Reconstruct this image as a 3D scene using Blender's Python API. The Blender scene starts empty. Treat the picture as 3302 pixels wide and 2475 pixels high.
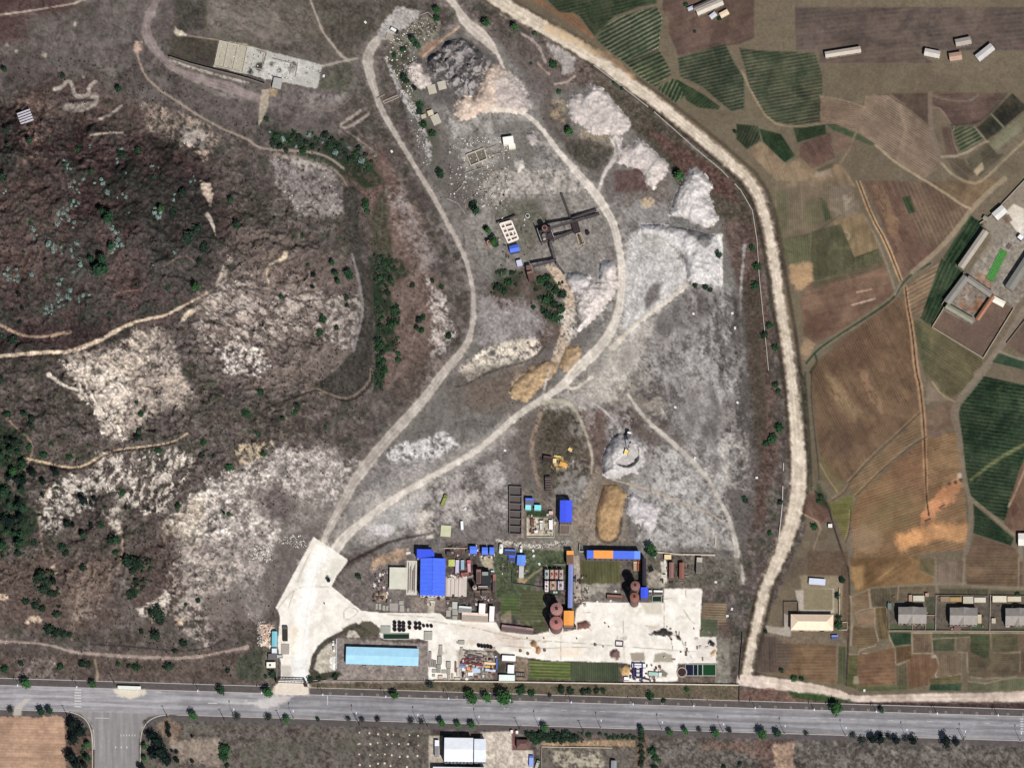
import bpy,math,random
import numpy as np
random.seed(7); rng = np.random.default_rng(7)
S = bpy.context.scene; COL = S.collection
# ---------------------------------------------------------------- camera, sky, sun, exposure
M = 0.25                 # metres per photo pixel
T = 0.27                 # tangent of the off-nadir viewing angle (satellite stands to the south)
HC = 6000.0
WID = 3302 * M
cd = bpy.data.cameras.new("camera"); cam = bpy.data.objects.new("camera",cd); COL.objects.link(cam)
cam.location = (0,-HC * T,HC); cam.rotation_euler = (0,0,0)
cd.sensor_width = 36; cd.lens = 36 * HC / WID; cd.shift_x = 0; cd.shift_y = HC * T / WID
cd.clip_start = 10; cd.clip_end = 20000
S.camera = cam
EL,AZ = math.radians(52),math.radians(155)
sv = (math.sin(AZ) * math.cos(EL),math.cos(AZ) * math.cos(EL),math.sin(EL))
w = bpy.data.worlds.new("World"); S.world = w; w.use_nodes = True
nt = w.node_tree; bg = nt.nodes["Background"]
sk = nt.nodes.new("ShaderNodeTexSky"); sk.sky_type = 'NISHITA'; sk.sun_disc = False
sk.sun_elevation = EL; sk.sun_rotation = AZ; sk.air_density = 1.0; sk.dust_density = 1.5
nt.links.new(sk.outputs[0],bg.inputs[0]); bg.inputs[1].default_value = 0.045
sl = bpy.data.lights.new("sun",'SUN'); sl.energy = 4.4; sl.angle = math.radians(0.53); sl.color = (1.0,0.965,0.92)
so = bpy.data.objects.new("sun",sl); COL.objects.link(so); so.location = (100,-300,500)
from mathutils import Vector,Matrix
so.rotation_euler = Vector(sv).to_track_quat('Z','Y').to_euler()
S.view_settings.view_transform = 'Standard'; S.view_settings.look = 'None'
S.view_settings.exposure = 0.29; S.view_settings.gamma = 1.0; S.view_settings.use_curve_mapping = False
LUM = 1.42               # how bright a white level surface renders (photo level -> base colour)

def W(X,Y,z=0.0):
    return ((X - 1651) * M,(1237.5 - Y) * M - z * T,z)
def D(p):return [(a * 1.4928,b * 1.4928) for a,b in p]
def Z(x0,y0,s,p):return [(x0 + a / s,y0 + b / s) for a,b in p]
def lin1(c):
    c = c / 255.0
    return c / 12.92 if c <= 0.04045 else ((c + 0.055) / 1.055) ** 2.4
def alb(rgb,k=1.0):return tuple(min(0.82,lin1(c) / LUM * k) for c in rgb) + (1.0,)

# ---------------------------------------------------------------- materials
MATS = {}
def mat(rgb,rough=0.85,var=0.18,scale=0.35,ribs=0.0,metal=0.0,rnd=0.0,axis='X',tag='surface'):
    key = (tuple(rgb),rough,var,scale,ribs,metal,rnd,axis)
    if key in MATS:return MATS[key]
    m = bpy.data.materials.new("%s_%d_%d_%d" % ((tag,) + tuple(int(c) for c in rgb))); m.use_nodes = True
    n = m.node_tree.nodes; l = m.node_tree.links; b = n["Principled BSDF"]
    b.inputs["Roughness"].default_value = rough; b.inputs["Metallic"].default_value = metal
    b.inputs["Specular IOR Level"].default_value = 0.25
    tc = n.new("ShaderNodeTexCoord")
    no = n.new("ShaderNodeTexNoise"); no.inputs["Scale"].default_value = scale; no.inputs["Detail"].default_value = 6; no.inputs["Roughness"].default_value = 0.7
    l.new(tc.outputs["Object"],no.inputs["Vector"])
    mr = n.new("ShaderNodeMapRange"); mr.inputs[1].default_value = 0.3; mr.inputs[2].default_value = 0.7
    mr.inputs[3].default_value = 1 - var; mr.inputs[4].default_value = 1 + var
    l.new(no.outputs["Fac"],mr.inputs[0])
    fac = mr.outputs[0]
    if rnd:
        oi = n.new("ShaderNodeObjectInfo"); m2 = n.new("ShaderNodeMapRange"); m2.inputs[3].default_value = 1 - rnd; m2.inputs[4].default_value = 1 + rnd
        l.new(oi.outputs["Random"],m2.inputs[0]); mu = n.new("ShaderNodeMath"); mu.operation = 'MULTIPLY'
        l.new(fac,mu.inputs[0]); l.new(m2.outputs[0],mu.inputs[1]); fac = mu.outputs[0]
    if ribs:
        wv = n.new("ShaderNodeTexWave"); wv.bands_direction = axis; wv.inputs["Scale"].default_value = ribs; wv.inputs["Distortion"].default_value = 0.4
        l.new(tc.outputs["Object"],wv.inputs["Vector"])
        m3 = n.new("ShaderNodeMapRange"); m3.inputs[3].default_value = 0.88; m3.inputs[4].default_value = 1.06
        l.new(wv.outputs["Fac"],m3.inputs[0]); mu = n.new("ShaderNodeMath"); mu.operation = 'MULTIPLY'
        l.new(fac,mu.inputs[0]); l.new(m3.outputs[0],mu.inputs[1]); fac = mu.outputs[0]
        bu = n.new("ShaderNodeBump"); bu.inputs["Strength"].default_value = 0.3; bu.inputs["Distance"].default_value = 0.05
        l.new(wv.outputs["Fac"],bu.inputs["Height"]); l.new(bu.outputs[0],b.inputs["Normal"])
    vm = n.new("ShaderNodeVectorMath"); vm.operation = 'SCALE'
    vm.inputs[0].default_value = alb(rgb)[:3]
    l.new(fac,vm.inputs["Scale"]); l.new(vm.outputs[0],b.inputs["Base Color"])
    MATS[key] = m; return m

def attr_mat(name,rough=0.95,grain=0.30,gscale=0.9,bump=0.35,rows=False,rnd=0.0):
    m = bpy.data.materials.new(name); m.use_nodes = True
    n = m.node_tree.nodes; l = m.node_tree.links; b = n["Principled BSDF"]
    b.inputs["Roughness"].default_value = rough; b.inputs["Specular IOR Level"].default_value = 0.1
    a = n.new("ShaderNodeAttribute"); a.attribute_name = "albedo"
    col = a.outputs["Color"]
    tc = n.new("ShaderNodeTexCoord")
    if rows:
        a2 = n.new("ShaderNodeAttribute"); a2.attribute_name = "albedo_row"
        ar = n.new("ShaderNodeAttribute"); ar.attribute_name = "row"
        sp = n.new("ShaderNodeSeparateXYZ"); l.new(ar.outputs["Vector"],sp.inputs[0])
        nz = n.new("ShaderNodeTexNoise"); nz.inputs["Scale"].default_value = 0.12; nz.inputs["Detail"].default_value = 3
        l.new(tc.outputs["Object"],nz.inputs["Vector"])
        ad = n.new("ShaderNodeMath"); ad.operation = 'MULTIPLY_ADD'; ad.inputs[1].default_value = 2.2
        l.new(nz.outputs["Fac"],ad.inputs[0]); l.new(sp.outputs["X"],ad.inputs[2])
        si = n.new("ShaderNodeMath"); si.operation = 'SINE'; l.new(ad.outputs[0],si.inputs[0])
        mr = n.new("ShaderNodeMapRange"); mr.inputs[1].default_value = -0.6; mr.inputs[2].default_value = 1.0; l.new(si.outputs[0],mr.inputs[0])
        nz2 = n.new("ShaderNodeTexNoise"); nz2.inputs["Scale"].default_value = 0.05; nz2.inputs["Detail"].default_value = 4
        l.new(tc.outputs["Object"],nz2.inputs["Vector"])
        mr2 = n.new("ShaderNodeMapRange"); mr2.inputs[1].default_value = 0.35; mr2.inputs[2].default_value = 0.65; mr2.inputs[3].default_value = 0.35; mr2.inputs[4].default_value = 1.25
        l.new(nz2.outputs["Fac"],mr2.inputs[0])
        mu = n.new("ShaderNodeMath"); mu.operation = 'MULTIPLY'; l.new(mr.outputs[0],mu.inputs[0]); l.new(sp.outputs["Y"],mu.inputs[1])
        mv = n.new("ShaderNodeMath"); mv.operation = 'MULTIPLY'; mv.use_clamp = True; l.new(mu.outputs[0],mv.inputs[0]); l.new(mr2.outputs[0],mv.inputs[1])
        mx = n.new("ShaderNodeMix"); mx.data_type = 'RGBA'; l.new(mv.outputs[0],mx.inputs[0]); l.new(col,mx.inputs[6]); l.new(a2.outputs["Color"],mx.inputs[7])
        col = mx.outputs[2]
    no = n.new("ShaderNodeTexNoise"); no.inputs["Scale"].default_value = gscale; no.inputs["Detail"].default_value = 5; no.inputs["Roughness"].default_value = 0.75
    l.new(tc.outputs["Object"],no.inputs["Vector"])
    mr = n.new("ShaderNodeMapRange"); mr.inputs[1].default_value = 0.3; mr.inputs[2].default_value = 0.7; mr.inputs[3].default_value = 1 - grain; mr.inputs[4].default_value = 1 + grain
    l.new(no.outputs["Fac"],mr.inputs[0])
    fac = mr.outputs[0]
    if rnd:
        oi = n.new("ShaderNodeObjectInfo"); m2 = n.new("ShaderNodeMapRange"); m2.inputs[3].default_value = 1 - rnd; m2.inputs[4].default_value = 1 + rnd
        l.new(oi.outputs["Random"],m2.inputs[0]); mu = n.new("ShaderNodeMath"); mu.operation = 'MULTIPLY'
        l.new(fac,mu.inputs[0]); l.new(m2.outputs[0],mu.inputs[1]); fac = mu.outputs[0]
    vm = n.new("ShaderNodeVectorMath"); vm.operation = 'SCALE'; l.new(col,vm.inputs[0]); l.new(fac,vm.inputs["Scale"])
    l.new(vm.outputs[0],b.inputs["Base Color"])
    if bump:
        bu = n.new("ShaderNodeBump"); bu.inputs["Strength"].default_value = bump; bu.inputs["Distance"].default_value = 0.3
        l.new(no.outputs["Fac"],bu.inputs["Height"]); l.new(bu.outputs[0],b.inputs["Normal"])
    return m

# ---------------------------------------------------------------- noise and distance fields
TAB = rng.random((256,256)).astype(np.float32)
def vn(x,y):
    xi = np.floor(x).astype(np.int32); yi = np.floor(y).astype(np.int32)
    fx = (x - xi).astype(np.float32); fy = (y - yi).astype(np.float32)
    fx = fx * fx * (3 - 2 * fx); fy = fy * fy * (3 - 2 * fy)
    a = xi & 255; b = (xi + 1) & 255; c = yi & 255; d = (yi + 1) & 255
    return (TAB[c,a] * (1 - fx) + TAB[c,b] * fx) * (1 - fy) + (TAB[d,a] * (1 - fx) + TAB[d,b] * fx) * fy
def fbm(x,y,o=4,g=0.55):
    s = 0; t = 0; a = 1.0
    for i in range(o):
        s = s + a * vn(x * 2 ** i + 17.3 * i,y * 2 ** i + 31.7 * i); t += a; a *= g
    return s / t
def sst(a,b,x):
    t = np.clip((x - a) / (b - a),0,1); return t * t * (3 - 2 * t)
STEP = 3.3
gx = np.arange(-99,3402,STEP); gy = np.arange(-99,2575,STEP)
NX,NY = len(gx),len(gy)
X,Y = np.meshgrid(gx,gy); X = X.astype(np.float32); Y = Y.astype(np.float32)
NZ = {k:fbm(X / k + 3.1 * k,Y / k + 7.7 * k,o,0.66) for k,o in ((6,3),(14,4),(30,5),(70,6),(180,6))}
wx_ = (fbm(X / 90 + 5,Y / 90,4,.6) - .5); wy_ = (fbm(X / 90,Y / 90 + 9,4,.6) - .5)
for k in (30,70,180):NZ[k] = fbm(X / k + 3.1 * k + wx_ * 2.6,Y / k + 7.7 * k + wy_ * 2.6,6,0.62)
for k in NZ:NZ[k] = np.clip(.5 + (NZ[k] - NZ[k].mean()) * (0.125 / NZ[k].std()),0,1).astype(np.float32)
def win(x0,y0,x1,y1):
    i0 = max(0,int((y0 - gy[0]) / STEP) - 1); i1 = min(NY,int((y1 - gy[0]) / STEP) + 3)
    j0 = max(0,int((x0 - gx[0]) / STEP) - 1); j1 = min(NX,int((x1 - gx[0]) / STEP) + 3)
    return (slice(max(i0,0),max(i1,0)),slice(max(j0,0),max(j1,0)))
def segd(px,py,a,b):
    dx,dy = b[0] - a[0],b[1] - a[1]; L = dx * dx + dy * dy + 1e-9
    t = np.clip(((px - a[0]) * dx + (py - a[1]) * dy) / L,0,1)
    return np.hypot(px - a[0] - t * dx,py - a[1] - t * dy),t
def sdpoly(px,py,P):
    d = np.full(px.shape,1e9,np.float32); ins = np.zeros(px.shape,bool)
    for i in range(len(P)):
        a,b = P[i],P[(i + 1) % len(P)]
        d = np.minimum(d,segd(px,py,a,b)[0])
        if a[1] != b[1]:
            c = (a[1] > py) != (b[1] > py)
            ins ^= c & (px < (b[0] - a[0]) * (py - a[1]) / (b[1] - a[1]) + a[0])
    return np.where(ins,d,-d)
def box_of(P,m):
    xs = [p[0] for p in P]; ys = [p[1] for p in P]
    return win(min(xs) - m,min(ys) - m,max(xs) + m,max(ys) + m)
def ell(cx,cy,rx,ry,rot=0,n=16,j=0.0):
    r = math.radians(rot); o = []
    for k in range(n):
        a = 2 * math.pi * k / n; q = 1 + j * (random.random() * 2 - 1)
        u,v = rx * q * math.cos(a),ry * q * math.sin(a)
        o.append((cx + u * math.cos(r) - v * math.sin(r),cy + u * math.sin(r) + v * math.cos(r)))
    return o
def smooth(P,n=2):
    for _ in range(n):
        q = [P[0]]
        for a,b in zip(P[:-1],P[1:]):
            q += [(a[0] * .75 + b[0] * .25,a[1] * .75 + b[1] * .25),(a[0] * .25 + b[0] * .75,a[1] * .25 + b[1] * .75)]
        P = q + [P[-1]]
    return P
C = np.zeros(X.shape + (3,),np.float32); H = np.zeros(X.shape,np.float32)
def blend(wd,m,col):
    C[wd] = C[wd] * (1 - m[...,None]) + np.asarray(col,np.float32) * m[...,None]
def patch(P,col,a=1.0,soft=8,warp=None,wk=30,thr=None,tk=14,ts=0.11,streak=None,vary=0.0):
    """paint base colour inside P; thr breaks it up with noise, streak=(angle,len,wid) makes directional breaks"""
    if warp is None:warp = 10 if soft > 6 else (soft if soft > 2.6 else 0)
    warp = warp * 1.5
    wd = box_of(P,soft + warp)
    if X[wd].size == 0:return
    d = sdpoly(X[wd],Y[wd],P) + (NZ[wk][wd] - 0.5) * 2 * warp + (NZ[6][wd] - .5) * warp
    m = sst(-soft,soft,d) * a
    if thr is not None:
        if streak:
            r = math.radians(streak[0]); u = X[wd] * math.cos(r) + Y[wd] * math.sin(r); v = -X[wd] * math.sin(r) + Y[wd] * math.cos(r)
            wv = (NZ[30][wd] - .5) * 40
            nz = fbm((u + wv) / streak[1],(v + wv) / streak[2],3,0.6)
        else:nz = NZ[tk][wd] * .75 + NZ[6][wd] * .25
        nz = .5 + (nz - .5) * 1.15
        m = m * sst(thr - ts * 1.5,thr + ts * 1.6,nz)
    c = np.asarray(col,np.float32)
    if vary:c = c * (1 + vary * 2 * (NZ[6][wd] - .5)[...,None] + vary * 1.5 * (NZ[30][wd] - .5)[...,None])
    blend(wd,m,c)
def stroke(P,wid,col,a=1.0,soft=2.5,warp=0,thr=None,tk=14,sm=1,ruts=0):
    if sm:P = smooth([tuple(p) for p in P],sm)
    ws = wid if isinstance(wid,(list,tuple)) else [wid,wid]
    mw = max(ws); wd = box_of(P,mw + soft + warp + 4)
    if X[wd].size == 0:return
    px,py = X[wd],Y[wd]; d = np.full(px.shape,1e9,np.float32); tt = np.zeros(px.shape,np.float32)
    n = len(P) - 1
    for i in range(n):
        q,t = segd(px,py,P[i],P[i + 1]); s = q < d
        d = np.where(s,q,d); tt = np.where(s,(i + t) / n,tt)
    wl = np.interp(tt,np.linspace(0,1,len(ws)),ws) / 2
    dd = wl - d + (NZ[14][wd] - .5) * 2 * warp
    m = sst(-soft,soft,dd) * a
    if thr is not None:m = m * sst(thr - .1,thr + .1,NZ[tk][wd])
    c = np.asarray(col,np.float32)
    if ruts:
        k = np.cos(d / np.maximum(wl,1) * 9.0) * ruts; c = c + (k * 255)[...,None]
        L_ = sum(math.hypot(P[i + 1][0] - P[i][0],P[i + 1][1] - P[i][1]) for i in range(n))
        c = c + ((fbm(d * np.sign(X[wd] * .7 + Y[wd] * .3 - 1e4) / 4.5,tt * L_ / 40,3) - .5) * 30 + (NZ[14][wd] - .5) * 46 + (NZ[30][wd] - .5) * 40)[...,None]
    blend(wd,m,c)
    return wd,dd
# region ids per grid cell
FX,FY = np.meshgrid(gx[:-1] + STEP / 2,gy[:-1] + STEP / 2); FX = FX.astype(np.float32); FY = FY.astype(np.float32)
RID = np.zeros(FX.shape,np.int32); REG = [dict(name='hillside_ground',label='brown scrubby ground of the hill and its foot',kind='structure')]
def region(P,name,label,kind='structure',cat=None,rows=None,warp=0,stroke_w=None,group=None):
    REG.append(dict(name=name,label=label,kind=kind,cat=cat,rows=rows,group=group)); rid = len(REG) - 1
    mw = (max(stroke_w) if stroke_w else 0)
    xs = [p[0] for p in P]; ys = [p[1] for p in P]
    i0 = max(0,int((min(ys) - mw - gy[0]) / STEP) - 2); i1 = min(NY - 1,int((max(ys) + mw - gy[0]) / STEP) + 3)
    j0 = max(0,int((min(xs) - mw - gx[0]) / STEP) - 2); j1 = min(NX - 1,int((max(xs) + mw - gx[0]) / STEP) + 3)
    wd = (slice(i0,max(i1,i0)),slice(j0,max(j1,j0))); px,py = FX[wd],FY[wd]
    if px.size == 0:return rid
    if stroke_w:
        d = np.full(px.shape,1e9,np.float32); tt = np.zeros(px.shape,np.float32); Q = smooth([tuple(p) for p in P],1); n = len(Q) - 1
        for i in range(n):
            q,t = segd(px,py,Q[i],Q[i + 1]); s = q < d; d = np.where(s,q,d); tt = np.where(s,(i + t) / n,tt)
        sd = np.interp(tt,np.linspace(0,1,len(stroke_w)),stroke_w) / 2 - d
    else:sd = sdpoly(px,py,P)
    if warp:sd = sd + (NZ[30][:-1,:-1][wd] - .5) * 2 * warp
    RID[wd] = np.where(sd > 0,rid,RID[wd]); return rid
def field(P,col,ang=0,sp=8,amp=0.5,col2=None,label='field',vary=0.10,warp=1.5,name='field'):
    """one cultivated plot: base colour, furrow direction (degrees, down positive), spacing in px"""
    patch(P,col,soft=2.5,warp=warp,wk=30)
    wd = box_of(P,3)
    if X[wd].size == 0:return
    m = sst(-2,2,sdpoly(X[wd],Y[wd],P))
    r = math.radians(ang); u = X[wd] * math.cos(r) + Y[wd] * math.sin(r); v = -X[wd] * math.sin(r) + Y[wd] * math.cos(r)
    st = fbm(u / 130 + col[0],v / 11 + col[1],3,.6) - .5
    C[wd] = C[wd] * (1 + (m * (st * 2.6 * vary + (NZ[70][wd] - .5) * 3.0 * vary))[...,None])
    region(P,name,label,rows=(ang,sp,amp,col2 or tuple(min(255,c * 1.22) for c in col)))
def heap(P,hgt,slope,label,name='gravel_heap',cat='gravel heap',warp=6,rough=.28,isthing=True):
    wd = box_of(P,12); d = sdpoly(X[wd],Y[wd],P) + (NZ[14][wd] - .5) * 2 * warp
    slope = slope * 1.6
    h = np.clip(d * slope * M * 3.2,0,None); h = hgt * (1 - np.exp(-h / hgt)) if hgt > 0 else h * 0
    h = h * (0.75 + 0.5 * NZ[30][wd]) + (NZ[30][wd] - .5) * rough * 6.0 * sst(0,14,d) + (NZ[14][wd] - .5) * rough * 3.6 * sst(0,8,d) + (NZ[6][wd] - .5) * rough * 0.35 * sst(0,5,d)
    H[wd] = H[wd] + np.where(d > 0,np.maximum(h,0),0)
    region(P,name,label,kind=('thing' if isthing else 'structure'),cat=cat,warp=0)
# ---------------------------------------------------------------- relief
HILL = D([(-400,250),(60,235),(160,265),(280,290),(400,300),(470,400),(500,480),(480,590),(430,655),(350,700),(250,745),(140,757),(-20,760),(-400,780)])
HILL2 = D([(-500,500),(500,560),(800,860),(720,1000),(640,1150),(560,1340),(300,1380),(-500,1360)])
KNOLL = D([(-300,150),(200,130),(420,240),(620,340),(740,400),(780,560),(790,840),(650,860),(500,1000),(-300,1100)])
def relief(px,py,pit=True):
    a = sdpoly(px,py,HILL); b = sdpoly(px,py,HILL2); c = sdpoly(px,py,KNOLL)
    h = 16 * sst(-30,170,a) + 14 * sst(-60,420,b) + 9 * sst(-60,260,c)
    h = h + 10 * sst(0,380,a)
    return h
H[:] = relief(X,Y)
wild = sst(1.0,9.0,H)
H += wild * ((NZ[180] - .5) * 9 + (NZ[70] - .5) * 7 + (NZ[30] - .5) * 6.5) + (NZ[14] - .5) * (0.25 + 3.4 * wild) + (NZ[6] - .5) * (0.12 + 0.8 * wild)
# gullied, quarried faces
def gully(P,amp,ang,ln,wdh):
    wd = box_of(P,10); d = sdpoly(X[wd],Y[wd],P); r = math.radians(ang)
    u = X[wd] * math.cos(r) + Y[wd] * math.sin(r); v = -X[wd] * math.sin(r) + Y[wd] * math.cos(r)
    H[wd] += sst(0,30,d) * (fbm(u / ln,v / wdh,3) - .5) * amp
gully(D([(330,980),(580,960),(700,1080),(600,1320),(400,1300),(340,1130)]),3.0,60,60,16)
gully(D([(60,960),(350,960),(380,1100),(300,1180),(80,1160)]),4.0,95,80,18)
gully(D([(150,770),(330,720),(430,780),(420,880),(250,960),(170,860)]),3.0,70,70,12)
gully(D([(420,650),(540,560),(700,640),(720,800),(520,830),(430,740)]),3.0,20,60,16)

# ---------------------------------------------------------------- wild ground colours
base = np.array([98,86,82],np.float32)
C[:] = base
def mixall(col,m):C[:] = C * (1 - m[...,None]) + np.asarray(col,np.float32) * m[...,None]
mixall((114,104,99),sst(.44,.70,NZ[70]) * .8)
mixall((76,64,62),sst(.46,.72,NZ[30]) * .7)
mixall((132,122,115),sst(.52,.78,NZ[14]) * .6)
mixall((68,72,60),sst(.50,.76,np.roll(NZ[30],(90,140),(0,1))) * .6)
G_PALE,G_MID,G_DK = (196,188,184),(150,143,140),(92,84,82)
# north-west dry ground
patch(D([(-60,-60),(780,-60),(790,130),(700,330),(420,260),(300,215),(250,120),(-60,240)]),(108,98,95),.75,soft=20,warp=14,vary=.08)
patch(D([(-60,-60),(150,-60),(180,15),(60,45),(60,90),(-60,100)]),(88,66,64),.8,soft=18)
patch(D([(150,60),(330,40),(380,150),(330,230),(200,200),(130,130)]),(118,108,105),.6,soft=25,warp=20,thr=.42)
patch(D([(90,170),(200,170),(330,240),(330,330),(60,330),(20,240)]),(98,78,74),.7,soft=25)
patch(D([(640 / 1.4928,-30),(700 / 1.4928,-30),(760,-40),(790,80),(770,130),(700,145),(480,95),(430,60)]),(106,98,88),.9,soft=10,vary=.08)
patch(Z(0,0,2.764,[(1860,0),(2400,0),(2560,250),(2800,420),(2500,400),(1850,250)]),(140,128,120),.8,soft=16,warp=10,thr=.40,streak=(10,60,6))
patch(Z(0,0,2.764,[(1560,0),(1840,0),(1830,260),(1560,300)]),(74,70,64),.8,soft=14)
patch(Z(0,0,2.764,[(1560,300),(1960,350),(1900,590),(1500,520)]),(84,76,68),.9,soft=8)
patch(Z(800,0,2.764,[(560,30),(1200,10),(1380,40),(1120,330),(940,460),(820,460),(640,240)]),(90,84,74),.9,soft=8,warp=4,thr=.30,streak=(-45,70,5))
patch(Z(800,0,2.764,[(660,600),(900,560),(940,700),(880,830),(640,800)]),(86,86,72),.9,soft=6)
patch(Z(800,0,2.764,[(180,760),(860,830),(820,1020),(600,1000),(200,1080)]),(132,120,118),.75,soft=10,thr=.44,vary=.1)
patch(Z(800,0,2.764,[(540,840),(860,840),(850,940),(560,930)]),(168,158,152),.7,soft=6,thr=.42)
# ruts beside the foundation
patch(Z(0,0,2.764,[(1480,520),(1600,560),(2300,760),(2350,900),(1980,880),(1560,640)]),(168,156,148),.8,soft=6,warp=4,thr=.42,streak=(22,90,6))
# hilltop: dark, reddish, scrubby
patch([(x,y) for x,y in HILL],(88,68,66),.85,soft=30,warp=30,vary=.14)
patch([(x,y) for x,y in HILL],(56,46,48),.8,soft=40,warp=30,thr=.52,tk=30,ts=.08)
patch([(x,y) for x,y in HILL],(50,60,52),.7,soft=40,warp=30,thr=.58,tk=70,ts=.06)
patch(D([(330,370),(430,390),(480,470),(480,590),(400,640),(330,600),(300,480)]),(60,58,56),.7,soft=30,warp=20)
patch(D([(0,380),(120,400),(160,520),(90,620),(0,600)]),(104,80,74),.6,soft=30,thr=.45,tk=30)
patch(D([(0,700),(220,700),(230,745),(0,750)]),(62,48,50),.7,soft=12)
patch(Z(0,0,2.764,[(100,760),(400,850),(500,1000),(420,1420),(200,1480),(150,1000)]),(150,118,104),.8,soft=20,thr=.54,vary=.1)
patch(Z(0,0,2.764,[(1250,880),(1500,950),(1800,1100),(1950,1250),(1850,1420),(1550,1250),(1330,1170)]),(198,172,152),.9,soft=10,warp=14,thr=.50,vary=.12)
patch(Z(0,0,2.764,[(1600,1130),(1850,1180),(1830,1320),(1650,1300)]),(196,186,180),.7,soft=12,thr=.42)
wide_ = D([(-60,-60),(900,-60),(1030,400),(1030,720),(720,1150),(600,1460),(-60,1460)])
patch(wide_,(60,50,50),.45,soft=14,thr=.55,tk=70,ts=.14)
patch(wide_,(132,122,118),.30,soft=14,thr=.56,tk=180,ts=.14)
patch(wide_,(58,62,50),.30,soft=14,thr=.60,tk=30,ts=.12)
# crater-shaped spoil ring
stroke(Z(0,0,2.764,[(490,800),(560,780),(600,720),(640,740),(660,830),(700,870),(800,850),(790,780),(850,730)]),12,(182,172,160),.85,soft=3,warp=2)
stroke(Z(0,0,2.764,[(600,960),(720,970),(830,930),(850,870)]),26,(160,148,138),.85,soft=4,warp=3)
stroke(Z(0,0,2.764,[(620,905),(830,895)]),7,(66,58,58),.9)
stroke(Z(0,0,2.764,[(900,1060),(1000,1020),(1090,940)]),9,(178,160,150),.8,warp=2)
stroke(Z(0,0,2.764,[(820,1210),(960,1190),(1100,1185)]),6,(196,178,160),.8,warp=2)
for q in [(1220,420,34,50),(750,690,22,22),(400,490,24,24),(665,215,16,20),(60,400,18,20),(1590,290,40,34),(140,455,18,10)]:
    patch(ell(q[0] / 2.764,q[1] / 2.764,q[2] / 2.764 * .9,q[3] / 2.764 * .9,0,12,.2),(186,172,156),.8,soft=3,warp=3)
# bright scarp lines round the hill
stroke(Z(0,600,2.764,[(-60,1520),(200,1500),(420,1480),(640,1480),(760,1430),(900,1380),(1050,1290),(1190,1220),(1340,1180),(1480,1160),(1620,1080),(1780,1000),(1900,920)]),[10,12,14,12,9,7,5],(214,190,164),.95,soft=2.5,warp=2.5)
stroke(Z(0,600,2.764,[(60,1535),(420,1510),(700,1495),(860,1440)]),4,(70,58,56),.8)
stroke(Z(0,600,2.764,[(1640,1190),(1700,1130),(1800,1070),(1920,1010)]),[14,18,16],(222,204,176),.95,warp=5)
stroke(Z(0,600,2.764,[(1930,890),(1990,830),(2000,760),(2050,650)]),[14,22,14],(206,190,172),.9,warp=6,thr=.42)
stroke(Z(0,600,2.764,[(-20,1210),(100,1280),(240,1340),(420,1345),(640,1300)]),[8,10,7,12],(170,142,118),.9,warp=2)
stroke(Z(0,600,2.764,[(1010,1000),(1080,945),(1250,930)]),4,(140,100,90),.8)
stroke(Z(0,600,2.764,[(1480,720),(1600,640),(1690,630),(1750,690)]),4,(150,116,104),.7,warp=1.5)
patch(Z(0,600,2.764,[(1790,-40),(1880,-20),(1910,80),(1880,180),(1820,90)]),(206,184,164),.9,soft=4,warp=5)
stroke(Z(0,600,2.764,[(1860,260),(1900,340),(1925,440)]),[16,10,4],(196,178,166),.9,warp=3)
# quarried faces: pale rock broken by scrub
ROCK = (214,200,186)
patch(D([(150,765),(260,745),(340,710),(375,730),(400,800),(420,850),(330,900),(270,950),(230,930),(240,880),(190,840),(140,800)]),(170,155,144),.8,soft=14,warp=14,thr=.35,vary=.2)
patch(Z(0,1200,2.764,[(560,-90),(880,-60),(1080,0),(1180,60),(1160,250),(1110,340),(1100,470),(1150,600),(960,590),(870,400),(830,300),(700,210),(680,60)]),ROCK,.95,soft=6,warp=12,thr=.42,ts=.12,streak=(62,34,7),vary=.10)
patch(Z(0,600,2.764,[(900,1480),(1150,1430),(1200,1300),(1400,1240),(1400,1360),(1300,1480),(1400,1560),(1300,1640),(1000,1640)]),(208,192,174),.85,soft=12,warp=14,thr=.46,ts=.12,streak=(50,40,7))
patch(Z(0,1200,2.764,[(1150,0),(1500,-40),(1700,60),(1720,240),(1640,320),(1500,260),(1200,300),(1150,200)]),(188,170,156),.85,soft=8,warp=10,thr=.48,ts=.10,streak=(48,40,5))
stroke(Z(0,1200,2.764,[(450,20),(560,110),(660,140),(780,190)]),[14,6,8],(220,206,190),.9,warp=4)
stroke(Z(0,600,2.764,[(1390,1520),(1500,1590),(1620,1670)]),7,(190,176,168),.8)
stroke(Z(0,600,2.764,[(1780,1370),(1860,1460),(1900,1640)]),8,(160,148,142),.8)
patch(D([(420,650),(490,590),(560,560),(700,600),(790,700),(790,800),(700,850),(540,850),(440,790)]),(118,104,98),.7,soft=20,warp=20,vary=.15)
patch(D([(440,640),(560,570),(700,620),(700,700),(560,760),(430,740)]),(186,172,162),.85,soft=14,warp=14,thr=.53,ts=.07,streak=(20,30,8))
patch(D([(470,750),(560,750),(590,780),(560,810),(470,800)]),(220,210,202),.85,soft=9,warp=14,thr=.48,vary=.1)
patch(D([(700,640),(790,640),(780,760),(700,740)]),(180,170,162),.7,soft=10,thr=.52)
patch(D([(500,480),(740,560),(790,620),(560,640),(520,560)]),(112,96,90),.6,soft=20)
patch(Z(800,600,2.764,[(100,560),(340,590),(330,680),(210,720),(180,860)]),(120,104,92),.5,soft=6)
stroke(Z(800,600,2.764,[(345,595),(320,650),(190,700),(165,780),(190,870)]),[16,12,6,5],(206,188,158),.9,warp=3)
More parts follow.
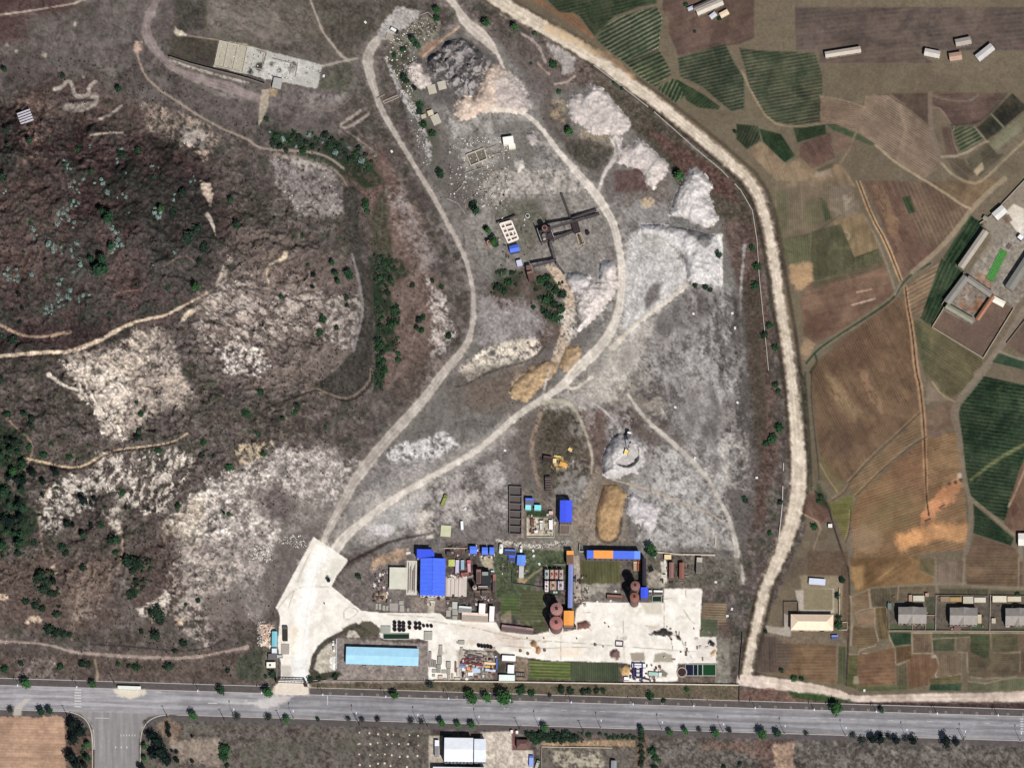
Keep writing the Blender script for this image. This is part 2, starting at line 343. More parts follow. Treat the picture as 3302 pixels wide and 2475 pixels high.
# gullied band under the path
patch(Z(0,1200,2.764,[(860,720),(1600,660),(1750,760),(1560,1080),(1450,1250),(1320,1270),(1000,1120),(880,950)]),(204,192,180),.92,soft=9,warp=12,thr=.53,ts=.06,streak=(108,26,9),vary=.08)
patch(Z(0,1200,2.764,[(380,1080),(640,920),(740,960),(860,820),(960,1000),(800,1100),(860,1240),(620,1290),(560,1390),(400,1410),(360,1220)]),(190,180,170),.9,soft=10,warp=14,thr=.47,ts=.07,vary=.12)
patch(Z(0,1200,2.764,[(940,1240),(1080,1180),(1100,1420),(1040,1460)]),(208,196,180),.8,soft=6,warp=8,thr=.46)
# long pale scree down to the plant
patch(D([(500,1010),(600,960),(720,970),(760,1030),(700,1160),(620,1290),(590,1330),(480,1350),(400,1290),(360,1200),(380,1110)]),(150,140,134),.7,soft=22,warp=20,vary=.12)
patch(Z(0,1200,2.764,[(1850,970),(2211,820),(2350,900),(2500,1400),(2300,1900),(1750,1750),(1500,1500),(1480,1350),(1620,1150),(1800,1050)]),(204,194,186),.85,soft=16,warp=16,thr=.47,ts=.12,vary=.16)
patch(Z(0,1200,2.764,[(1450,1350),(1700,1100),(1850,1100),(1800,1600),(1650,1600),(1450,1550)]),(196,178,152),.6,soft=10,warp=12,thr=.47,streak=(50,24,6))
patch(D([(580,960),(800,1000),(780,1100),(660,1080),(560,1040)]),(190,180,174),.8,soft=14,warp=14,thr=.48,vary=.15)
patch(D([(540,1060),(600,1050),(640,1090),(620,1130),(560,1110)]),(98,86,84),.7,soft=12,warp=14)
patch(D([(600,1170),(700,1120),(640,1280),(590,1320),(560,1260)]),(92,82,80),.75,soft=12,warp=10,thr=.42)
patch(D([(560,1340),(600,1290),(620,1330),(600,1400),(560,1410)]),(88,78,74),.7,soft=10)
patch(D([(370,1170),(560,1160),(560,1320),(430,1330),(360,1250)]),(126,114,110),.6,soft=14,warp=14,thr=.46)
patch(D([(290,1180),(380,1150),(400,1290),(330,1360),(280,1300)]),(88,74,70),.7,soft=16,warp=14)
patch(Z(0,1800,2.457,[(600,400),(800,320),(810,400),(700,520),(600,480)]),(206,196,182),.85,soft=6,warp=10,thr=.46)
patch(Z(0,1800,2.457,[(1080,400),(1240,330),(1350,250),(1340,440),(1210,520)]),(220,208,196),.85,soft=6,warp=10,thr=.44)
patch(Z(0,1800,2.457,[(1380,20),(1560,-30),(1900,40),(1820,330),(1900,520),(1640,700),(1480,600),(1300,300)]),(176,162,152),.7,soft=12,warp=14,thr=.50,ts=.07,vary=.12)
patch(Z(0,1800,2.457,[(1600,300),(1900,260),(1980,600),(1700,640)]),(92,80,76),.7,soft=12,warp=12,thr=.40)
patch(Z(0,1800,2.457,[(-20,0),(900,0),(900,560),(-20,560)]),(96,78,72),.55,soft=20,warp=20,vary=.14)
patch(Z(0,1800,2.457,[(560,100),(960,0),(820,300),(620,520),(580,640),(540,400)]),(136,116,102),.7,soft=12,warp=10,thr=.46,streak=(120,40,6))
for a,b,c,d in [(430,90,40,35),(30,310,40,30),(280,480,70,20),(200,500,30,20),(1420,500,40,30)]:
    patch(ell(a / 2.457,1800 + b / 2.457,c / 2.457,d / 2.457,10,12,.25),(204,176,150),.85,soft=4,warp=6,thr=.42)
patch(Z(0,1800,2.457,[(-60,760),(2080,720),(2080,990),(-60,950)]),(98,84,78),.75,soft=10,warp=10,vary=.14)
patch(Z(0,1800,2.457,[(130,780),(450,800),(450,940),(130,940)]),(138,126,118),.7,soft=12,warp=12,thr=.46)
patch(Z(0,1800,2.457,[(1870,790),(2080,700),(2100,980),(1880,950)]),(74,78,66),.8,soft=8,warp=6)
# path across the slope, and little paths
stroke(Z(0,1200,2.764,[(100,730),(260,770),(420,800),(560,845),(700,850),(820,800),(920,730),(1060,680),(1300,660),(1560,620),(1680,540)]),[4,8,9,6,5,4,4],(204,176,142),.95,soft=2,warp=1)
stroke(Z(0,1200,2.764,[(200,800),(420,830),(690,870),(820,825),(930,745),(1060,700),(1300,678),(1560,632)]),4,(58,46,44),.9,soft=2)
stroke(Z(0,1200,2.764,[(20,330),(150,490),(290,600),(310,700),(230,860),(220,980)]),7,(160,128,108),.7,warp=2)
stroke(Z(0,1200,2.764,[(480,960),(400,1130),(350,1280),(370,1440),(400,1640)]),6,(150,124,110),.6,warp=2)
stroke(Z(0,1200,2.764,[(1090,1400),(1100,1640),(1040,1800)]),6,(170,140,120),.7,warp=2)
patch(Z(0,1200,2.764,[(-60,420),(70,440),(230,560),(230,700),(200,900),(100,920),(-60,860)]),(46,58,44),.8,soft=14,warp=16,thr=.40)
patch(Z(0,1200,2.764,[(-60,1000),(100,1020),(300,1250),(330,1400),(230,1560),(100,1500),(-60,1530)]),(44,58,44),.85,soft=14,warp=16,thr=.40)
stroke(D([(700,840 - 5),(660,850),(600,870),(570,885)]),5,(56,48,46),.8)
patch(D([(520,960),(600,950),(560,990),(500,1010)]),(214,192,150),.7,soft=6,warp=8,thr=.46)
patch(D([(820,320),(870,400),(900,500),(840,560),(790,430),(730,360)]),(112,88,80),.7,soft=14,warp=12,vary=.12)
patch(D([(580,335),(700,345),(740,400),(745,460),(650,470),(600,400)]),(150,140,136),.8,soft=10,warp=12,vary=.14,thr=.38)
patch(D([(600,330),(700,345),(730,370),(650,365)]),(188,178,168),.6,soft=6,thr=.42)
stroke(D([(590,335),(680,345),(730,370),(755,410)]),5,(160,136,116),.7)
patch(D([(830,400),(870,420),(900,470),(840,480)]),(176,168,166),.6,soft=10,thr=.5)
patch(D([(800,450),(900,440),(930,560),(960,640),(960,740),(900,800),(820,840),(815,600)]),(118,96,88),.7,soft=14,warp=12,vary=.16)
# dark terrace
# green tongues
for P in [D([(795,555),(870,560),(885,590),(840,620),(858,690),(850,755),(815,760),(800,640)]),D([(808,770),(830,780),(822,840),(805,850)]),D([(555,265),(640,290),(740,310),(800,350),(830,400),(790,410),(720,360),(600,320)])]:
    patch(P,(46,58,44),.85,soft=8,warp=10,thr=.42)
patch(D([(830,395),(850,560),(810,560),(800,470)]),(60,66,52),.6,soft=10)

# ---------------------------------------------------------------- quarry floor and works area
patch(D([(880,100),(1000,60),(1100,100),(1200,180),(1330,200),(1480,330),(1600,440),(1630,700),(1640,1000),(1590,1240),(1540,1200),(720,1190),(760,1060),(900,900),(1030,720),(1030,600),(930,400),(880,240)]),(130,125,121),.85,soft=16,warp=14,vary=.10)
FLOOR = D([(880,100),(1000,60),(1100,100),(1200,180),(1330,200),(1480,330),(1600,440),(1630,700),(1640,1000),(1590,1240),(1540,1200),(720,1190),(760,1060),(900,900),(1030,720),(1030,600),(930,400),(880,240)])
patch(FLOOR,(176,171,168),.5,soft=14,thr=.55,tk=70,ts=.16)
patch(FLOOR,(84,74,72),.60,soft=14,thr=.56,tk=180,ts=.14)
patch(FLOOR,(78,70,66),.50,soft=14,thr=.58,tk=30,ts=.14)
patch(FLOOR,(90,92,76),.35,soft=14,thr=.60,tk=70,ts=.12)
patch(D([(880,130),(960,80),(1070,90),(1090,150),(1080,200),(1000,240),(900,200)]),(96,90,88),.85,soft=10,warp=10)
patch(D([(1210,80),(1300,130),(1320,180),(1200,190),(1140,120)]),(110,94,88),.8,soft=12,thr=.35,vary=.12)
patch(D([(1050,60),(1160,90),(1220,160),(1190,220),(1120,150)]),(104,92,88),.8,soft=10)
patch(D([(960,260),(1130,240),(1180,300),(1280,400),(1150,420),(1000,350)]),(148,142,138),.7,soft=12,warp=12,vary=.14,thr=.38)
patch(D([(1000,290),(1130,260),(1160,330),(1120,400),(1040,400),(980,340)]),(100,96,88),.75,soft=10,warp=14,thr=.48)
patch(D([(1190,200),(1240,290),(1290,330),(1310,360),(1290,380),(1200,300),(1165,230)]),(98,88,82),.8,soft=8,warp=8)
patch(D([(1040,420),(1200,400),(1290,420),(1320,500),(1330,600),(1240,640),(1180,600),(1060,600),(1000,500)]),(136,129,123),.85,soft=10,warp=10,vary=.12)
patch(D([(1060,440),(1160,430),(1190,480),(1140,560),(1080,500)]),(92,90,76),.6,soft=12,warp=10)
patch(D([(1060,370),(1250,360),(1290,410),(1160,420),(1070,440),(1040,400)]),(176,168,160),.75,soft=10,warp=10,thr=.36,vary=.1)
patch(D([(1220,560),(1340,560),(1340,600),(1300,650),(1220,640)]),(134,128,124),.7,soft=8)
patch(D([(1330,380),(1440,340),(1450,420),(1430,470),(1350,460)]),(118,106,100),.8,soft=12,warp=12,vary=.15)
patch(D([(1370,430),(1440,440),(1450,480),(1380,480),(1350,460)]),(142,138,138),.8,soft=5,warp=6)
patch(ell(2090,652,24,20),(196,172,136),.8,soft=5,warp=6,thr=.42)
patch(D([(1130,580),(1210,590),(1230,650),(1220,730),(1150,760),(1060,700),(1060,620)]),(98,82,76),.8,soft=10,warp=10,vary=.12)
patch(D([(1150,610),(1210,600),(1225,640),(1215,700),(1180,690),(1155,650)]),(56,66,48),.7,soft=12,warp=14,thr=.42)
patch(D([(1060,570),(1130,590),(1120,640),(1070,640)]),(56,64,48),.7,soft=12,warp=14,thr=.42)
patch(D([(1380,690),(1480,640),(1560,620),(1600,700),(1610,880),(1580,960),(1440,900),(1380,800)]),(108,98,96),.85,soft=12,warp=12,vary=.12)
patch(D([(1500,610),(1560,620),(1580,760),(1590,900),(1560,1060),(1480,980),(1400,800),(1440,740)]),(176,170,168),.8,soft=12,warp=16,thr=.50,ts=.10,tk=30,vary=.14)
patch(D([(1400,700),(1500,650),(1540,760),(1480,860),(1400,790)]),(164,158,156),.65,soft=12,warp=14,thr=.50,tk=30,vary=.12)
patch(D([(1330,700),(1390,660),(1400,760),(1340,820),(1270,860),(1260,810)]),(170,164,156),.75,soft=10,vary=.08)
patch(D([(1590,420),(1640,480),(1660,700),(1680,1000),(1640,1150),(1620,1000),(1605,700),(1560,480)]),(96,78,72),.85,soft=10,warp=10,vary=.16)
patch(D([(1600,600),(1640,620),(1655,950),(1640,1000),(1605,900)]),(62,62,50),.6,soft=10,warp=10,thr=.46)
stroke(D([(1608,530),(1600,620),(1598,700),(1605,790),(1612,810)]),[10,7,10,12],(176,172,172),.75,warp=4)
stroke(D([(1545,480),(1500,480),(1400,440)]),4,(150,140,130),.5)
patch(D([(1380,1000),(1480,960),(1560,1060),(1590,1180),(1400,1190),(1360,1080)]),(168,162,158),.85,soft=12,warp=12,vary=.16,thr=.32,tk=14)
patch(D([(1450,1130),(1560,1130),(1560,1190),(1450,1190)]),(106,96,92),.6,soft=10,warp=12,thr=.46)
patch(D([(1290,890),(1400,900),(1500,960),(1400,960),(1360,930)]),(106,90,84),.7,soft=10)
patch(D([(1240,880),(1310,890),(1310,1000),(1280,1030),(1250,1000)]),(104,84,78),.8,soft=9,warp=6,vary=.1)
patch(D([(1160,880),(1230,870),(1260,920),(1270,1020),(1200,1060),(1160,1040),(1150,950)]),(84,76,66),.85,soft=8,warp=8,vary=.14)
patch(D([(1100,890),(1160,880),(1170,1000),(1120,1060),(1090,1000)]),(104,92,86),.7,soft=8)
patch(D([(950,1000),(1100,960),(1140,1080),(1100,1190),(900,1180),(930,1080)]),(118,110,108),.75,soft=14,warp=12,vary=.14)
patch(D([(1090,1030),(1110,1060),(1100,1130),(1075,1120)]),(160,156,158),.7,soft=8,thr=.4)
patch(D([(820,1090),(930,1060),(900,1130),(800,1160),(790,1130)]),(200,196,194),.7,soft=10,warp=8)
patch(ell(1240,1708,34,20),(206,200,204),.9,soft=4,warp=4)
patch(D([(830,970),(960,930),(990,960),(900,1010),(840,1000)]),(208,204,204),.9,soft=7,warp=8,thr=.40,vary=.06)
patch(D([(820,1000),(970,990),(880,1040),(770,1090),(790,1030)]),(128,122,122),.8,soft=8,warp=8,vary=.16)
patch(D([(1230,1130),(1290,1010),(1340,1040),(1360,1170),(1240,1180)]),(150,132,114),.7,soft=9,warp=8,vary=.12)
patch(D([(960,1050),(1040,1060),(1040,1120),(960,1120)]),(178,168,160),.6,soft=9,warp=8,thr=.40)
patch(Z(800,1200,2.764,[(1520,1200),(1650,1200),(1660,1480),(1500,1480)]),(196,182,166),.8,soft=5,warp=5,thr=.40,vary=.12)
TER = [(1105,600),(1150,600),(1165,830),(1200,900),(1205,1100),(1192,1230),(1130,1288),(1080,1278),(1000,1245),(1085,1195),(1135,1130),(1165,1000),(1160,900),(1135,830),(1110,700)]
patch(D([(915,590),(960,640),(985,720),(960,760),(930,820),(905,860),(930,760),(935,690)]),(186,176,170),.85,soft=8,warp=8,thr=.44,vary=.15)
patch(D([(990,800),(1050,750),(1140,720),(1170,745),(1150,780),(1060,800),(1010,830)]),(220,206,186),.9,soft=7,warp=8,thr=.40,vary=.12)
patch(D([(990,800),(1180,770),(1180,860),(1080,900),(960,890)]),(110,100,92),.6,soft=14,warp=10)
patch(D([(1025,680),(1120,660),(1170,690),(1160,730),(1030,740)]),(136,128,128),.75,soft=10,warp=8)
patch(D([(930,480),(1010,480),(1040,600),(1060,640),(1030,660)]),(126,116,112),.7,soft=10,thr=.42)
patch(TER,(74,69,64),.95,soft=5,warp=3,vary=.07)
stroke([(1135,820),(1160,910),(1172,1000),(1155,1070),(1140,1130)],9,(150,140,142),.7,warp=2)
stroke([(1196,1190),(1192,1232),(1130,1287),(1080,1277),(1002,1244)],5,(140,118,100),.8)
stroke([(1198,1195),(1200,1240),(1135,1296),(1080,1285)],5,(50,44,44),.8)
region(TER,'terrace','dark brown levelled terrace on the hill flank ending in a rounded tip')
stroke(D([(985,835),(1010,830),(1060,800),(1150,778),(1178,748)]),6,(70,60,56),.7,soft=4,warp=4)
patch(D([(1000,830),(1100,800),(1180,790),(1100,870),(1020,890)]),(112,96,86),.7,soft=10)
patch(D([(850,840),(900,760),(960,770),(930,850),(880,880)]),(96,82,76),.7,soft=12,vary=.14)
patch(D([(860,380),(900,470),(950,560),(920,600),(860,500)]),(146,136,134),.6,soft=14,thr=.46)
patch(D([(880,260),(930,330),(980,430),(1000,470),(1030,420),(960,330),(920,250)]),(100,92,88),.6,soft=10)
patch(D([(1370,720),(1440,640),(1600,630),(1640,1000),(1600,1240),(1560,1180),(1480,960),(1380,860)]),(96,89,87),.75,soft=14)
patch(D([(1480,620),(1580,620),(1600,900),(1570,1050),(1480,960),(1390,720)]),(170,166,164),.75,soft=14,thr=.50,streak=(72,46,13))
patch(D([(1540,640),(1600,640),(1610,1000),(1570,1060)]),(74,68,66),.7,soft=10,thr=.50,streak=(84,60,14))
for P,c_,a_,t_,k_ in [([(1390,700),(1500,620),(1560,620),(1600,900),(1580,1180),(1500,1190),(1400,900)],(172,167,165),.6,.52,70),([(1400,700),(1480,660),(1560,900),(1540,960),(1440,860)],(80,72,70),.6,.56,30),
                         ([(1300,860),(1400,870),(1480,960),(1380,950)],(84,72,68),.7,.45,30),([(800,1080),(930,1040),(1080,1000),(1090,1100),(900,1170),(760,1180)],(186,178,174),.6,.46,30),
                         ([(1040,640),(1160,650),(1190,720),(1040,740)],(164,158,158),.6,.44,30),([(1380,950),(1500,980),(1570,1080),(1590,1190),(1380,1180),(1360,1060)],(178,174,170),.6,.46,14),
                         ([(1280,760),(1400,780),(1440,900),(1300,860),(1230,850)],(178,168,150),.5,.46,30),([(960,240),(1060,240),(1100,340),(1010,380)],(176,170,166),.6,.5,30),
                         ([(1330,440),(1400,460),(1450,520),(1340,560)],(150,144,140),.6,.44,14),([(1560,880),(1620,900),(1620,1060),(1560,1040)],(188,180,170),.7,.55,30)]:
    patch(D(P),c_,a_,soft=12,thr=t_,tk=k_,ts=.13)
patch(D([(1180,880),(1280,800),(1350,700),(1420,650),(1400,760),(1330,860),(1240,890)]),(192,184,174),.7,soft=16,vary=.04)
patch(D([(700,1170),(760,1080),(860,1020),(1000,960),(1100,900),(1120,930),(960,1040),(800,1130)]),(180,172,166),.5,soft=14)
for s_ in range(26):
    x_ = 1220 + (s_ * 57) % 380; y_ = 640 + (s_ * 131) % 520; r_ = 14 + (s_ * 29) % 26
    patch(D(ell(x_,y_,r_,r_ * 1.7,(s_ * 40) % 50,10,.3)),(178,173,170) if s_ % 3 else (78,71,70),.40,soft=14,thr=.45,tk=14)
# gravel stuff around rock wall ribbon
patch(Z(800,0,2.764,[(1240,400),(1540,560),(1480,640),(1700,1250),(1640,1500),(1560,1200),(1400,880),(1240,560)]),(70,78,56),.5,soft=8,warp=6,thr=.44)
stroke(Z(800,0,2.764,[(1230,520),(1270,620),(1380,860),(1480,980),(1540,1120),(1600,1280),(1620,1420)]),[8,10,24,24,10,22,14],(178,172,172),.85,soft=3,warp=5,thr=.40,tk=6)
patch(Z(800,0,2.764,[(1250,380),(1560,140),(1720,200),(1700,320),(1500,420),(1320,500)]),(120,118,100),.85,soft=6,warp=6,thr=.46,tk=6,ts=.05)
patch(Z(800,0,2.764,[(1150,280),(1330,50),(1550,110),(1480,200),(1200,380),(1150,330)]),(176,170,166),.9,soft=5,warp=5,vary=.08)
patch(Z(800,0,2.764,[(1500,480),(1600,380),(1760,330),(1660,430),(1560,520)]),(158,124,102),.8,soft=6,warp=5)
patch(Z(1600,0,2.764,[(440,380),(560,420),(690,520),(690,640),(600,660),(560,560),(480,460)]),(176,168,164),.85,soft=6,warp=6)
stroke(Z(1600,0,2.764,[(230,300),(340,370),(400,450),(440,560)]),9,(176,160,150),.75,warp=3)
stroke(Z(1600,0,2.764,[(370,560),(420,620),(470,660)]),7,(190,156,142),.7,warp=3)
stroke(Z(1600,0,2.764,[(700,680),(620,740),(520,750)]),6,(190,174,156),.8,warp=1)
patch(Z(1600,0,2.764,[(500,880),(620,920),(600,1080),(500,1060)]),(160,136,106),.8,soft=6,warp=6,thr=.42)
patch(Z(1600,0,2.764,[(750,1160),(1060,1230),(1050,1330),(820,1330),(760,1260)]),(150,130,108),.8,soft=6,warp=6,thr=.42,vary=.12)
patch(Z(1600,0,2.764,[(600,1260),(820,1240),(1060,1330),(1000,1440),(860,1530),(640,1400)]),(86,80,72),.85,soft=6,warp=6,vary=.1)
patch(Z(1600,0,2.764,[(860,640),(1060,780),(1340,980),(1700,1290),(2211,1640),(2300,2000),(1760,1900),(1540,1480),(1220,1150),(980,830)]),(84,76,66),.85,soft=8,warp=8,vary=.14)
patch(Z(1600,0,2.764,[(1300,1100),(1700,1330),(2100,1600),(2150,1800),(1760,1660),(1500,1350)]),(98,72,68),.75,soft=8,warp=8,vary=.14)
patch(Z(1600,0,2.764,[(1050,1520),(1300,1480),(1360,1700),(1050,1720)]),(96,74,72),.8,soft=8,warp=6)

# ---------------------------------------------------------------- heaps
def zheap(x0,y0,s,P,*a,**k): 
    Q = Z(x0,y0,s,P); col = k.pop('col'); thr = k.pop('thr',None); va = k.pop('vary',.10)
    patch(Q,col,1.0,soft=2.5,warp=5,wk=14,vary=va); heap(Q,*a,**k); return Q
GP = (200,192,188)
zheap(1600,0,2.764,[(640,880),(720,830),(770,850),(860,740),(960,800),(1110,980),(1210,1110),(1180,1160),(1110,1200),(1120,1300),(1200,1300),(1270,1230),(1340,1290),(1450,1380),(1540,1460),(1520,1560),(1440,1640),(1400,1700),(1340,1640),(1290,1520),(1080,1450),(1060,1290),(1000,1200),(860,1200),(780,1120),(700,1100),(640,1000)],5,.35,'long flat-topped pale gravel heap beside the dirt road, scalloped edges',col=(204,194,188))
patch(Z(1600,0,2.764,[(800,930),(1000,1000),(1010,1090),(900,1160),(780,1080)]),(186,178,172),.6,soft=10)
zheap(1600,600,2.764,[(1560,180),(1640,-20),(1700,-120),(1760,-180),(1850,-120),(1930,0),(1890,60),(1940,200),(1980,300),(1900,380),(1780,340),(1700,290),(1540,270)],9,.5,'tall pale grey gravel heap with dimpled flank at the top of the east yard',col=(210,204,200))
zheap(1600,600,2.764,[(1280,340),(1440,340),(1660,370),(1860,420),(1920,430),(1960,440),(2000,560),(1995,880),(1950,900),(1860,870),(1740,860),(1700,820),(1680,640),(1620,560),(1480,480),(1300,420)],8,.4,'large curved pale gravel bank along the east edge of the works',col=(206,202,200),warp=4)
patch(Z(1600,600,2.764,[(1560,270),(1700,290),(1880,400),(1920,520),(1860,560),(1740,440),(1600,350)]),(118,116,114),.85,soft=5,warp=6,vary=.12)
patch(Z(1600,600,2.764,[(1180,480),(1290,400),(1480,470),(1640,600),(1720,740),(1700,880),(1560,1000),(1400,1130),(1300,1230),(1160,1320),(1120,1150),(1120,800),(1180,600)]),(196,192,190),.9,soft=12,warp=10,vary=.06)
patch(Z(1600,600,2.764,[(1300,440),(1480,440),(1470,540),(1340,560)]),(160,156,148),.6,soft=10,warp=8)
patch(Z(1600,600,2.764,[(1390,870),(1480,860),(1440,1000),(1330,1110),(1320,1000)]),(104,96,94),.85,soft=7,warp=6)
stroke(Z(1600,600,2.764,[(1995,440),(2000,880)]),16,(226,222,218),.9,warp=3)
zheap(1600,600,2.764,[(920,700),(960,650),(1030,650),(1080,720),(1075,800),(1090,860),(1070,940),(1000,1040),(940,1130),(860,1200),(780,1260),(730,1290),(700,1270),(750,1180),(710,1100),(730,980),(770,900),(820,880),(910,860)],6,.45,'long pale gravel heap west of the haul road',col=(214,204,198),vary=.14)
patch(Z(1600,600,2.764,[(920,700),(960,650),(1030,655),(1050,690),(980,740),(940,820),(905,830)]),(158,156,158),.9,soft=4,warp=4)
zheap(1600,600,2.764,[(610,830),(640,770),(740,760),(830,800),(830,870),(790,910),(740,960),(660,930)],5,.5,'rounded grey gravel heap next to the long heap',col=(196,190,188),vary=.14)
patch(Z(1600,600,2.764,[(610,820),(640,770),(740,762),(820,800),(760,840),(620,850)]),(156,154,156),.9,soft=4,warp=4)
stroke(Z(1600,600,2.764,[(480,720),(560,800),(630,930),(660,1060),(640,1200),(610,1380),(530,1560),(480,1700)]),[24,34,34,34,40,34,10],(196,172,148),.9,warp=5,thr=.34,tk=6)
patch(Z(1600,600,2.764,[(600,1100),(720,1060),(700,1330),(600,1380)]),(204,194,186),.7,soft=7,thr=.38,tk=6)
zheap(1600,600,2.764,[(620,1440),(740,1410),(770,1480),(720,1600),(640,1680),(560,1600),(480,1540),(330,1600),(240,1680),(120,1800),(130,1880),(270,1930),(350,1830),(420,1760),(520,1680)],3,.3,'ochre sand bank south of the mixing station',name='sand_heap',cat='sand heap',col=(172,146,116),vary=.14)
patch(Z(1600,1200,2.764,[(180,20),(400,0),(420,100),(330,200),(250,270),(130,220),(140,110)]),(176,150,118),.8,soft=6,warp=6,vary=.14)
zheap(800,0,2.764,[(1390,580),(1480,540),(1540,560),(1560,640),(1640,690),(1620,770),(1540,790),(1480,760),(1430,690)],4,.5,'smooth pinkish gravel heap west of the burnt spoil heap',col=(200,188,180))
BURN = Z(800,0,2.764,[(1590,540),(1700,440),(1800,360),(1900,330),(2040,420),(2160,560),(2100,660),(2060,760),(2000,860),(1900,860),(1780,740),(1660,700),(1600,640)])
patch(BURN,(84,80,80),.95,soft=8,warp=8,vary=.18)
patch(BURN,(168,162,160),.9,soft=8,warp=8,thr=.52,ts=.05,streak=(-60,22,7))
patch(Z(800,0,2.764,[(1800,360),(1900,340),(2000,420),(1960,560),(1860,500)]),(150,144,142),.6,soft=8,warp=8,thr=.46)
heap(BURN,6,.35,'dark spoil heap of grey ridges and pits at the north end',name='spoil_heap',cat='spoil heap',rough=1.6,warp=4)
zheap(800,0,2.764,[(1860,880),(1940,850),(2010,880),(2080,760),(2100,640),(2150,590),(2230,580),(2330,640),(2440,780),(2480,880),(2500,980),(2460,1020),(2300,1000),(2100,1000),(1980,1060),(1900,1080),(1840,1010)],5,.3,'sandy pink gravel heap spreading below the dark spoil heap',col=(208,188,172),vary=.12)
patch(Z(1600,0,2.764,[(0,720),(120,650),(260,780),(330,960),(200,1000),(0,960)]),(186,176,172),.8,soft=10,warp=8,vary=.08)
# round heap with the digger, its neighbour and the sand oval
zheap(1600,1200,2.764,[(1040,570),(1100,540),(1160,560),(1180,520),(1240,570),(1300,620),(1325,700),(1310,830),(1260,900),(1150,910),(1050,965),(950,910),(940,760),(980,670)],11,.5,'round light grey gravel heap with the digger on it',col=(200,195,193),vary=.06,warp=3)
wd = win(1940,1380,2090,1560); dd = np.hypot((X[wd] - 2018),(Y[wd] - 1462)); ang_ = np.arctan2(Y[wd] - 1462,X[wd] - 2018)
in_ = sst(46,40,dd) * sst(-.9,-.5,ang_) * sst(2.6,2.2,ang_)
H[wd] -= 7.0 * in_; C[wd] *= (1 - .12 * in_)[...,None]  # digs the hollow and puts some of its shade into the colour
zheap(1600,1200,2.764,[(1170,1100),(1230,1070),(1290,1120),(1400,1150),(1450,1250),(1440,1350),(1400,1430),(1340,1420),(1290,1360),(1210,1330),(1165,1230)],5,.5,'light grey gravel heap east of the ochre oval',col=(206,200,200),vary=.08)
zheap(1600,1200,2.764,[(960,1000),(1080,1000),(1160,1080),(1120,1250),(1100,1400),(1080,1470),(1000,1510),(920,1480),(890,1400),(890,1250),(920,1120)],4,.5,'oval ochre sand heap north of the blue and orange roofs',name='sand_heap',cat='sand heap',col=(172,142,106),vary=.10,warp=3)
patch(Z(1600,1200,2.764,[(920,1020),(1010,1010),(1000,1150),(930,1180)]),(120,98,78),.7,soft=7,warp=6)
stroke(Z(1600,1200,2.764,[(890,1380),(900,1480),(1000,1530),(1100,1470),(1120,1300)]),9,(88,78,72),.8)
zheap(1600,0,2.764,[(270,1190),(330,1180),(380,1230),(360,1300),(290,1280)],2.5,.5,'small pale gravel mound by the narrow track',col=(186,176,172),vary=.14)
zheap(1600,0,2.764,[(150,1430),(230,1410),(260,1480),(210,1530),(160,1490)],2.5,.5,'small white gravel mound south of the white hut',col=(206,200,192),vary=.12)
# ---------------------------------------------------------------- tracks
TR = (186,176,168)
def track(P,wid,col,label,a=.9,ruts=.025,soft=4,warp=2,reg=True,name='dirt_track',thr=None):
    Q = [tuple(p) for p in P]; ws = [k * .8 for k in (wid if isinstance(wid,list) else [wid,wid])]
    stroke(Q,[k * 1.9 for k in ws],[c * .84 for c in col],a * .32,soft=soft * 3,warp=warp * 4)
    warp = warp * 1.1; soft = soft * .7; col = [min(255,c + 10) for c in col]
    stroke(Q,ws,col,a,soft=soft,warp=warp,ruts=ruts,thr=thr)
    if reg:region(Q,name,label,stroke_w=ws)
track(Z(0,0,2.764,[(1430,-60),(1330,130),(1290,260),(1340,380),(1440,520),(1560,620),(1750,700),(2100,800),(2350,900)]),[26,34,40,30,30,40,30],(142,128,124),'broad faint dirt track down the north-west ground',a=.75,ruts=.02,soft=7,warp=5)
track(Z(0,0,2.764,[(1210,420),(1230,520),(1290,680),(1420,800),(1600,920),(1800,1050),(2000,1160),(2211,1240)]) + Z(800,0,2.764,[(90,1320),(300,1340),(560,1350),(720,1400),(850,1500)]),[5,9,9,8,10,9],(150,134,122),'narrow dirt path along the north foot of the hill',ruts=0,soft=2.5)
track([(-90,60),(0,48),(120,32),(280,5),(330,-60)],5,(176,160,144),'thin straight pale footpath in the top left corner',ruts=0,soft=2)
track(Z(800,0,2.764,[(540,-40),(600,120),(660,280),(740,380),(820,490),(880,530)]),[9,8,8,12],(160,148,136),'narrow footpath from the top edge to the track junction',ruts=0,soft=2.5)
track(Z(800,0,2.764,[(660,590),(850,545),(980,520)]),9,(158,148,136),'short path between the ruined foundation and the junction',ruts=0,soft=2.5)
track(Z(800,0,2.764,[(1150,360),(1090,440),(1060,540),(1090,680),(1130,820),(1180,960),(1290,1160),(1400,1340),(1520,1540),(1620,1700)]) + Z(800,600,2.764,[(1740,260),(1880,520),(1960,700),(2000,900),(2010,1050),(2000,1250),(1960,1400),(1850,1540),(1740,1660)]) + Z(800,1200,2.764,[(1620,170),(1480,340),(1200,640),(1040,840),(920,1010),(840,1180),(740,1350),(680,1500)]),[34,46,24,20,18,18,18,22,34,40,44,34,26],(176,166,156),'main dirt track from the north junction down to the concrete plaza',soft=4,ruts=.025)
track(Z(800,0,2.764,[(1880,240),(1760,330),(1660,420),(1560,500)]),8,(168,140,120),'short rutted track west of the spoil heap',ruts=.03,soft=3)
track(Z(800,0,2.764,[(1740,-60),(1860,60),(1900,140),(1960,220),(2080,310),(2211,460)]) + Z(1600,0,2.764,[(20,500),(80,640),(100,760)]),[30,26,40,50,12,14,10],(196,184,172),'branching dirt track entering from the top edge',soft=4)
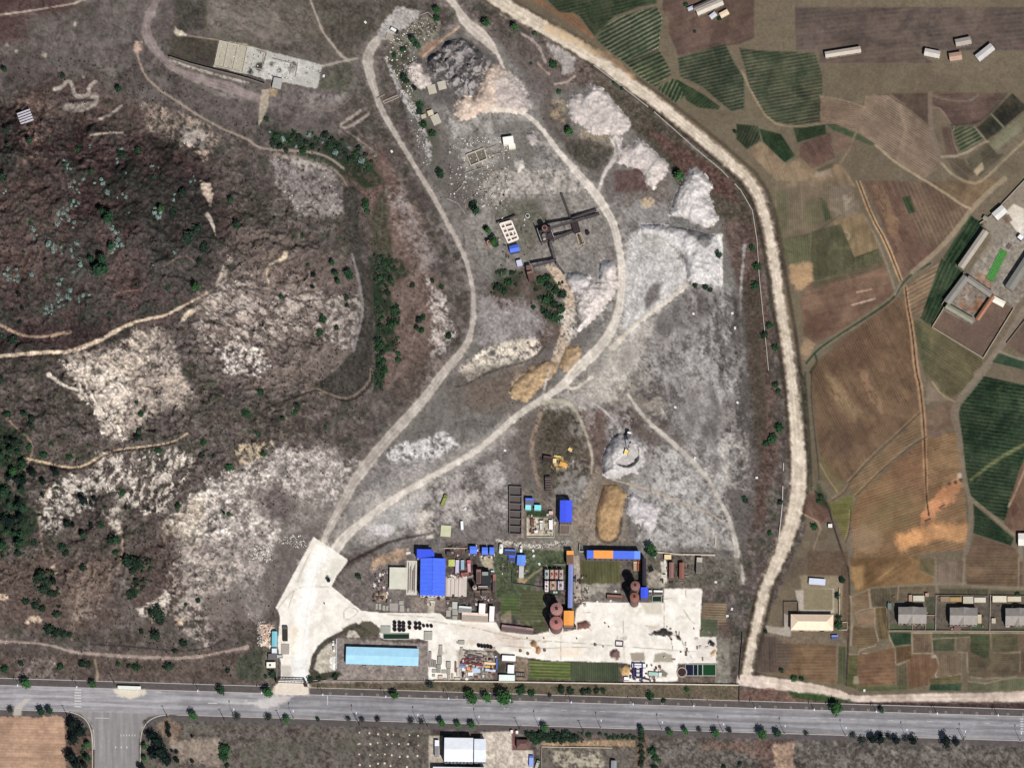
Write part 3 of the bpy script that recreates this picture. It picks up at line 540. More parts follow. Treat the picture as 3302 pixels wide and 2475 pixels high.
track(Z(1600,0,2.764,[(-60,985),(120,985),(230,1000),(340,1080),(440,1190),(560,1360),(700,1510),(840,1680)]) + Z(1600,600,2.764,[(880,60),(960,180),(1040,320),(1080,480),(1120,680),(1120,900),(1100,1060),(1060,1220),(960,1400),(820,1540),(700,1650)]) + Z(1600,1200,2.764,[(580,130),(400,250),(200,370)]) + Z(800,1200,2.764,[(2120,640),(1900,780),(1640,930),(1300,1120),(1050,1310),(860,1460),(780,1580)]),[16,18,16,20,34,36,30,28,30,40,44,30,26,24,26,34,44],(208,198,186),'pale haul road sweeping past the mixing station to the plaza',soft=4,ruts=.02)
track(Z(1600,600,2.764,[(1700,880),(1560,1000),(1400,1110),(1240,1240),(1130,1340),(1040,1440)]),[16,16,14,18,26],(206,196,180),'short haul road branch from the gravel bank',soft=3,ruts=.025)
track(Z(1600,0,2.764,[(1060,1250),(1100,1340),(1040,1440),(960,1540),(920,1680)]) + Z(1600,600,2.764,[(900,60)]),[40,24,14,12,14],(190,180,174),'narrow track linking the long gravel heap with the haul road',soft=4)
track(Z(1600,1200,2.764,[(420,270),(520,250),(620,260),(700,330),(760,440),(820,600),(860,760),(850,900)]),[20,14,14,12,10,10],(168,160,142),'curved khaki track through the middle of the works',soft=4)
track(Z(1600,1200,2.764,[(560,200),(760,220),(920,300),(1030,410),(1100,520)]),[14,12,8,6],(166,156,152),'curved track leading to the digger',soft=3)
track(Z(1600,1200,2.764,[(1180,200),(1290,370),(1420,500),(1600,650),(1760,800),(1900,960),(1980,1120),(2060,1260),(2110,1420),(2150,1580),(2140,1700)]) + Z(2000,1700,5.53,[(2150,700),(2200,1000)]),[10,14,18,18,16,14,16,20,24,20,10],(184,176,166),'long eastern track curving down the works boundary',soft=4,ruts=.03)
track(Z(1600,1200,2.764,[(1040,960),(1240,1010),(1480,1090),(1700,1180),(1880,1240),(2000,1320)]),[6,8,7,6,10],(170,156,142),'narrow cross track over the grey gravel ground',soft=2.5,ruts=0)
track(Z(1600,1200,2.764,[(600,120),(700,150),(770,100),(860,40)]),12,(200,190,172),'loop of bare track beside the haul road',ruts=0,reg=False)
track(Z(0,1800,2.457,[(-60,655),(280,665),(460,700),(560,740),(860,765),(1200,785),(1500,790),(1760,740),(1960,700)]),[10,8,9,12,14,12,10,16],(160,142,132),'brown dirt track parallel to the highway',soft=3,ruts=.025)
stroke(Z(0,1800,2.457,[(740,680),(1100,700),(1400,735),(1640,715),(1780,640)]),4,(62,54,54),.8)
stroke(Z(0,1800,2.457,[(750,800),(770,880),(770,960)]),8,(170,148,122),.7,warp=2)
track(Z(800,2200,2.765,[(760,370),(850,500),(960,620),(1060,760),(1120,860)]),[6,8,8,8],(168,150,140),'straight footpath crossing the waste ground south of the highway',ruts=0,soft=2.5)
stroke(Z(1600,1200,2.764,[(480,-40),(440,100),(410,240)]),8,(186,178,172),.8,soft=2,thr=.35,tk=6)
stroke(Z(1600,1200,2.764,[(400,290),(380,420),(330,560),(310,700),(340,860),(380,980),(410,1140)]),[6,16,18,14,12,14,10],(150,126,108),.75,soft=3,warp=3,thr=.36,tk=6)
patch(Z(1600,1200,2.764,[(500,770),(600,750),(640,830),(560,870),(480,850)]),(196,160,96),.8,soft=3,warp=4,thr=.48,tk=6)
# ditches along the dirt road
def ditch(P,wid,col=(58,54,46),a=.85):stroke(P,wid,col,a,soft=2)
ditch(Z(1600,0,2.764,[(-60,20),(180,150),(420,280),(640,400),(860,520)]),5)
ditch(Z(1600,0,2.764,[(300,10),(560,160),(860,350),(1100,530),(1300,690),(1560,860),(1750,1000),(1900,1140),(2060,1300),(2300,1540)]),7,(70,66,56))
# eastern farmland base
EAST = D([(1040,-40),(1250,90),(1400,190),(1560,320),(1665,430),(1690,560),(1700,700),(1740,830),(1750,1040),(1740,1150),(1660,1330),(1630,1450),(1700,1480),(1850,1510),(2290,1510),(2290,-60)])
patch(EAST,(116,104,88),.95,soft=5,warp=3,vary=.04)
patch(EAST,(84,84,64),.3,soft=8,thr=.54,tk=70)
region(EAST,'farmland','open farmland east of the dirt road')
s3 = lambda P:Z(1600,0,2.764,P); s4 = lambda P:Z(2400,0,2.452,P); s5 = lambda P:Z(2400,600,2.452,P)
s6 = lambda P:Z(2400,1200,2.452,P); s7 = lambda P:Z(2400,1800,2.452,P)
GR,ST = (44,66,48),(150,148,122)
field(s3([(380,-80),(1420,-80),(1430,30),(1250,70),(1050,150),(950,250),(880,330),(850,290),(740,140),(560,110)]),(42,62,46),-14,11,.55,(92,98,74),'dark green crop field at the top beside the dirt road')
field(s3([(300,0),(380,-20),(560,110),(700,120),(880,330),(860,350),(700,240),(480,100)]),(140,108,84),40,9,.2,None,'bare tan triangle between green field and dirt road')
field(s3([(890,350),(960,240),(1100,150),(1430,60),(1480,160),(1450,420),(1150,560),(1060,500)]),(44,66,50),-28,13,.75,(160,156,132),'green field striped with pale ridges, upper plot by the road')
field(s3([(1150,560),(1450,440),(1540,600),(1560,660),(1420,780),(1300,700)]),(42,62,48),-24,13,.6,(160,158,124),'green field striped with pale ridges, lower plot by the road')
field(s3([(1430,790),(1580,700),(1700,770),(1680,860),(1600,920)]),(44,70,48),-65,13,.7,(150,148,118),'small striped green plot above the road bend')
field(s3([(1600,700),(1700,760),(1860,850),(1990,950),(1980,980),(1800,960),(1700,900)]),(40,66,46),-40,10,.35,(100,110,78),'dark green wedge between the striped plots')
field(s3([(1500,-80),(2300,-80),(2300,340),(2160,400),(1600,440),(1540,300),(1540,180),(1480,80)]),(104,84,80),-20,12,.35,(84,92,70),'brown ploughed field around the top farmhouse')
field(s3([(1600,440),(2000,380),(2020,400),(1620,500)]),(96,78,76),-12,60,.1,None,'narrow brown strip between two dark ditches')
field(s3([(1620,520),(2040,390),(2120,560),(2211,700),(2211,980),(2100,990),(1980,900),(1820,760),(1640,690)]),(48,68,54),-13,11,.7,(116,108,92),'large green and brown striped field west of the field path')
field(s4([(-40,380),(100,400),(560,420),(620,600),(620,960),(400,990),(200,960),(60,740)]),(58,74,58),-10,11,.7,(126,116,98),'green and brown striped field east of the field path')
field(s4([(410,400),(600,400),(600,500),(800,500),(1100,500),(1500,500),(1340,400),(2300,400),(2300,60),(400,60)]),(96,86,84),-6,14,.3,None,'grey brown plots around the northern farmhouses')
field(s4([(600,760),(960,850),(880,1040),(720,1000),(600,960)]),(140,120,106),8,7,.3,(164,150,130),'small tan plot beside the striped green field')
field(s4([(960,760),(1180,750),(1460,1000),(1540,1290),(1400,1420),(1040,1150),(900,1040)]),(134,116,104),32,7,.45,(176,162,144),'large tan field with fine diagonal furrows')
field(s4([(1160,740),(1460,740),(1460,990)]),(92,80,74),32,7,.2,None,'dark brown triangular plot south of the title fields')
field(s4([(1490,740),(2060,740),(1960,880),(1840,980),(1640,990),(1560,860),(1490,830)]),(100,82,80),-4,9,.25,None,'round dark brown field with a pale arc')
stroke(s4([(1500,760),(1640,800),(1790,800),(1850,750)]),7,(124,126,112),.8,soft=3)
stroke(s4([(1490,850),(1560,860),(1640,990)]),4,(168,140,128),.6)
field(s4([(1960,900),(2120,740),(2240,850),(2060,1000)]),(52,54,50),40,9,.3,None,'blackish green square plot, upper of two')
field(s4([(1840,1010),(1950,910),(2050,1010),(1920,1110)]),(56,60,54),40,9,.3,None,'blackish green square plot, lower of two')
field(s4([(1640,1010),(1810,1000),(1890,1100),(1710,1210)]),(62,82,58),-28,12,.75,(148,144,124),'small green plot with bold pale ridges')
field(s4([(1560,1000),(1630,1010),(1710,1230),(1600,1230)]),(108,92,86),75,9,.3,None,'narrow brown plot beside the ridged plot')
field(s4([(1920,1140),(2260,860),(2260,980),(1990,1200)]),(130,130,110),-38,9,.4,(100,110,84),'long pale green strip in the upper right')
field(s4([(1760,1260),(1930,1130),(2000,1220),(2060,1220),(1860,1400),(1800,1360)]),(92,88,76),-38,12,.4,None,'dark plot with a pale worn patch')
patch(s4([(1810,1350),(1880,1290),(1890,1330),(1840,1390)]),(190,174,148),.9,soft=4,warp=3)
field(s4([(1600,1250),(1740,1260),(1820,1380),(1760,1440),(1680,1400)]),(106,96,84),40,9,.3,None,'grey brown plot at the path fork')
patch(s4([(640,980),(720,980),(900,1060),(1040,1140),(1000,1150),(860,1090),(700,1030)]),(50,76,50),.9,soft=3,warp=3)
field(s4([(390,1010),(640,980),(650,1060),(420,1130)]),(42,66,46),20,9,.3,(80,92,66),'small dark green plot under the striped field')
field(s4([(120,1020),(290,1060),(400,1230),(320,1290),(150,1120)]),(40,66,46),50,9,.35,(74,92,64),'dark green wedge plot by the ditch')
field(s4([(-60,980),(110,1000),(130,1110),(20,1180),(-60,1100)]),(48,60,48),-65,10,.5,(92,104,78),'dark striped plot at the road corner')
field(s4([(20,1190),(130,1120),(340,1300),(440,1240),(540,1330),(620,1310),(760,1290),(880,1471),(300,1471)]),(142,124,104),70,8,.3,(166,148,122),'tan uneven ground below the green plots')
field(s4([(440,1140),(680,1050),(720,1250),(560,1330),(440,1240)]),(104,82,78),60,9,.25,None,'reddish brown plot with faint furrows')
patch(s4([(700,1050),(760,1050),(860,1110),(800,1220),(720,1200)]),(128,104,92),.8,soft=6,warp=5)
patch(s4([(540,1340),(700,1280),(720,1320),(600,1370)]),(70,74,66),.8,soft=4,warp=4)
patch(s4([(560,1370),(680,1330),(700,1400),(560,1400)]),(168,158,146),.7,soft=5,warp=5)
# middle plots by the dirt road
field(s5([(250,-40),(700,-40),(860,60),(960,240),(680,280),(560,340),(420,400),(270,390),(240,120)]),(126,114,98),88,7,.3,(146,140,116),'patchy khaki plot east of the road bend')
patch(s5([(480,120),(600,90),(680,270),(560,310),(470,280)]),(100,102,78),.7,soft=6,warp=5)
patch(s5([(600,90),(640,110),(690,260),(640,280)]),(54,74,56),.8,soft=5)
patch(s5([(660,-20),(840,20),(930,210),(700,250)]),(130,120,112),.8,soft=8,warp=6)
patch(s5([(770,60),(850,60),(870,150),(800,210)]),(170,158,148),.7,soft=5,warp=5,thr=.42)
patch(s5([(250,40),(330,60),(380,320),(270,380)]),(96,102,78),.7,soft=7)
field(s5([(690,280),(940,220),(1040,380),(1060,500),(870,570),(800,420)]),(136,118,92),85,6,.4,(156,142,112),'tan dotted plot with an old pit')
patch(ell(2400 + 800 / 2.452,600 + 395 / 2.452,15,14),(176,166,146),.8,soft=3)
patch(ell(2400 + 795 / 2.452,600 + 388 / 2.452,10,8),(128,112,92),.9,soft=3)
field(s5([(540,360),(760,300),(870,560),(1060,500),(1100,610),(760,700),(560,750),(520,600)]),(88,90,70),86,6,.4,(112,110,84),'dark green-brown plot in the middle of the farmland')
field(s5([(290,420),(520,380),(530,590),(350,620)]),(104,108,82),86,7,.4,(130,128,98),'mottled green plot by the dirt road')
patch(s5([(355,620),(530,600),(550,740),(500,800),(420,820),(370,760)]),(196,160,122),.9,soft=6,warp=6,vary=.06)
field(s5([(490,790),(1110,600),(1180,820),(1190,850),(1060,940),(720,1170),(560,1240),(470,1180),(450,900)]),(118,94,82),-10,7,.45,(150,124,106),'reddish brown ploughed field above the diagonal ditch')
patch(s5([(500,770),(1090,610),(1110,650),(560,810)]),(82,84,66),.7,soft=5,warp=3)
patch(s5([(480,1000),(700,950),(760,1060),(560,1200),(480,1120)]),(94,70,62),.6,soft=14,warp=8)
for q in [[(890,840),(1005,815)],[(850,940),(1030,890)]]:stroke(s5(q),5,(190,172,154),.9,soft=1.5,warp=1,sm=0)
patch(s5([(470,1200),(560,1260),(490,1380),(450,1300)]),(176,144,114),.7,soft=8)
field(s5([(940,-40),(1200,-40),(1300,240),(1560,480),(1440,620),(1290,690),(1250,740),(1160,480),(1080,260)]),(112,88,80),63,8,.35,(140,116,98),'brown furrowed field east of the twin ridges')
patch(s5([(1020,-20),(1100,0),(1220,300),(1240,520),(1150,400),(1080,180)]),(156,128,98),.7,soft=8,warp=8,thr=.40,streak=(65,60,10))
field(s5([(1200,-40),(1460,-20),(1640,110),(1800,180),(1640,380),(1500,500),(1400,440)]),(112,94,82),66,13,.4,(144,126,108),'brown field with wide dark furrows')
patch(s5([(1245,90),(1305,75),(1355,205),(1300,220)]),(48,72,50),.95,soft=2)
field(s5([(1480,-20),(1920,-60),(2060,-60),(1900,80),(1800,165),(1640,90)]),(122,104,84),30,9,.35,(140,124,100),'khaki field inside the path loop')
field(s5([(1790,230),(1890,300),(1660,650),(1570,570)]),(38,62,46),-58,14,.5,(98,112,82),'dark green crop strip beside the long barn, upper half')
field(s5([(1560,570),(1740,680),(1480,1120),(1390,1040)]),(38,62,46),-66,13,.55,(98,112,84),'dark green crop strip beside the courtyard farm, lower half')
field(s5([(1270,810),(1550,590),(1400,1030),(1320,1010)]),(126,106,88),-28,12,.65,(172,152,126),'tan field with bold ridges between ditch and green strip')
field(s6([(530,-40),(1200,-600),(1280,-560),(1350,0),(1390,320),(1060,600),(800,870),(700,820),(600,640),(560,380)]),(112,90,74),64,8,.4,(142,120,92),'great brown sloping field below the diagonal ditch')
patch(s6([(640,20),(720,40),(900,300),(860,380),(720,240)]),(168,146,112),.7,soft=16,warp=8,thr=.36,streak=(64,70,9))
patch(s6([(900,-20),(960,-20),(1060,200),(1120,360),(1040,300)]),(158,128,106),.6,soft=6,warp=5,thr=.40)
patch(s6([(700,-400),(1000,-300),(1100,-120),(900,0),(700,-80)]),(92,68,60),.5,soft=24,warp=12)
patch(s6([(640,500),(800,460),(900,560),(820,680),(680,640)]),(86,70,66),.5,soft=20,warp=12)
patch(s6([(560,640),(640,680),(800,860),(740,960),(620,820)]),(116,106,70),.6,soft=10,warp=6)
field(s6([(1330,-420),(1480,-380),(1880,-120),(1880,0),(1700,180),(1540,180),(1440,60),(1370,-200)]),(100,98,74),35,9,.4,(124,116,88),'olive field south of the walled yard')
patch(s6([(1350,-380),(1450,-300),(1480,0),(1400,-100)]),(72,84,62),.7,soft=6,warp=5,thr=.36,streak=(70,60,8))
patch(s6([(1440,20),(1500,60),(1560,160),(1640,220),(1440,250)]),(146,130,116),.7,soft=6)
patch(ell(2400 + 1640 / 2.452,1200 + 155 / 2.452,18,14),(76,74,52),.8,soft=6)
field(s6([(1890,30),(2300,120),(2300,520),(2180,760),(2060,1180),(1790,1000),(1740,700),(1700,330),(1720,200)]),(32,56,42),8,12,.45,(92,112,84),'large dark green field on the right edge',vary=.14)
field(s6([(1800,1030),(2130,1310),(2110,1370),(1810,1270)]),(36,60,44),14,10,.4,(66,88,64),'dark green triangular field below the path')
stroke(s6([(1790,850),(1980,700),(2230,560)]),[8,12,10],(120,120,74),.8,soft=4,warp=3)
field(s6([(2210,700),(2300,600),(2300,1290),(2170,1310),(2060,1200),(2100,1000)]),(108,84,74),75,9,.3,None,'brown field at the right edge below the green field')
field(s6([(1830,1290),(2120,1380),(2200,1471),(2200,1700),(1760,1690),(1760,1480)]),(112,92,80),3,10,.35,None,'brown field south of the green triangle')
field(s6([(1400,330),(1640,210),(1680,330),(1700,440),(1570,460),(1440,520)]),(120,100,86),-24,6,.4,(152,134,118),'narrow brown plot left of the field lane')
field(s6([(820,880),(1390,330),(1400,490),(1150,730),(880,990),(860,950)]),(126,104,82),-24,9,.45,(158,138,110),'long diagonal tan strip across the slope')
field(s6([(900,980),(1160,750),(1430,520),(1700,460),(1740,900),(1760,1180),(1770,1400),(1500,1420),(1200,1471),(870,1471),(840,1150)]),(132,104,78),-18,9,.5,(168,140,108),'large ochre field with fine slanting furrows',vary=.10)
patch(s6([(1150,700),(1420,560),(1440,960),(1200,950)]),(118,84,68),.6,soft=20,warp=12,vary=.1)
patch(s6([(1460,480),(1680,460),(1720,860),(1580,900),(1460,760)]),(176,142,106),.5,soft=20,warp=12,thr=.40,streak=(0,60,10))
patch(s6([(1080,1000),(1280,960),(1420,1080),(1300,1240),(1060,1330),(920,1200)]),(98,94,66),.55,soft=18,warp=14,thr=.42)
patch(s6([(1180,1290),(1500,1180),(1780,1200),(1760,1330),(1480,1330),(1240,1400)]),(224,160,106),.95,soft=12,warp=8,vary=.08)
patch(s6([(830,1250),(960,1200),(1120,1320),(1000,1440),(840,1400)]),(150,130,110),.6,soft=16,warp=10)
field(s6([(560,1040),(700,1030),(860,960),(860,1060),(820,1260),(800,1320),(760,1250),(680,1080)]),(110,110,66),-4,7,.5,(150,142,98),'small olive terraced plot by the ditch')
field(s6([(480,960),(600,960),(660,1060),(680,1180),(600,1200),(460,1120)]),(112,88,80),60,9,.3,None,'small brown plot at the bend of the dirt road')
patch(s6([(1560,920),(1680,840),(1720,900),(1640,1040),(1560,1080),(1480,1180),(1400,1200),(1400,1120)]),(216,142,98),.95,soft=7,warp=7,vary=.1)
for q in [[(1540,1070),(1580,1045)],[(1430,1175),(1470,1155)]]:stroke(s6(q),5,(60,40,34),.95,soft=1.5,sm=0)
stroke(s6([(1450,1130),(1560,1050),(1720,900)]),5,(196,140,110),.8)
for q in [(1620,880,14),(1670,870,13),(1715,850,13),(1310,640,6)]:patch(ell(2400 + q[0] / 2.452,1200 + q[1] / 2.452,q[2] / 2.4,q[2] / 2.6),(60,52,54),.9,soft=3,warp=2)
patch(ell(2400 + 1705 / 2.452,1200 + 815 / 2.452,8,8),(222,216,210),.9,soft=3,warp=2)
patch(s6([(1470,470),(1550,440),(1560,490),(1480,520)]),(112,92,94),.8,soft=3,warp=4)
# twin spoil ridges and their ditch
for dx in (-5,6):
    stroke([(a + dx,b) for a,b in s5([(900,-40),(1010,250),(1120,440),(1240,750)])],5,(208,172,130),.9,soft=2,warp=1.5,tk=6)
stroke(s5([(900,-40),(1010,250),(1120,440),(1240,750)]),4,(84,56,46),.9,soft=1.5)
stroke(s5([(1275,800),(1290,940),(1330,1150),(1360,1471)]) + s6([(1390,100),(1420,400),(1430,700),(1440,1000),(1460,1130)]),[14,14,18,18,16,10,12],(194,154,118),.8,soft=3,warp=2)
stroke(s5([(1275,800),(1290,940),(1330,1150),(1360,1471)]) + s6([(1390,100),(1420,400),(1430,700),(1440,1000),(1460,1130)]),5,(66,42,34),.95,soft=1.5)
# irrigation ditches
def irr(P,w=8):
    stroke(P,w + 6,(122,118,96),.8,soft=3); stroke(P,w * .55,(46,54,44),.95,soft=1.8)
irr(s5([(490,1400),(570,1300),(740,1180),(980,1030),(1140,920),(1200,860),(1240,780),(1330,690),(1470,610)]),12)
stroke(s5([(560,1330),(580,1390),(520,1471)]),7,(52,62,48),.9)
stroke(s5([(230,180),(260,360),(320,700),(380,1000),(420,1280),(440,1471)]) + s6([(480,60),(500,300),(520,600),(530,900)]),8,(66,58,50),.9,soft=3)
stroke(s6([(530,0),(530,240),(560,500),(590,780),(590,850)]),4,(50,54,44),.9)
stroke(s6([(480,0),(500,400),(530,930)]),6,(48,66,50),.8)
stroke(s6([(560,940),(660,1040),(700,1200),(790,1471)]) + s7([(830,100),(830,400),(820,700),(805,1000)]),6,(50,44,42),.95,soft=2)
patch(s6([(580,880),(640,960),(680,1080),(600,1060),(560,980)]),(48,62,46),.7,soft=7,warp=6)
for q in [[(820,880),(980,700),(1200,500),(1390,320)],[(880,980),(1050,810),(1150,720),(1320,580),(1440,510)],[(700,1010),(780,960),(830,890)],[(840,1100),(830,1260),(800,1340)]]:
    stroke(s6(q),4,(76,62,52),.85,soft=2)
    stroke([(a - 3,b - 5) for a,b in s6(q)],3,(178,152,120),.6,soft=2)
stroke(s6([(600,720),(650,820),(740,950)]),4,(190,160,118),.7)
stroke(s5([(950,240),(1040,400),(1120,600),(1190,810)]),7,(142,132,116),.8)
# lanes between plots
LN = (164,148,126)
for P,wv,c in [(s4([(-20,560),(60,740),(200,970),(400,1010),(640,975)]),7,(150,134,112)),(s4([(1030,750),(950,900),(880,1050),(840,1170),(760,1290)]),8,(138,120,104)),
                 (s4([(1040,1150),(1200,1290),(1400,1410),(1500,1471)]) + s5([(1640,90),(1720,150),(1800,180)]),8,(186,168,140)),
                 (s4([(1470,740),(1470,1000),(1530,1200),(1560,1290)]),16,(134,118,108)),(s4([(1560,1240),(1720,1230),(1900,1120),(1930,1120)]),8,(176,164,142)),
                 (s4([(1560,1290),(1640,1380),(1800,1460),(1900,1420),(2060,1260),(2300,1040)]),8,(164,150,126)),(s4([(1140,750),(1300,860),(1460,1000)]),7,(110,96,84)),
                 (s4([(1950,900),(2050,1010)]),4,(120,124,104)),(s4([(1820,1000),(1910,1110)]),5,(148,144,126)),(s4([(1400,1420),(1520,1330)]),4,(160,140,120)),
                 (s4([(1640,990),(1840,980),(1960,880),(2070,740)]),8,(62,60,54)),(s4([(600,760),(780,790),(960,850)]),4,(164,148,128)),
                 (s4([(1660,1000),(1640,1080),(1700,1230)]),4,(150,136,120)),
                 (s5([(2060,-60),(1920,60),(1800,180),(1700,320),(1540,500),(1440,590),(1330,680)]),16,(158,142,120)),(s5([(1240,760),(1190,860)]),6,(150,144,128)),
                 (s5([(480,390),(560,370),(700,270),(760,230)]),3,(70,78,58)),(s5([(870,570),(1060,500)]),4,(60,72,54)),
                 (s6([(1930,-60),(1780,130),(1700,220),(1650,330),(1700,480),(1740,860),(1790,1020),(1800,1200),(1740,1471)]),[20,26,26,22,16,14,20,14],(136,124,110)),
                 (s6([(1490,80),(1560,180),(1660,230)]),5,(178,160,132)),(s6([(1790,1000),(1900,1080),(2060,1220),(2190,1330)]),[16,10,9,12],(142,130,112)),
                 (s6([(2230,740),(2140,960),(2090,1060)]),6,(176,156,134)),(s6([(2180,1310),(2190,1480)]),14,(134,122,112)),
                 (s6([(470,1120),(620,1200),(560,1350),(530,1471)]),5,(172,148,126)),
                 (s7([(860,300),(1000,240),(1010,235)]),5,(158,144,120)),(s7([(1000,240),(1200,215),(1500,200),(1740,200),(2000,230),(2300,240)]),[6,6,8,12,14,14],(130,122,104)),
                 (s7([(1510,0),(1510,200),(1530,260)]),12,(132,120,108)),(s7([(1740,0),(1730,190)]),8,(150,134,116)),(s7([(2170,0),(2165,230)]),7,(144,128,112)),
                 (s7([(1380,60),(1400,110),(1500,150)]),4,(152,138,116)),(s7([(1220,220),(1210,340)]),4,(166,148,128)),
                 (s7([(980,250),(1000,380)]),[5,12],(170,148,128)),(s7([(880,430),(940,400),(1030,390),(1120,380)]),3,(176,160,138)),(s7([(1030,390),(1030,540),(1070,680),(910,720),(900,760)]),3.5,(178,160,138)),
                 (s7([(880,430),(910,540),(1030,545)]),3.5,(168,150,130)),(s7([(1130,380),(1140,620),(1190,700),(1200,840)]),3.5,(170,152,132)),(s7([(940,750),(1060,740),(1190,700)]),3.5,(178,160,136)),
                 (s7([(830,755),(900,755)]),3,(170,150,130)),(s7([(840,300),(860,400),(845,680)]),8,(160,146,130)),(s7([(1200,690),(1320,680)]),3,(150,140,118)),(s7([(1325,590),(1330,790),(1210,840)]),5,(168,154,132)),
                 (s7([(1480,600),(1490,740)]),3.5,(160,146,124)),(s7([(1330,750),(1490,745),(1520,770),(1545,860),(1500,930),(1550,945),(1715,910)]),3.5,(172,156,134)),
                 (s7([(1490,635),(1670,625),(1780,620)]),3,(164,150,130)),(s7([(1670,620),(1665,735),(1760,745)]),3,(164,150,130)),(s7([(1720,750),(1715,1030)]),5,(134,120,106)),(s7([(1760,740),(1765,930),(1900,950),(2040,940)]),3.5,(172,160,138)),
                 (s7([(1950,590),(1955,745),(2060,750),(2180,735)]),3.5,(168,154,132)),(s7([(2180,735),(2180,930),(2040,950),(1900,990)]),3.5,(168,154,132)),(s7([(1770,970),(1930,990),(2060,950),(2300,940)]),3,(150,148,124)),
                 (s7([(1460,1010),(1480,960),(1560,945)]),3,(150,140,118)),(s7([(740,690),(735,960)]),5,(150,126,110)),(s7([(1330,585),(2300,590)]),4,(184,172,152))]:
    stroke(P,wv,c,.85,soft=2,warp=1)
region(s5([(2060,-60),(1920,60),(1800,180),(1700,320),(1540,500),(1440,590),(1330,680)]),'farm_lane','farm lane running down beside the dark green strip',stroke_w=[16,16])
region(s6([(1930,-60),(1780,130),(1700,220),(1650,330),(1700,480),(1740,860),(1790,1020),(1800,1200),(1740,1471)]),'farm_lane','farm lane along the west side of the large green field',stroke_w=[20,22,18,14])
# gardens between ditch and highway, right
gard = [([(860,300),(980,250),(990,370),(880,420),(850,520)],(116,98,80),0,9),([(1000,240),(1210,225),(1205,350),(1130,380),(1010,380)],(92,86,72),90,9),
        ([(1225,225),(1510,215),(1510,290),(1340,290),(1220,340)],(98,90,76),0,9),([(1540,240),(1930,240),(1930,290),(1540,285)],(82,82,68),0,10),([(1950,250),(2300,250),(2300,290),(1950,290)],(92,90,76),0,10),
        ([(890,430),(1030,395),(1030,530),(905,530)],(132,112,94),12,9),([(1040,390),(1125,385),(1140,630),(1070,640)],(104,92,68),80,9),([(860,540),(1030,545),(1060,670),(910,710),(850,690)],(112,96,74),0,8),
        ([(1145,585),(1320,585),(1320,675),(1190,690)],(48,72,54),2,9),([(1335,600),(1480,600),(1485,740),(1340,745)],(112,96,82),90,7),([(1490,640),(1665,630),(1665,730),(1495,735)],(76,84,66),0,8),
        ([(1490,590),(1780,590),(1780,615),(1490,625)],(74,86,66),0,9),([(1675,630),(1780,625),(1770,740),(1675,735)],(100,92,80),90,6),([(1785,595),(1945,595),(1950,745),(2180,750),(2175,925),(2040,935),(1900,945),(1775,925)],(98,90,76),0,6),
        ([(1790,600),(1940,600),(1930,800),(1790,740)],(66,80,58),0,8),([(1955,595),(2160,595),(2170,735),(1960,740)],(92,92,72),0,6),([(2170,595),(2300,595),(2300,730),(2175,730)],(116,98,84),0,7),
        ([(2185,740),(2300,735),(2300,930),(2185,930)],(104,86,76),90,8),([(1770,980),(1930,995),(2060,955),(2300,945),(2300,1000),(2060,1050),(1770,1050)],(98,106,84),90,7),
        ([(900,770),(1190,700),(1195,990),(900,1010)],(118,92,74),-3,12),([(830,770),(895,765),(890,1030),(815,1010)],(92,96,64),0,10),([(1200,700),(1320,685),(1325,790),(1205,830)],(98,78,60),88,10),
        ([(1200,850),(1280,830),(1290,1010),(1210,1020)],(98,92,74),90,9),([(1285,820),(1340,760),(1500,760),(1540,860),(1490,930),(1460,1000),(1300,1030)],(118,92,74),85,8),
        ([(1555,760),(1710,755),(1710,900),(1530,930)],(118,104,88),88,7),([(1470,950),(1710,915),(1710,985),(1470,1000)],(96,92,66),0,8),([(1470,1000),(1720,985),(1715,1045),(1465,1040)],(46,72,56),88,7),
        ([(900,1010),(1290,1000),(1290,1040),(900,1050)],(90,100,70),0,7),([(120,610),(260,620),(270,900),(120,900)],(98,86,82),88,9),([(250,650),(730,690),(720,1000),(480,950),(260,910)],(118,96,76),0,10),
        ([(745,690),(805,700),(800,1000),(735,990)],(84,90,68),90,9),([(1540,30),(1740,20),(1720,190),(1530,190)],(120,106,98),92,6),([(1755,-30),(2160,-40),(2160,220),(1760,200)],(110,92,76),0,9),
        ([(840,0),(1380,-20),(1400,110),(1500,150),(1490,195),(1210,210),(1010,225),(900,270),(850,200)],(124,98,70),-30,7),([(1390,0),(1505,0),(1505,140),(1390,90)],(96,88,66),60,6)]
onames = ['first','second','third','fourth','fifth','sixth','seventh','eighth','ninth','tenth','eleventh','twelfth','thirteenth','fourteenth','fifteenth','sixteenth','seventeenth','eighteenth','nineteenth','twentieth']
def ordn(i):
    if i < 20:return onames[i]
    t = {2:'twenty',3:'thirty',4:'forty',5:'fifty',6:'sixty',7:'seventy',8:'eighty',9:'ninety'}[(i + 1) // 10] if i < 99 else 'hundred'
    r = (i + 1) % 10
    return t + ('ieth' if False else ('-' + onames[r - 1] if r else '')) if r else t.replace('y','ieth')
def cname(c):
    r,g,b = c
    return 'dark green' if g > r * 1.2 else ('olive green' if g > r * .97 else ('grey green' if g > r * .93 else ('grey brown' if r < 112 and b > r * .8 else ('ochre brown' if b < r * .68 else 'brown'))))
cnt = {}
order = sorted(gard,key=lambda q:sum(p[0] for p in q[0]) / len(q[0]))
rank = {}
for q in order:
    k = ('front' if sum(p[1] for p in q[0]) / len(q[0]) > 580 else 'back',cname(q[1])); rank[id(q)] = (k,cnt.get(k,0)); cnt[k] = cnt.get(k,0) + 1
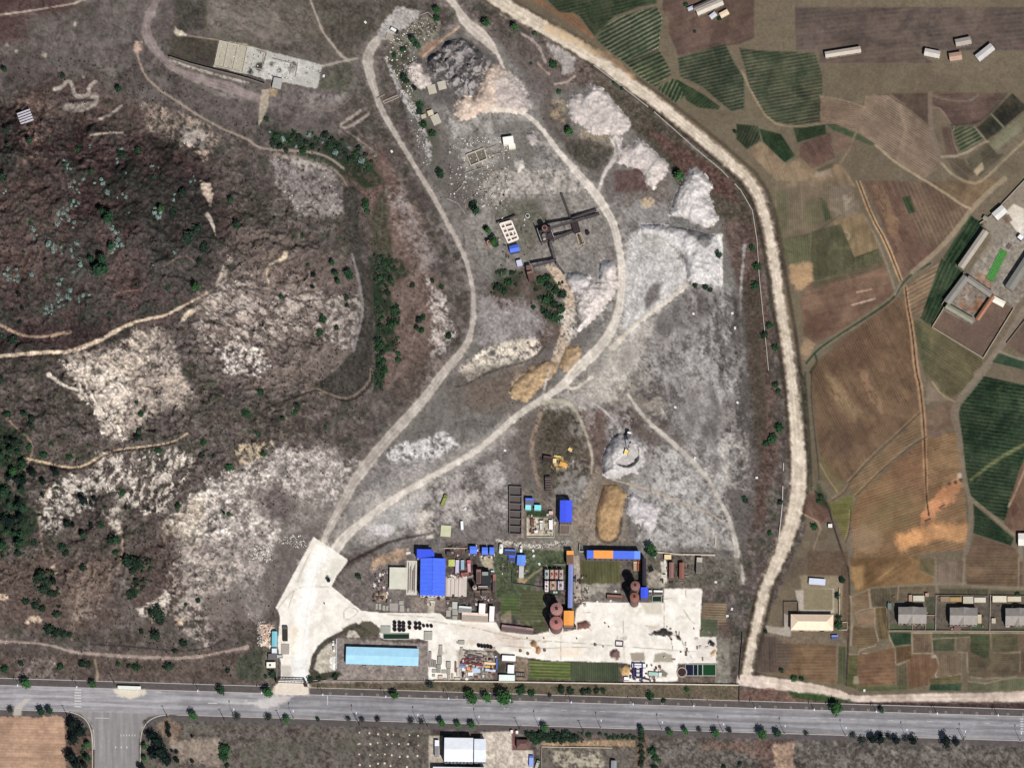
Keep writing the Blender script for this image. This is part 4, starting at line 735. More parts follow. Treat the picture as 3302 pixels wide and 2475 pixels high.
for q in gard:
    (side,cn),i = rank[id(q)]
    lab = '%s garden plot %s the row houses, %s such from the left' % (cn,'between highway and' if side == 'front' else 'behind',ordn(i))
    field(s7(q[0]),q[1],q[2],q[3] ,.4,None,lab,vary=.12,name='garden_plot')
patch(s7([(840,60),(960,40),(940,200),(900,260),(850,160)]),(196,160,108),.7,soft=10,warp=6,vary=.08)
patch(s7([(1010,50),(1180,60),(1080,150)]),(150,116,84),.5,soft=12)
stroke(s7([(1060,160),(1180,70)]),4,(190,150,108),.7)
stroke(s7([(100,905),(400,960),(700,1020),(840,1080)]),4,(70,60,56),.8)
patch(s7([(250,640),(360,680),(380,800),(300,900),(240,860)]),(88,82,82),.7,soft=8)
patch(s7([(350,930),(470,920),(480,960),(360,950)]),(66,80,56),.8,soft=5)
patch(s7([(1480,760),(1520,760),(1515,785),(1485,785)]),(176,166,156),.8,soft=3)
patch(s7([(865,930),(900,930),(900,990),(865,990)]),(168,162,148),.8,soft=3)

# bright dirt road
RD = D([(1020,-45),(1050,-15),(1130,35),(1250,100),(1350,172),(1450,245),(1560,335),(1630,400),(1655,470),(1672,560),(1682,640),(1697,720),(1712,830),(1722,950),(1727,1050),(1712,1130),(1685,1200),(1655,1260),(1638,1330),(1622,1400),(1612,1465)])
stroke(RD,[64,60,58,44,44,40,40,40,44,60,56,44,34,38],(158,140,120),.85,soft=6,warp=10)
for s_ in (-1,1):stroke([(x_ + s_ * (25 + 6 * (s_ > 0)),y_ - s_ * 12) for x_,y_ in RD],11,(70,62,52),.75,soft=4,warp=4)
stroke(RD,[40,42,44,34,32,28,30,28,32,50,46,32,24,28],(216,202,184),.92,soft=5,warp=8,ruts=.02)
region(RD,'dirt_road','wide pale dirt road running down between quarry and farmland',stroke_w=[50,52,50,42,40,38,36,36,40,56,52,40,30,34])
patch(Z(1600,0,2.764,[(380,200),(560,240),(760,360),(980,480),(900,500),(700,400),(460,300)]),(206,176,134),.7,soft=7,warp=7,thr=.40)
patch(Z(1600,0,2.764,[(900,460),(1000,480),(1240,680),(1200,700),(1020,560)]),(200,160,126),.6,soft=6,warp=6)
RD2 = Z(2400,1800,2.452,[(-20,960),(200,985),(460,1020),(700,1060),(860,1110),(1100,1105),(1500,1105),(1900,1105),(2300,1090)])
stroke(RD2,[36,40,40,34,20,26,34,38,42],(226,208,194),.95,soft=3,warp=3,ruts=.02)
region(RD2,'dirt_road','pale dirt road joining the big one along the highway verge',stroke_w=[36,40,40,34,20,26,34,38,42])
patch(Z(2400,1800,2.452,[(-60,1040),(200,1020),(700,1110),(900,1135),(-60,1130)]),(118,88,78),.85,soft=4,warp=4,thr=.34,vary=.1)
patch(Z(2400,1800,2.452,[(340,1050),(600,1070),(850,1120),(700,1140),(400,1100)]),(58,76,48),.9,soft=5,warp=5)
patch(Z(2400,1800,2.452,[(880,1130),(2300,1130),(2300,1200),(1600,1190),(880,1150)]),(74,58,56),.85,soft=4,warp=3,vary=.12)
# yard of the cream house etc
patch(s7([(440,130),(780,130),(780,240),(760,440),(700,440),(640,240),(450,250)]),(160,146,122),.85,soft=4,warp=3,vary=.06)
patch(s7([(400,250),(710,235),(710,430),(440,430)]),(206,198,188),.9,soft=2)
patch(s7([(468,240),(700,240),(700,405),(468,405)]),(140,132,106),.98,soft=1.5,vary=.05)
region(s7([(468,240),(700,240),(700,405),(468,405)]),'lawn','square olive lawn north of the cream hipped house')
patch(s7([(310,440),(370,440),(370,620),(180,580),(170,530),(310,550)]),(186,178,168),.9,soft=3)
patch(s7([(200,260),(460,120),(500,0),(400,0),(330,130)]),(92,80,72),.7,soft=7,warp=7,vary=.12)
patch(s7([(500,-60),(820,-60),(820,640),(780,640),(780,140),(500,130)]),(92,74,62),.8,soft=5,warp=6,vary=.14)
patch(s7([(300,620),(800,620),(800,690),(300,670)]),(122,108,94),.7,soft=5,warp=4,vary=.14)
patch(s7([(1140,340),(1520,290),(2300,290),(2300,575),(1140,575)]),(92,86,80),.9,soft=2,vary=.16)
for x0,x1,c in [(1150,1320,(72,84,60)),(1330,1420,(100,88,78)),(1430,1500,(64,82,56)),(1530,1660,(92,84,76)),(1670,1780,(78,74,70)),(1790,1900,(64,88,58)),(1960,2100,(96,90,84)),(2110,2290,(70,86,60))]:
    patch(s7([(x0,510),(x1,510),(x1,568),(x0,568)]),c,.9,soft=1.5,thr=.30,tk=6)
patch(s7([(1430,300),(1500,300),(1500,450),(1440,450)]),(66,70,54),.9,soft=2)
# walled yard of the courtyard farm
YARD = s5([(1485,1120),(1590,960),(1740,700),(1800,640),(2300,200),(2300,760),(2135,965),(1890,1362)])
patch(YARD,(138,128,118),.9,soft=2,warp=1,vary=.08)
region(YARD,'farm_yard','dusty yard between the barns of the courtyard farm')
patch(s5([(1490,1115),(1580,985),(1800,1100),(1980,870),(2125,965),(1888,1350)]),(108,88,78),.97,soft=2,vary=.05)
region(s5([(1490,1115),(1580,985),(1800,1100),(1980,870),(2125,965),(1888,1350)]),'bare_plot','bare brown walled plot below the courtyard farm')
patch(s5([(1900,300),(2212,-60),(2300,40),(2300,380),(2140,700),(1960,900),(1780,700),(1960,400)]),(148,140,130),.8,soft=5,warp=4,vary=.10)
patch(s5([(2070,200),(2130,140),(2212,180),(2212,400),(2180,390),(2080,260)]),(232,224,210),.95,soft=2)
patch(s5([(2030,240),(2090,220),(2120,270),(2070,300)]),(112,92,84),.9,soft=2)
patch(s5([(1700,840),(1760,760),(1930,870),(1830,1040),(1680,960)]),(142,126,116),.9,soft=3,vary=.12)
for q in [(1720,935,20,18,(176,104,70)),(1790,965,26,18,(168,104,76)),(1850,940,30,60,(150,96,70))]:
    patch(ell(2400 + q[0] / 2.452,600 + q[1] / 2.452,q[2] / 2.45,q[3] / 2.45,20),q[4],.8,soft=3,warp=3)
patch(s5([(1820,680),(1960,730),(1960,830),(1840,790)]),(148,112,92),.8,soft=5,warp=5,vary=.12)
patch(s5([(2070,1250),(2300,1000),(2300,1330),(2200,1330)]),(96,78,72),.9,soft=3)
stroke(s5([(2210,980),(2060,1230),(1900,1440),(1840,1480)]),22,(142,128,116),.85,soft=3)
patch(s5([(2010,1320),(2300,1400),(2300,1471),(1960,1390)]),(38,62,46),.95,soft=2)
stroke(s5([(2010,1300),(2120,1350),(2300,1400)]),7,(150,144,124),.8)

# ---------------------------------------------------------------- highway
yn = lambda x:2208 + .0305 * x
ys = lambda x:2286 + .0305 * x
XL,XR = -110,3412
patch([(XL,yn(XL) - 24),(XR,yn(XR) - 24),(XR,ys(XR) + 22),(XL,ys(XL) + 22)],(92,86,86),.95,soft=2,vary=.10)
region([(XL,yn(XL) - 22),(XR,yn(XR) - 22),(XR,yn(XR)),(XL,yn(XL))],'verge','dark paved verge along the north kerb of the highway')
region([(XL,ys(XL)),(XR,ys(XR)),(XR,ys(XR) + 20),(XL,ys(XL) + 20)],'verge','dark paved verge along the south kerb of the highway')
HW = [(XL,yn(XL)),(XR,yn(XR)),(XR,ys(XR)),(XL,ys(XL))]
patch(HW,(146,144,148),1,soft=1.5); region(HW,'highway','broad grey concrete highway across the bottom of the picture')
SR = [(296,2290),(470,2296),(452,2350),(448,2400),(446,2590),(304,2590),(305,2400),(300,2345),(262,2303),(210,2288)]
patch(SR + [],(146,142,142),1,soft=1.5)
patch([(210,2288),(262,2300),(290,2325),(303,2360),(304,2290)],(146,142,142),1,soft=1.5); patch([(540,2300),(490,2310),(465,2335),(455,2370),(440,2300)],(146,142,142),1,soft=1.5)
region([(300,2292),(300,2345),(305,2400),(304,2590),(446,2590),(448,2400),(455,2345),(470,2297)],'side_road','grey side road leading south from the highway')
wd = win(XL,2180,XR,2420)
inr = sst(0,3,sdpoly(X[wd],Y[wd],HW)); u = X[wd]; v = Y[wd] - yn(X[wd])
st = fbm(u / 160,v / 5,4,.6) - .5
C[wd] += (inr * st * 72)[...,None]
C[wd] += (inr * (NZ[70][wd] - .5) * 40)[...,None]
for o_,s_ in ((16,-14),(30,8),(42,-12),(52,9),(64,-14)):C[wd] += (inr * s_ * np.exp(-((v - o_ - 3 * (NZ[180][wd] - .5)) / 4.5) ** 2) * (.5 + NZ[70][wd]))[...,None]
lft = sst(1250,500,u) * inr; C[wd] += (lft * 12)[...,None] * np.array([1.05,1,.95],np.float32)
wd = win(290,2290,470,2580); inr = sst(0,3,sdpoly(X[wd],Y[wd],SR)); C[wd] += (inr * (fbm(X[wd] / 7,Y[wd] / 120,3) - .5) * 34)[...,None]
# pale mud tracked out of the gate
patch(Z(0,1800,2.457,[(1700,1130),(2000,1140),(2211,1060),(2211,1180),(1960,1160)]),(196,194,192),.75,soft=7,warp=5)
patch(Z(800,2200,2.765,[(-20,160),(150,170),(240,110),(420,110),(330,180),(180,230),(-20,190)]),(206,200,196),.85,soft=6,warp=5)
patch(Z(0,1800,2.457,[(100,1240),(120,1170),(200,1110),(240,1110),(170,1190),(170,1245)]),(196,188,178),.85,soft=3,warp=2)
patch(Z(0,1800,2.457,[(900,1030),(1150,1030),(1160,1070),(1040,1110),(930,1090)]),(226,216,198),.9,soft=4,warp=4)
# lower waste ground
LOW = [(XL,2312),(XR,2415),(XR,2600),(XL,2600)]
lowp = [(470,2325),(1000,2340),(1390,2352),(1390,2600),(452,2600),(455,2400)]
patch(lowp,(100,88,84),.95,soft=4,vary=.14); patch(lowp,(120,112,106),.6,soft=8,warp=10,thr=.50); patch(lowp,(80,84,70),.5,soft=8,warp=10,thr=.52,tk=30)
patch([(2100,2378),(XR,2415),(XR,2600),(1770,2600),(1770,2400)],(90,83,78),.9,soft=4,vary=.14)
patch([(2120,2378),(XR,2415),(XR,2600),(1850,2600)],(132,124,118),.55,soft=8,warp=14,thr=.52)
patch([(2260,2385),(2500,2395),(2500,2440),(2260,2410)],(128,92,76),.6,soft=7,thr=.45)
FL = [(XL,2310),(205,2308),(215,2330),(215,2600),(XL,2600)]
field(FL,(178,148,128),1,9,.4,(146,112,92),'pale pinkish furrowed field in the bottom left corner',warp=6)
patch([(210,2320),(300,2360),(302,2600),(215,2600)],(100,82,74),.9,soft=4,vary=.14)
patch(Z(0,1800,2.457,[(1340,1440),(1740,1430),(1740,1650),(1400,1600)]),(158,138,124),.7,soft=9,warp=8,vary=.07)
patch(Z(0,1800,2.457,[(1240,1330),(1340,1270),(1440,1330),(1400,1450),(1300,1400)]),(142,116,96),.7,soft=7,warp=6)
patch(Z(0,1800,2.457,[(1130,1290),(1180,1250),(1330,1235),(1250,1310),(1160,1390)]),(90,84,84),.9,soft=2)
patch(Z(0,1800,2.457,[(550,1215),(640,1230),(700,1300),(700,1380),(640,1330),(560,1260)]),(88,84,82),.9,soft=2)
patch(Z(1600,2200,2.765,[(400,520),(1240,510),(1250,570),(400,570)]),(164,134,102),.9,soft=4,warp=3,vary=.1)
patch(Z(1600,2200,2.765,[(400,580),(1260,580),(1260,1100),(400,1100)]),(104,96,88),.9,soft=4,vary=.14)
patch(Z(1600,2200,2.765,[(520,600),(900,600),(980,740),(600,760),(500,700)]),(186,176,152),.7,soft=6,warp=6,thr=.48,tk=14,ts=.05)
patch(Z(1600,2200,2.765,[(-140,440),(140,430),(140,600),(330,600),(330,1100),(-140,1100)]),(206,192,176),.9,soft=2.5,vary=.05)
patch(Z(800,2200,2.765,[(1610,470),(1740,470),(1740,1000),(1610,1000)]),(192,178,160),.9,soft=2)
patch(Z(1600,2200,2.765,[(140,430),(170,430),(180,590),(145,590)]),(132,86,82),.9,soft=1.5)
patch(Z(1600,2200,2.765,[(1240,560),(1340,440),(1340,700),(1250,1000)]),(120,92,80),.8,soft=4)
patch([(2440,2380),(2560,2385),(2550,2600),(2440,2600)],(104,84,78),.8,soft=7,vary=.16)
patch([(2495,2400),(2560,2390),(2560,2600),(2500,2600)],(178,146,122),.8,soft=6,warp=4,vary=.1)
# ---------------------------------------------------------------- works compound ground
WORK = [(1160,1900),(1260,1820),(1330,1780),(1500,1760),(2390,1760),(2390,2205),(995,2195),(1000,2050)]
patch([(1090,1860),(1170,1800),(1340,1745),(1345,1975),(1165,1965),(1075,1895)],(122,112,108),.8,soft=6,warp=4,vary=.12)
patch(Z(850,1700,5.53,[(1940,580),(2211,460),(2211,560),(2060,640),(1960,820),(1880,800)]),(190,160,134),.8,soft=4,warp=3)
patch(Z(1200,1700,5.53,[(0,520),(500,380),(640,360),(600,560),(100,690),(0,800)]),(172,142,116),.85,soft=4,warp=4,vary=.10)
stroke(Z(850,1700,5.53,[(1340,830),(1450,660),(1700,520),(2000,380),(2211,260),(2600,170),(3000,100)]),[5,8,10,12,6,5],(64,52,50),.8,soft=4,warp=2)
patch(Z(1200,1700,5.53,[(50,1200),(280,1160),(260,1330),(80,1300)]),(190,164,120),.7,soft=4,warp=3)
patch(Z(1200,1700,5.53,[(680,1260),(1400,1230),(1400,1500),(680,1500)]),(140,126,118),.9,soft=3,vary=.07)
patch(Z(1200,1700,5.53,[(995,1260),(1110,1260),(1110,1540),(990,1540)]),(184,176,158),.9,soft=1.5)
patch([(1435,1745),(1600,1760),(1600,1960),(1435,1960)],(92,82,78),.9,soft=4,warp=4,vary=.2)
patch(Z(1200,1700,5.53,[(1900,500),(2160,440),(2160,740),(2060,760),(1960,640)]),(186,174,146),.8,soft=3,warp=3)
patch([(1595,1770),(1838,1770),(1838,1880),(1750,1830),(1700,1930),(1595,1930)],(84,92,70),.9,soft=4,warp=4,vary=.14)
patch([(1610,1745),(1870,1745),(1870,1772),(1700,1772),(1610,1765)],(146,134,122),.8,soft=4,warp=4,thr=.42,tk=6)
stroke(Z(1600,1700,5.53,[(20,230),(200,270),(400,300),(700,350),(1000,290),(1300,250)]),11,(206,196,180),.85,soft=2,warp=3,thr=.45,tk=6)
stroke(Z(1600,1700,5.53,[(540,940),(660,830),(900,680)]),6,(176,152,120),.8,soft=2)
patch(Z(1600,1700,5.53,[(360,920),(440,890),(560,900),(520,1000),(380,980)]),(176,144,104),.8,soft=3)
field(Z(1600,1700,5.53,[(460,1120),(870,1130),(850,1658),(900,1860),(660,1800),(420,1690)]),(84,92,66),1,11,.6,(128,116,96),'vegetable plot left of the two large silos')
field(Z(1600,1700,5.53,[(80,1200),(430,1200),(410,1560),(90,1560)]),(78,96,62),2,10,.6,(126,128,90),'small green vegetable plot west of the silos')
patch(Z(1600,1700,5.53,[(90,1560),(260,1460),(270,1700),(90,1700)]),(148,130,112),.8,soft=3)
field(Z(1600,1700,5.53,[(1500,590),(2211,590),(2211,990),(1510,1000)]),(92,94,66),88,10,.5,(120,116,84),'olive vegetable plot inside the blue and orange roofed yard')
patch(Z(1600,1700,5.53,[(1380,500),(1480,500),(1520,1340),(1380,1340)]),(176,162,146),.9,soft=2,vary=.08)
patch(Z(1600,1700,5.53,[(1520,1000),(2211,1010),(2211,1340),(1530,1330)]),(124,116,110),.9,soft=3,vary=.12)
patch(Z(1600,1700,5.53,[(1530,1010),(1780,1000),(1990,1030),(1960,1180),(1840,1130),(1660,1220),(1550,1200)]),(168,160,146),.85,soft=3,warp=3)
patch([(2064,1800),(2390,1800),(2390,1900),(2140,1900),(2064,1890)],(104,98,88),.8,soft=5,warp=4,vary=.18)
patch(Z(2000,1700,5.53,[(480,820),(560,700),(740,850),(800,1060),(480,1080)]),(160,150,136),.9,soft=3,vary=.1)
patch(Z(2000,1700,5.53,[(720,600),(850,620),(830,980),(760,980)]),(214,206,192),.9,soft=2,warp=2)
field(Z(2000,1700,5.53,[(1470,1350),(1900,1350),(1900,1740),(1450,1740)]),(120,106,88),2,8,.6,(176,156,132),'small striped garden east of the white yard')
field(Z(2000,2000,5.53,[(1425,-40),(1740,-20),(1730,290),(1420,285)]),(92,100,82),2,10,.35,None,'green garden square at the corner of the white yard')
patch(Z(2000,2000,5.53,[(1755,20),(1990,20),(1970,290),(1760,290)]),(98,82,76),.9,soft=2)
patch(Z(2000,2000,5.53,[(1730,300),(2000,300),(1950,1130),(1660,1130),(1720,760)]),(134,128,116),.9,soft=3,vary=.06)
patch(Z(2000,2000,5.53,[(1960,0),(2110,0),(2110,900),(1960,1000)]),(92,84,78),.9,soft=4,vary=.2)
patch([(1000,2196),(1600,2196),(2385,2208),(2385,2262),(1600,2236),(1000,2220)],(118,102,88),.9,soft=3,warp=3,vary=.16)
patch([(1000,2196),(1600,2196),(2385,2208),(2385,2262),(1600,2236),(1000,2220)],(80,78,60),.7,soft=4,warp=4,thr=.50,tk=14)
patch([(1085,2055),(1390,2075),(1385,2200),(995,2200),(1000,2180),(1085,2160)],(146,134,128),.9,soft=3,warp=3,vary=.08)
patch(Z(850,2000,5.53,[(840,900),(1350,900),(1400,960),(1100,1050),(820,1110)]),(68,66,56),.9,soft=4,warp=3)
PLZ = [(1011,1730),(1121,1803),(1118,1815),(1087,1852),(1070,1890),(1165,1968),(1240,1975),(1320,1975),(1420,1976),(1440,1995),(1600,2006),(1615,2035),(1720,2046),(1765,2036),(1820,2036),(1850,2030),(1858,1965),(1875,1945),(1878,1940),(2141,1943),(2141,1897),(2264,1897),(2256,2052),(2310,2053),(2309,2137),(2240,2138),(2186,2139),(2184,2194),(2010,2200),(2035,2140),(1990,2134),(1780,2129),(1700,2119),(1612,2108),(1600,2095),(1500,2095),(1480,2190),(1382,2190),(1380,2065),(1350,2058),(1240,2060),(1190,2034),(1160,2010),(1101,2036),(1054,2056),(1023,2083),(1004,2118),(993,2193),(997,2240),(885,2237),(892,2198),(905,2190),(906,2140),(895,2080),(903,1990),(897,1967),(889,1958)]
patch(PLZ,(250,244,234),1,soft=1.5,warp=1,wk=14)
region(PLZ,'concrete_yard','dazzling white concrete plaza and working yard of the plant')
wd = box_of(PLZ,4); m = sst(0,6,sdpoly(X[wd],Y[wd],PLZ)); C[wd] += (m * (NZ[30][wd] - .62) * 40 + m * (NZ[14][wd] - .6) * 22)[...,None] * np.array([1,1.02,1.15],np.float32)
for P,c,a in [(Z(850,1700,5.53,[(600,600),(900,700),(900,960),(560,1000),(640,760)]),(214,208,198),.6),(Z(850,1700,5.53,[(840,240),(1050,200),(1200,330),(900,620),(700,600)]),(232,224,208),.6),
                (Z(850,1700,5.53,[(1220,560),(1480,560),(1300,840),(1200,960),(1180,800)]),(214,210,196),.7),(Z(850,2000,5.53,[(500,100),(740,100),(720,600),(500,580)]),(240,224,200),.8),
                (Z(850,2000,5.53,[(310,800),(480,790),(560,1050),(330,1060)]),(190,182,172),.8),(Z(850,2000,5.53,[(480,640),(800,660),(780,1050),(560,1040)]),(216,212,206),.7),
                (Z(850,2000,5.53,[(250,1110),(820,1140),(830,1320),(100,1310)]),(222,206,190),.8),([(1430,2010),(1560,2010),(1640,2050),(1700,2070),(1600,2090),(1480,2050)],(224,212,200),.6),
                (Z(1600,2000,5.53,[(0,230),(500,260),(500,560),(300,520),(0,320)]),(206,190,176),.6),(Z(1600,2000,5.53,[(1020,540),(1500,460),(1560,640),(1100,640)]),(244,222,200),.6),
                (Z(1400,2040,1,[(70,55),(190,60),(190,150),(80,150)]),(178,166,154),.9),(Z(2000,2000,5.53,[(1340,320),(1700,300),(1710,740),(1360,680)]),(222,212,202),.8),
                (Z(2000,1700,5.53,[(360,1340),(740,1330),(750,1550),(460,1540)]),(206,198,180),.8),([(1600,2040),(1750,2046),(1860,2036),(1860,2034),(1740,2060),(1600,2060)],(226,212,196),.5)]:
    patch(P,c,a,soft=5,warp=5,thr=.32,tk=14,vary=.05)
patch(Z(2000,2000,5.53,[(180,580),(430,560),(440,720),(200,720)]),(160,150,134),.95,soft=2,warp=2)
patch(Z(2000,2000,5.53,[(620,600),(780,560),(920,600),(940,740),(600,740)]),(168,160,144),.95,soft=2,warp=3)
patch(Z(2000,2000,5.53,[(680,870),(760,860),(860,940),(820,1000),(700,1010)]),(124,120,104),.95,soft=2,warp=3)
# soil gully between plaza and the light blue hall
stroke(Z(850,2000,5.53,[(830,900),(880,760),(920,620),(1000,480),(1120,360),(1280,270),(1420,200),(1500,110),(1640,90)]),[10,12,13,13,11,10,20],(84,76,72),.97,soft=2,warp=2)
patch(Z(850,2000,5.53,[(1400,130),(1700,70),(1750,0),(1900,20),(2080,130),(2080,280),(1760,290),(1480,290)]),(86,80,68),.95,soft=2,warp=4)
patch(Z(850,2000,5.53,[(1520,160),(1620,180),(1720,300),(1480,300)]),(190,180,166),.95,soft=2,warp=3)
patch(Z(850,2000,5.53,[(900,860),(960,620),(1080,470),(1220,380),(1300,420),(1290,880),(1000,930)]),(194,184,166),.95,soft=2,warp=2,vary=.06)
patch(Z(850,2000,5.53,[(1180,650),(1290,640),(1280,880),(1200,860)]),(250,246,240),.95,soft=2,warp=2)
patch(Z(850,2000,5.53,[(0,480),(230,580),(230,1100),(-60,1100)]),(110,104,90),.8,soft=4,warp=3,vary=.12)
patch(Z(850,2000,5.53,[(100,0),(250,0),(250,600),(120,600)]),(130,118,106),.7,soft=4)
field(Z(1600,2000,5.53,[(595,710),(1320,740),(1320,1050),(595,1040)]),(84,104,58),2,10,.7,(160,152,104),'bright green vegetable plot south of the white yard')
field(Z(1600,2000,5.53,[(1335,730),(2200,750),(2190,1085),(1335,1070)]),(72,84,66),90,7,.6,(110,112,88),'grey green vegetable plot with upright rows')
patch(Z(1600,2000,5.53,[(350,640),(560,680),(560,1080),(350,1080)]),(138,118,98),.9,soft=2,vary=.12)
patch(Z(2000,2000,5.53,[(1040,990),(1690,990),(1690,1110),(1040,1110)]),(110,94,84),.9,soft=2,vary=.14)
patch(Z(1600,1200,2.764,[(100,1000),(560,1080),(660,1470),(100,1480)]),(120,108,98),.6,soft=5,warp=4,vary=.14)
patch(Z(1600,1200,2.764,[(230,1060),(250,1060),(245,1480),(225,1480)]),(156,132,120),.8,soft=1.5)
patch(Z(1600,1200,2.764,[(270,1290),(515,1300),(515,1470),(270,1460)]),(188,176,152),.9,soft=1.5,vary=.1)
patch(Z(1600,1200,2.764,[(270,1220),(460,1230),(460,1290),(270,1280)]),(62,78,52),.9,soft=3)
for k,(a,b) in enumerate([(1030,1130),(1130,1205),(1210,1285),(1290,1370),(1375,1445)]):
    patch(Z(1600,1200,2.764,[(128,a),(228,a),(228,b),(128,b)]),(92 + 8 * (k % 2),86,84),.9,soft=1.5,vary=.14)
# foundation north-west
SLAB = [(705,130),(760,138),(1040,210),(1023,287),(860,255),(690,215)]
patch(SLAB,(186,184,176),1,soft=1.5,warp=1.5,vary=.08)
region(SLAB,'concrete_floor','fire-blackened concrete floor of the ruined building')
patch(Z(0,0,2.764,[(1960,380),(2200,400),(2190,600),(1920,580)]),(206,190,160),.7,soft=4,warp=5)
for q in [(2040,590,34,34),(2130,600,30,26),(2150,480,8,40)]:patch(ell(q[0] / 2.764,q[1] / 2.764,q[2] / 2.764,q[3] / 2.764),(34,30,26),.9,soft=3,warp=4)
for q in [(100,590,36,44),(210,570,26,24),(275,630,24,22),(405,580,26,26),(390,620,34,26),(515,650,18,14),(625,640,12,16),(345,700,20,12),(20,640,30,30)]:
    patch(ell(800 + q[0] / 2.764,q[1] / 2.764,q[2] / 2.764,q[3] / 2.764,0,12,.2),(56,54,50),.92,soft=3,warp=4)
patch(Z(800,0,2.764,[(150,520),(400,560),(600,600),(400,740),(150,700)]),(222,220,216),.6,soft=6,warp=8,thr=.44)
stroke(Z(0,0,2.764,[(1510,505),(1700,570),(1900,620),(2211,700)]) + Z(800,0,2.764,[(150,760)]),9,(30,26,28),.0,soft=2)
stroke(Z(0,0,2.764,[(1510,530),(1700,600),(1900,660),(2211,740)]),8,(176,166,156),.9,soft=3,warp=2,thr=.36,tk=6)
patch(Z(0,0,2.764,[(1560,240),(1600,270),(1670,310),(1660,330),(1560,300)]),(214,202,176),.9,soft=3,warp=2)
stroke(Z(0,0,2.764,[(1680,320),(1960,360)]),4,(176,152,128),.8)
patch(Z(0,0,2.764,[(1200,370),(1260,380),(1270,450),(1210,480),(1190,420)]),(196,160,142),.8,soft=5,warp=5,thr=.38)
patch(Z(800,0,2.764,[(120,800),(190,800),(180,950),(120,1080),(90,1130),(100,960)]),(178,164,144),.9,soft=2)
patch(Z(800,0,2.764,[(180,790),(270,790),(240,860),(190,860)]),(186,156,118),.8,soft=4)
stroke(Z(800,0,2.764,[(1000,985),(900,1060),(810,1120),(880,1150),(1070,1020)]),9,(176,160,148),.8,soft=2.5,warp=2)
stroke(Z(800,0,2.764,[(910,880),(820,960),(700,1000),(560,950)]),4,(166,142,124),.5)
stroke(Z(800,0,2.764,[(860,1160),(980,1240),(1100,1330)]),5,(166,148,134),.6,warp=2)
# weathering that crosses plot edges: bare worn soil, damp darker ground
patch(EAST,(158,134,106),.16,soft=10,thr=.52,tk=70,ts=.12); patch(EAST,(78,66,56),.26,soft=10,thr=.54,tk=180,ts=.12); patch(EAST,(112,108,84),.12,soft=10,thr=.56,tk=30,ts=.12)
# slab joints, cracks, stains and wheel marks on the white yard
for P in [[(1075,1893),(1000,1888),(950,1897),(915,1935),(895,1965)],[(1108,1975),(1118,1958),(1140,1958),(1160,1972),(1112,2005),(1108,1975)],[(2141,1945),(2142,2050)],[(2142,1930),(2180,1926)],[(2205,1965),(2225,1998),(2240,2010)],[(2210,1900),(2213,1925)],[(1880,1972),(1905,1974),(1925,1976)],[(2165,2048),(2166,2075)],[(2010,2001),(2012,2140)],[(1810,2037),(1808,2125)],[(1620,2055),(1900,2075),(2100,2090),(2240,2100)],[(1600,2078),(1720,2090),(1900,2084)],[(1380,2000),(1520,2020),(1640,2050),(1760,2070)],[(2200,2070),(2215,2110)],[(1000,1780),(960,1870),(930,1960)],[(1040,1800),(1000,1900),(975,2100)],[(2080,2015),(2180,2040),(2200,2065),(2230,2120)],[(1250,1980),(1400,1990)]]:
    stroke(P,2.6,(168,156,142),.8,soft=1.6,warp=1.2,thr=.40,tk=14)
for k in range(30):
    x_ = 1400 + (k * 197) % 880; y_ = 1960 + (k * 83) % 150; patch(ell(x_,y_,4 + k % 5 * 2,3 + k % 3 * 2,k * 30,9,.35),(196,180,160) if k % 3 else (150,140,128),.5 if RID[min(NY - 2,int((y_ - gy[0]) / STEP)),min(NX - 2,int((x_ - gx[0]) / STEP))] > 0 else 0,soft=4)
patch([(940,2195),(960,2000),(985,1850),(1030,1760),(1060,1770),(1010,1900),(985,2195)],(255,255,252),.7,soft=8)
zheap(1600,2000,5.53,[(610,400),(660,350),(715,370),(720,440),(680,485),(630,460)],2,.6,'small brown sand pile on the yard, left of two',name='sand_heap',cat='sand heap',col=(150,120,88),warp=1)
zheap(1600,2000,5.53,[(715,480),(760,455),(800,490),(800,580),(760,605),(715,570)],2,.6,'small orange-brown sand pile on the yard, right of two',name='sand_heap',cat='sand heap',col=(176,132,100),warp=1) 
zheap(1600,2000,5.53,[(2050,560),(2090,505),(2150,500),(2205,560),(2200,640),(2150,690),(2080,680),(2040,610)],2.5,.5,'round dark brown scrap heap in the white yard',name='scrap_heap',cat='scrap heap',col=(120,96,92),warp=1)
zheap(2000,2000,5.53,[(10,830),(60,790),(150,800),(190,870),(150,960),(60,970),(10,920)],3,.6,'round tan sand cone beside the blue machine',name='sand_heap',cat='sand heap',col=(214,176,122),warp=1)
zheap(2000,2000,5.53,[(530,248),(600,190),(700,165),(740,135),(820,150),(860,190),(930,210),(960,250),(1040,270),(1100,340),(1080,360),(1000,300),(930,275),(900,320),(860,265),(700,262)],2,.5,'black coal heap spilt across the white yard',name='coal_heap',cat='coal heap',col=(62,58,56),warp=1)
zheap(2000,2000,5.53,[(1580,390),(1610,355),(1670,390),(1675,430),(1600,440)],2,.6,'small black coal heap near the right end of the white yard',name='coal_heap',cat='coal heap',col=(48,46,48),warp=1)
zheap(2000,2000,5.53,[(1620,560),(1680,515),(1705,540),(1700,610),(1640,630),(1610,600)],2,.6,'small sand pile by the right edge of the white yard',name='sand_heap',cat='sand heap',col=(196,166,130),warp=1)
zheap(1600,2000,5.53,[(1445,35),(1540,30),(1600,5),(1680,30),(1680,155),(1440,150)],2,.6,'rusty scrap heap beside the lower orange roof',name='scrap_heap',cat='scrap heap',col=(126,92,84),warp=1)
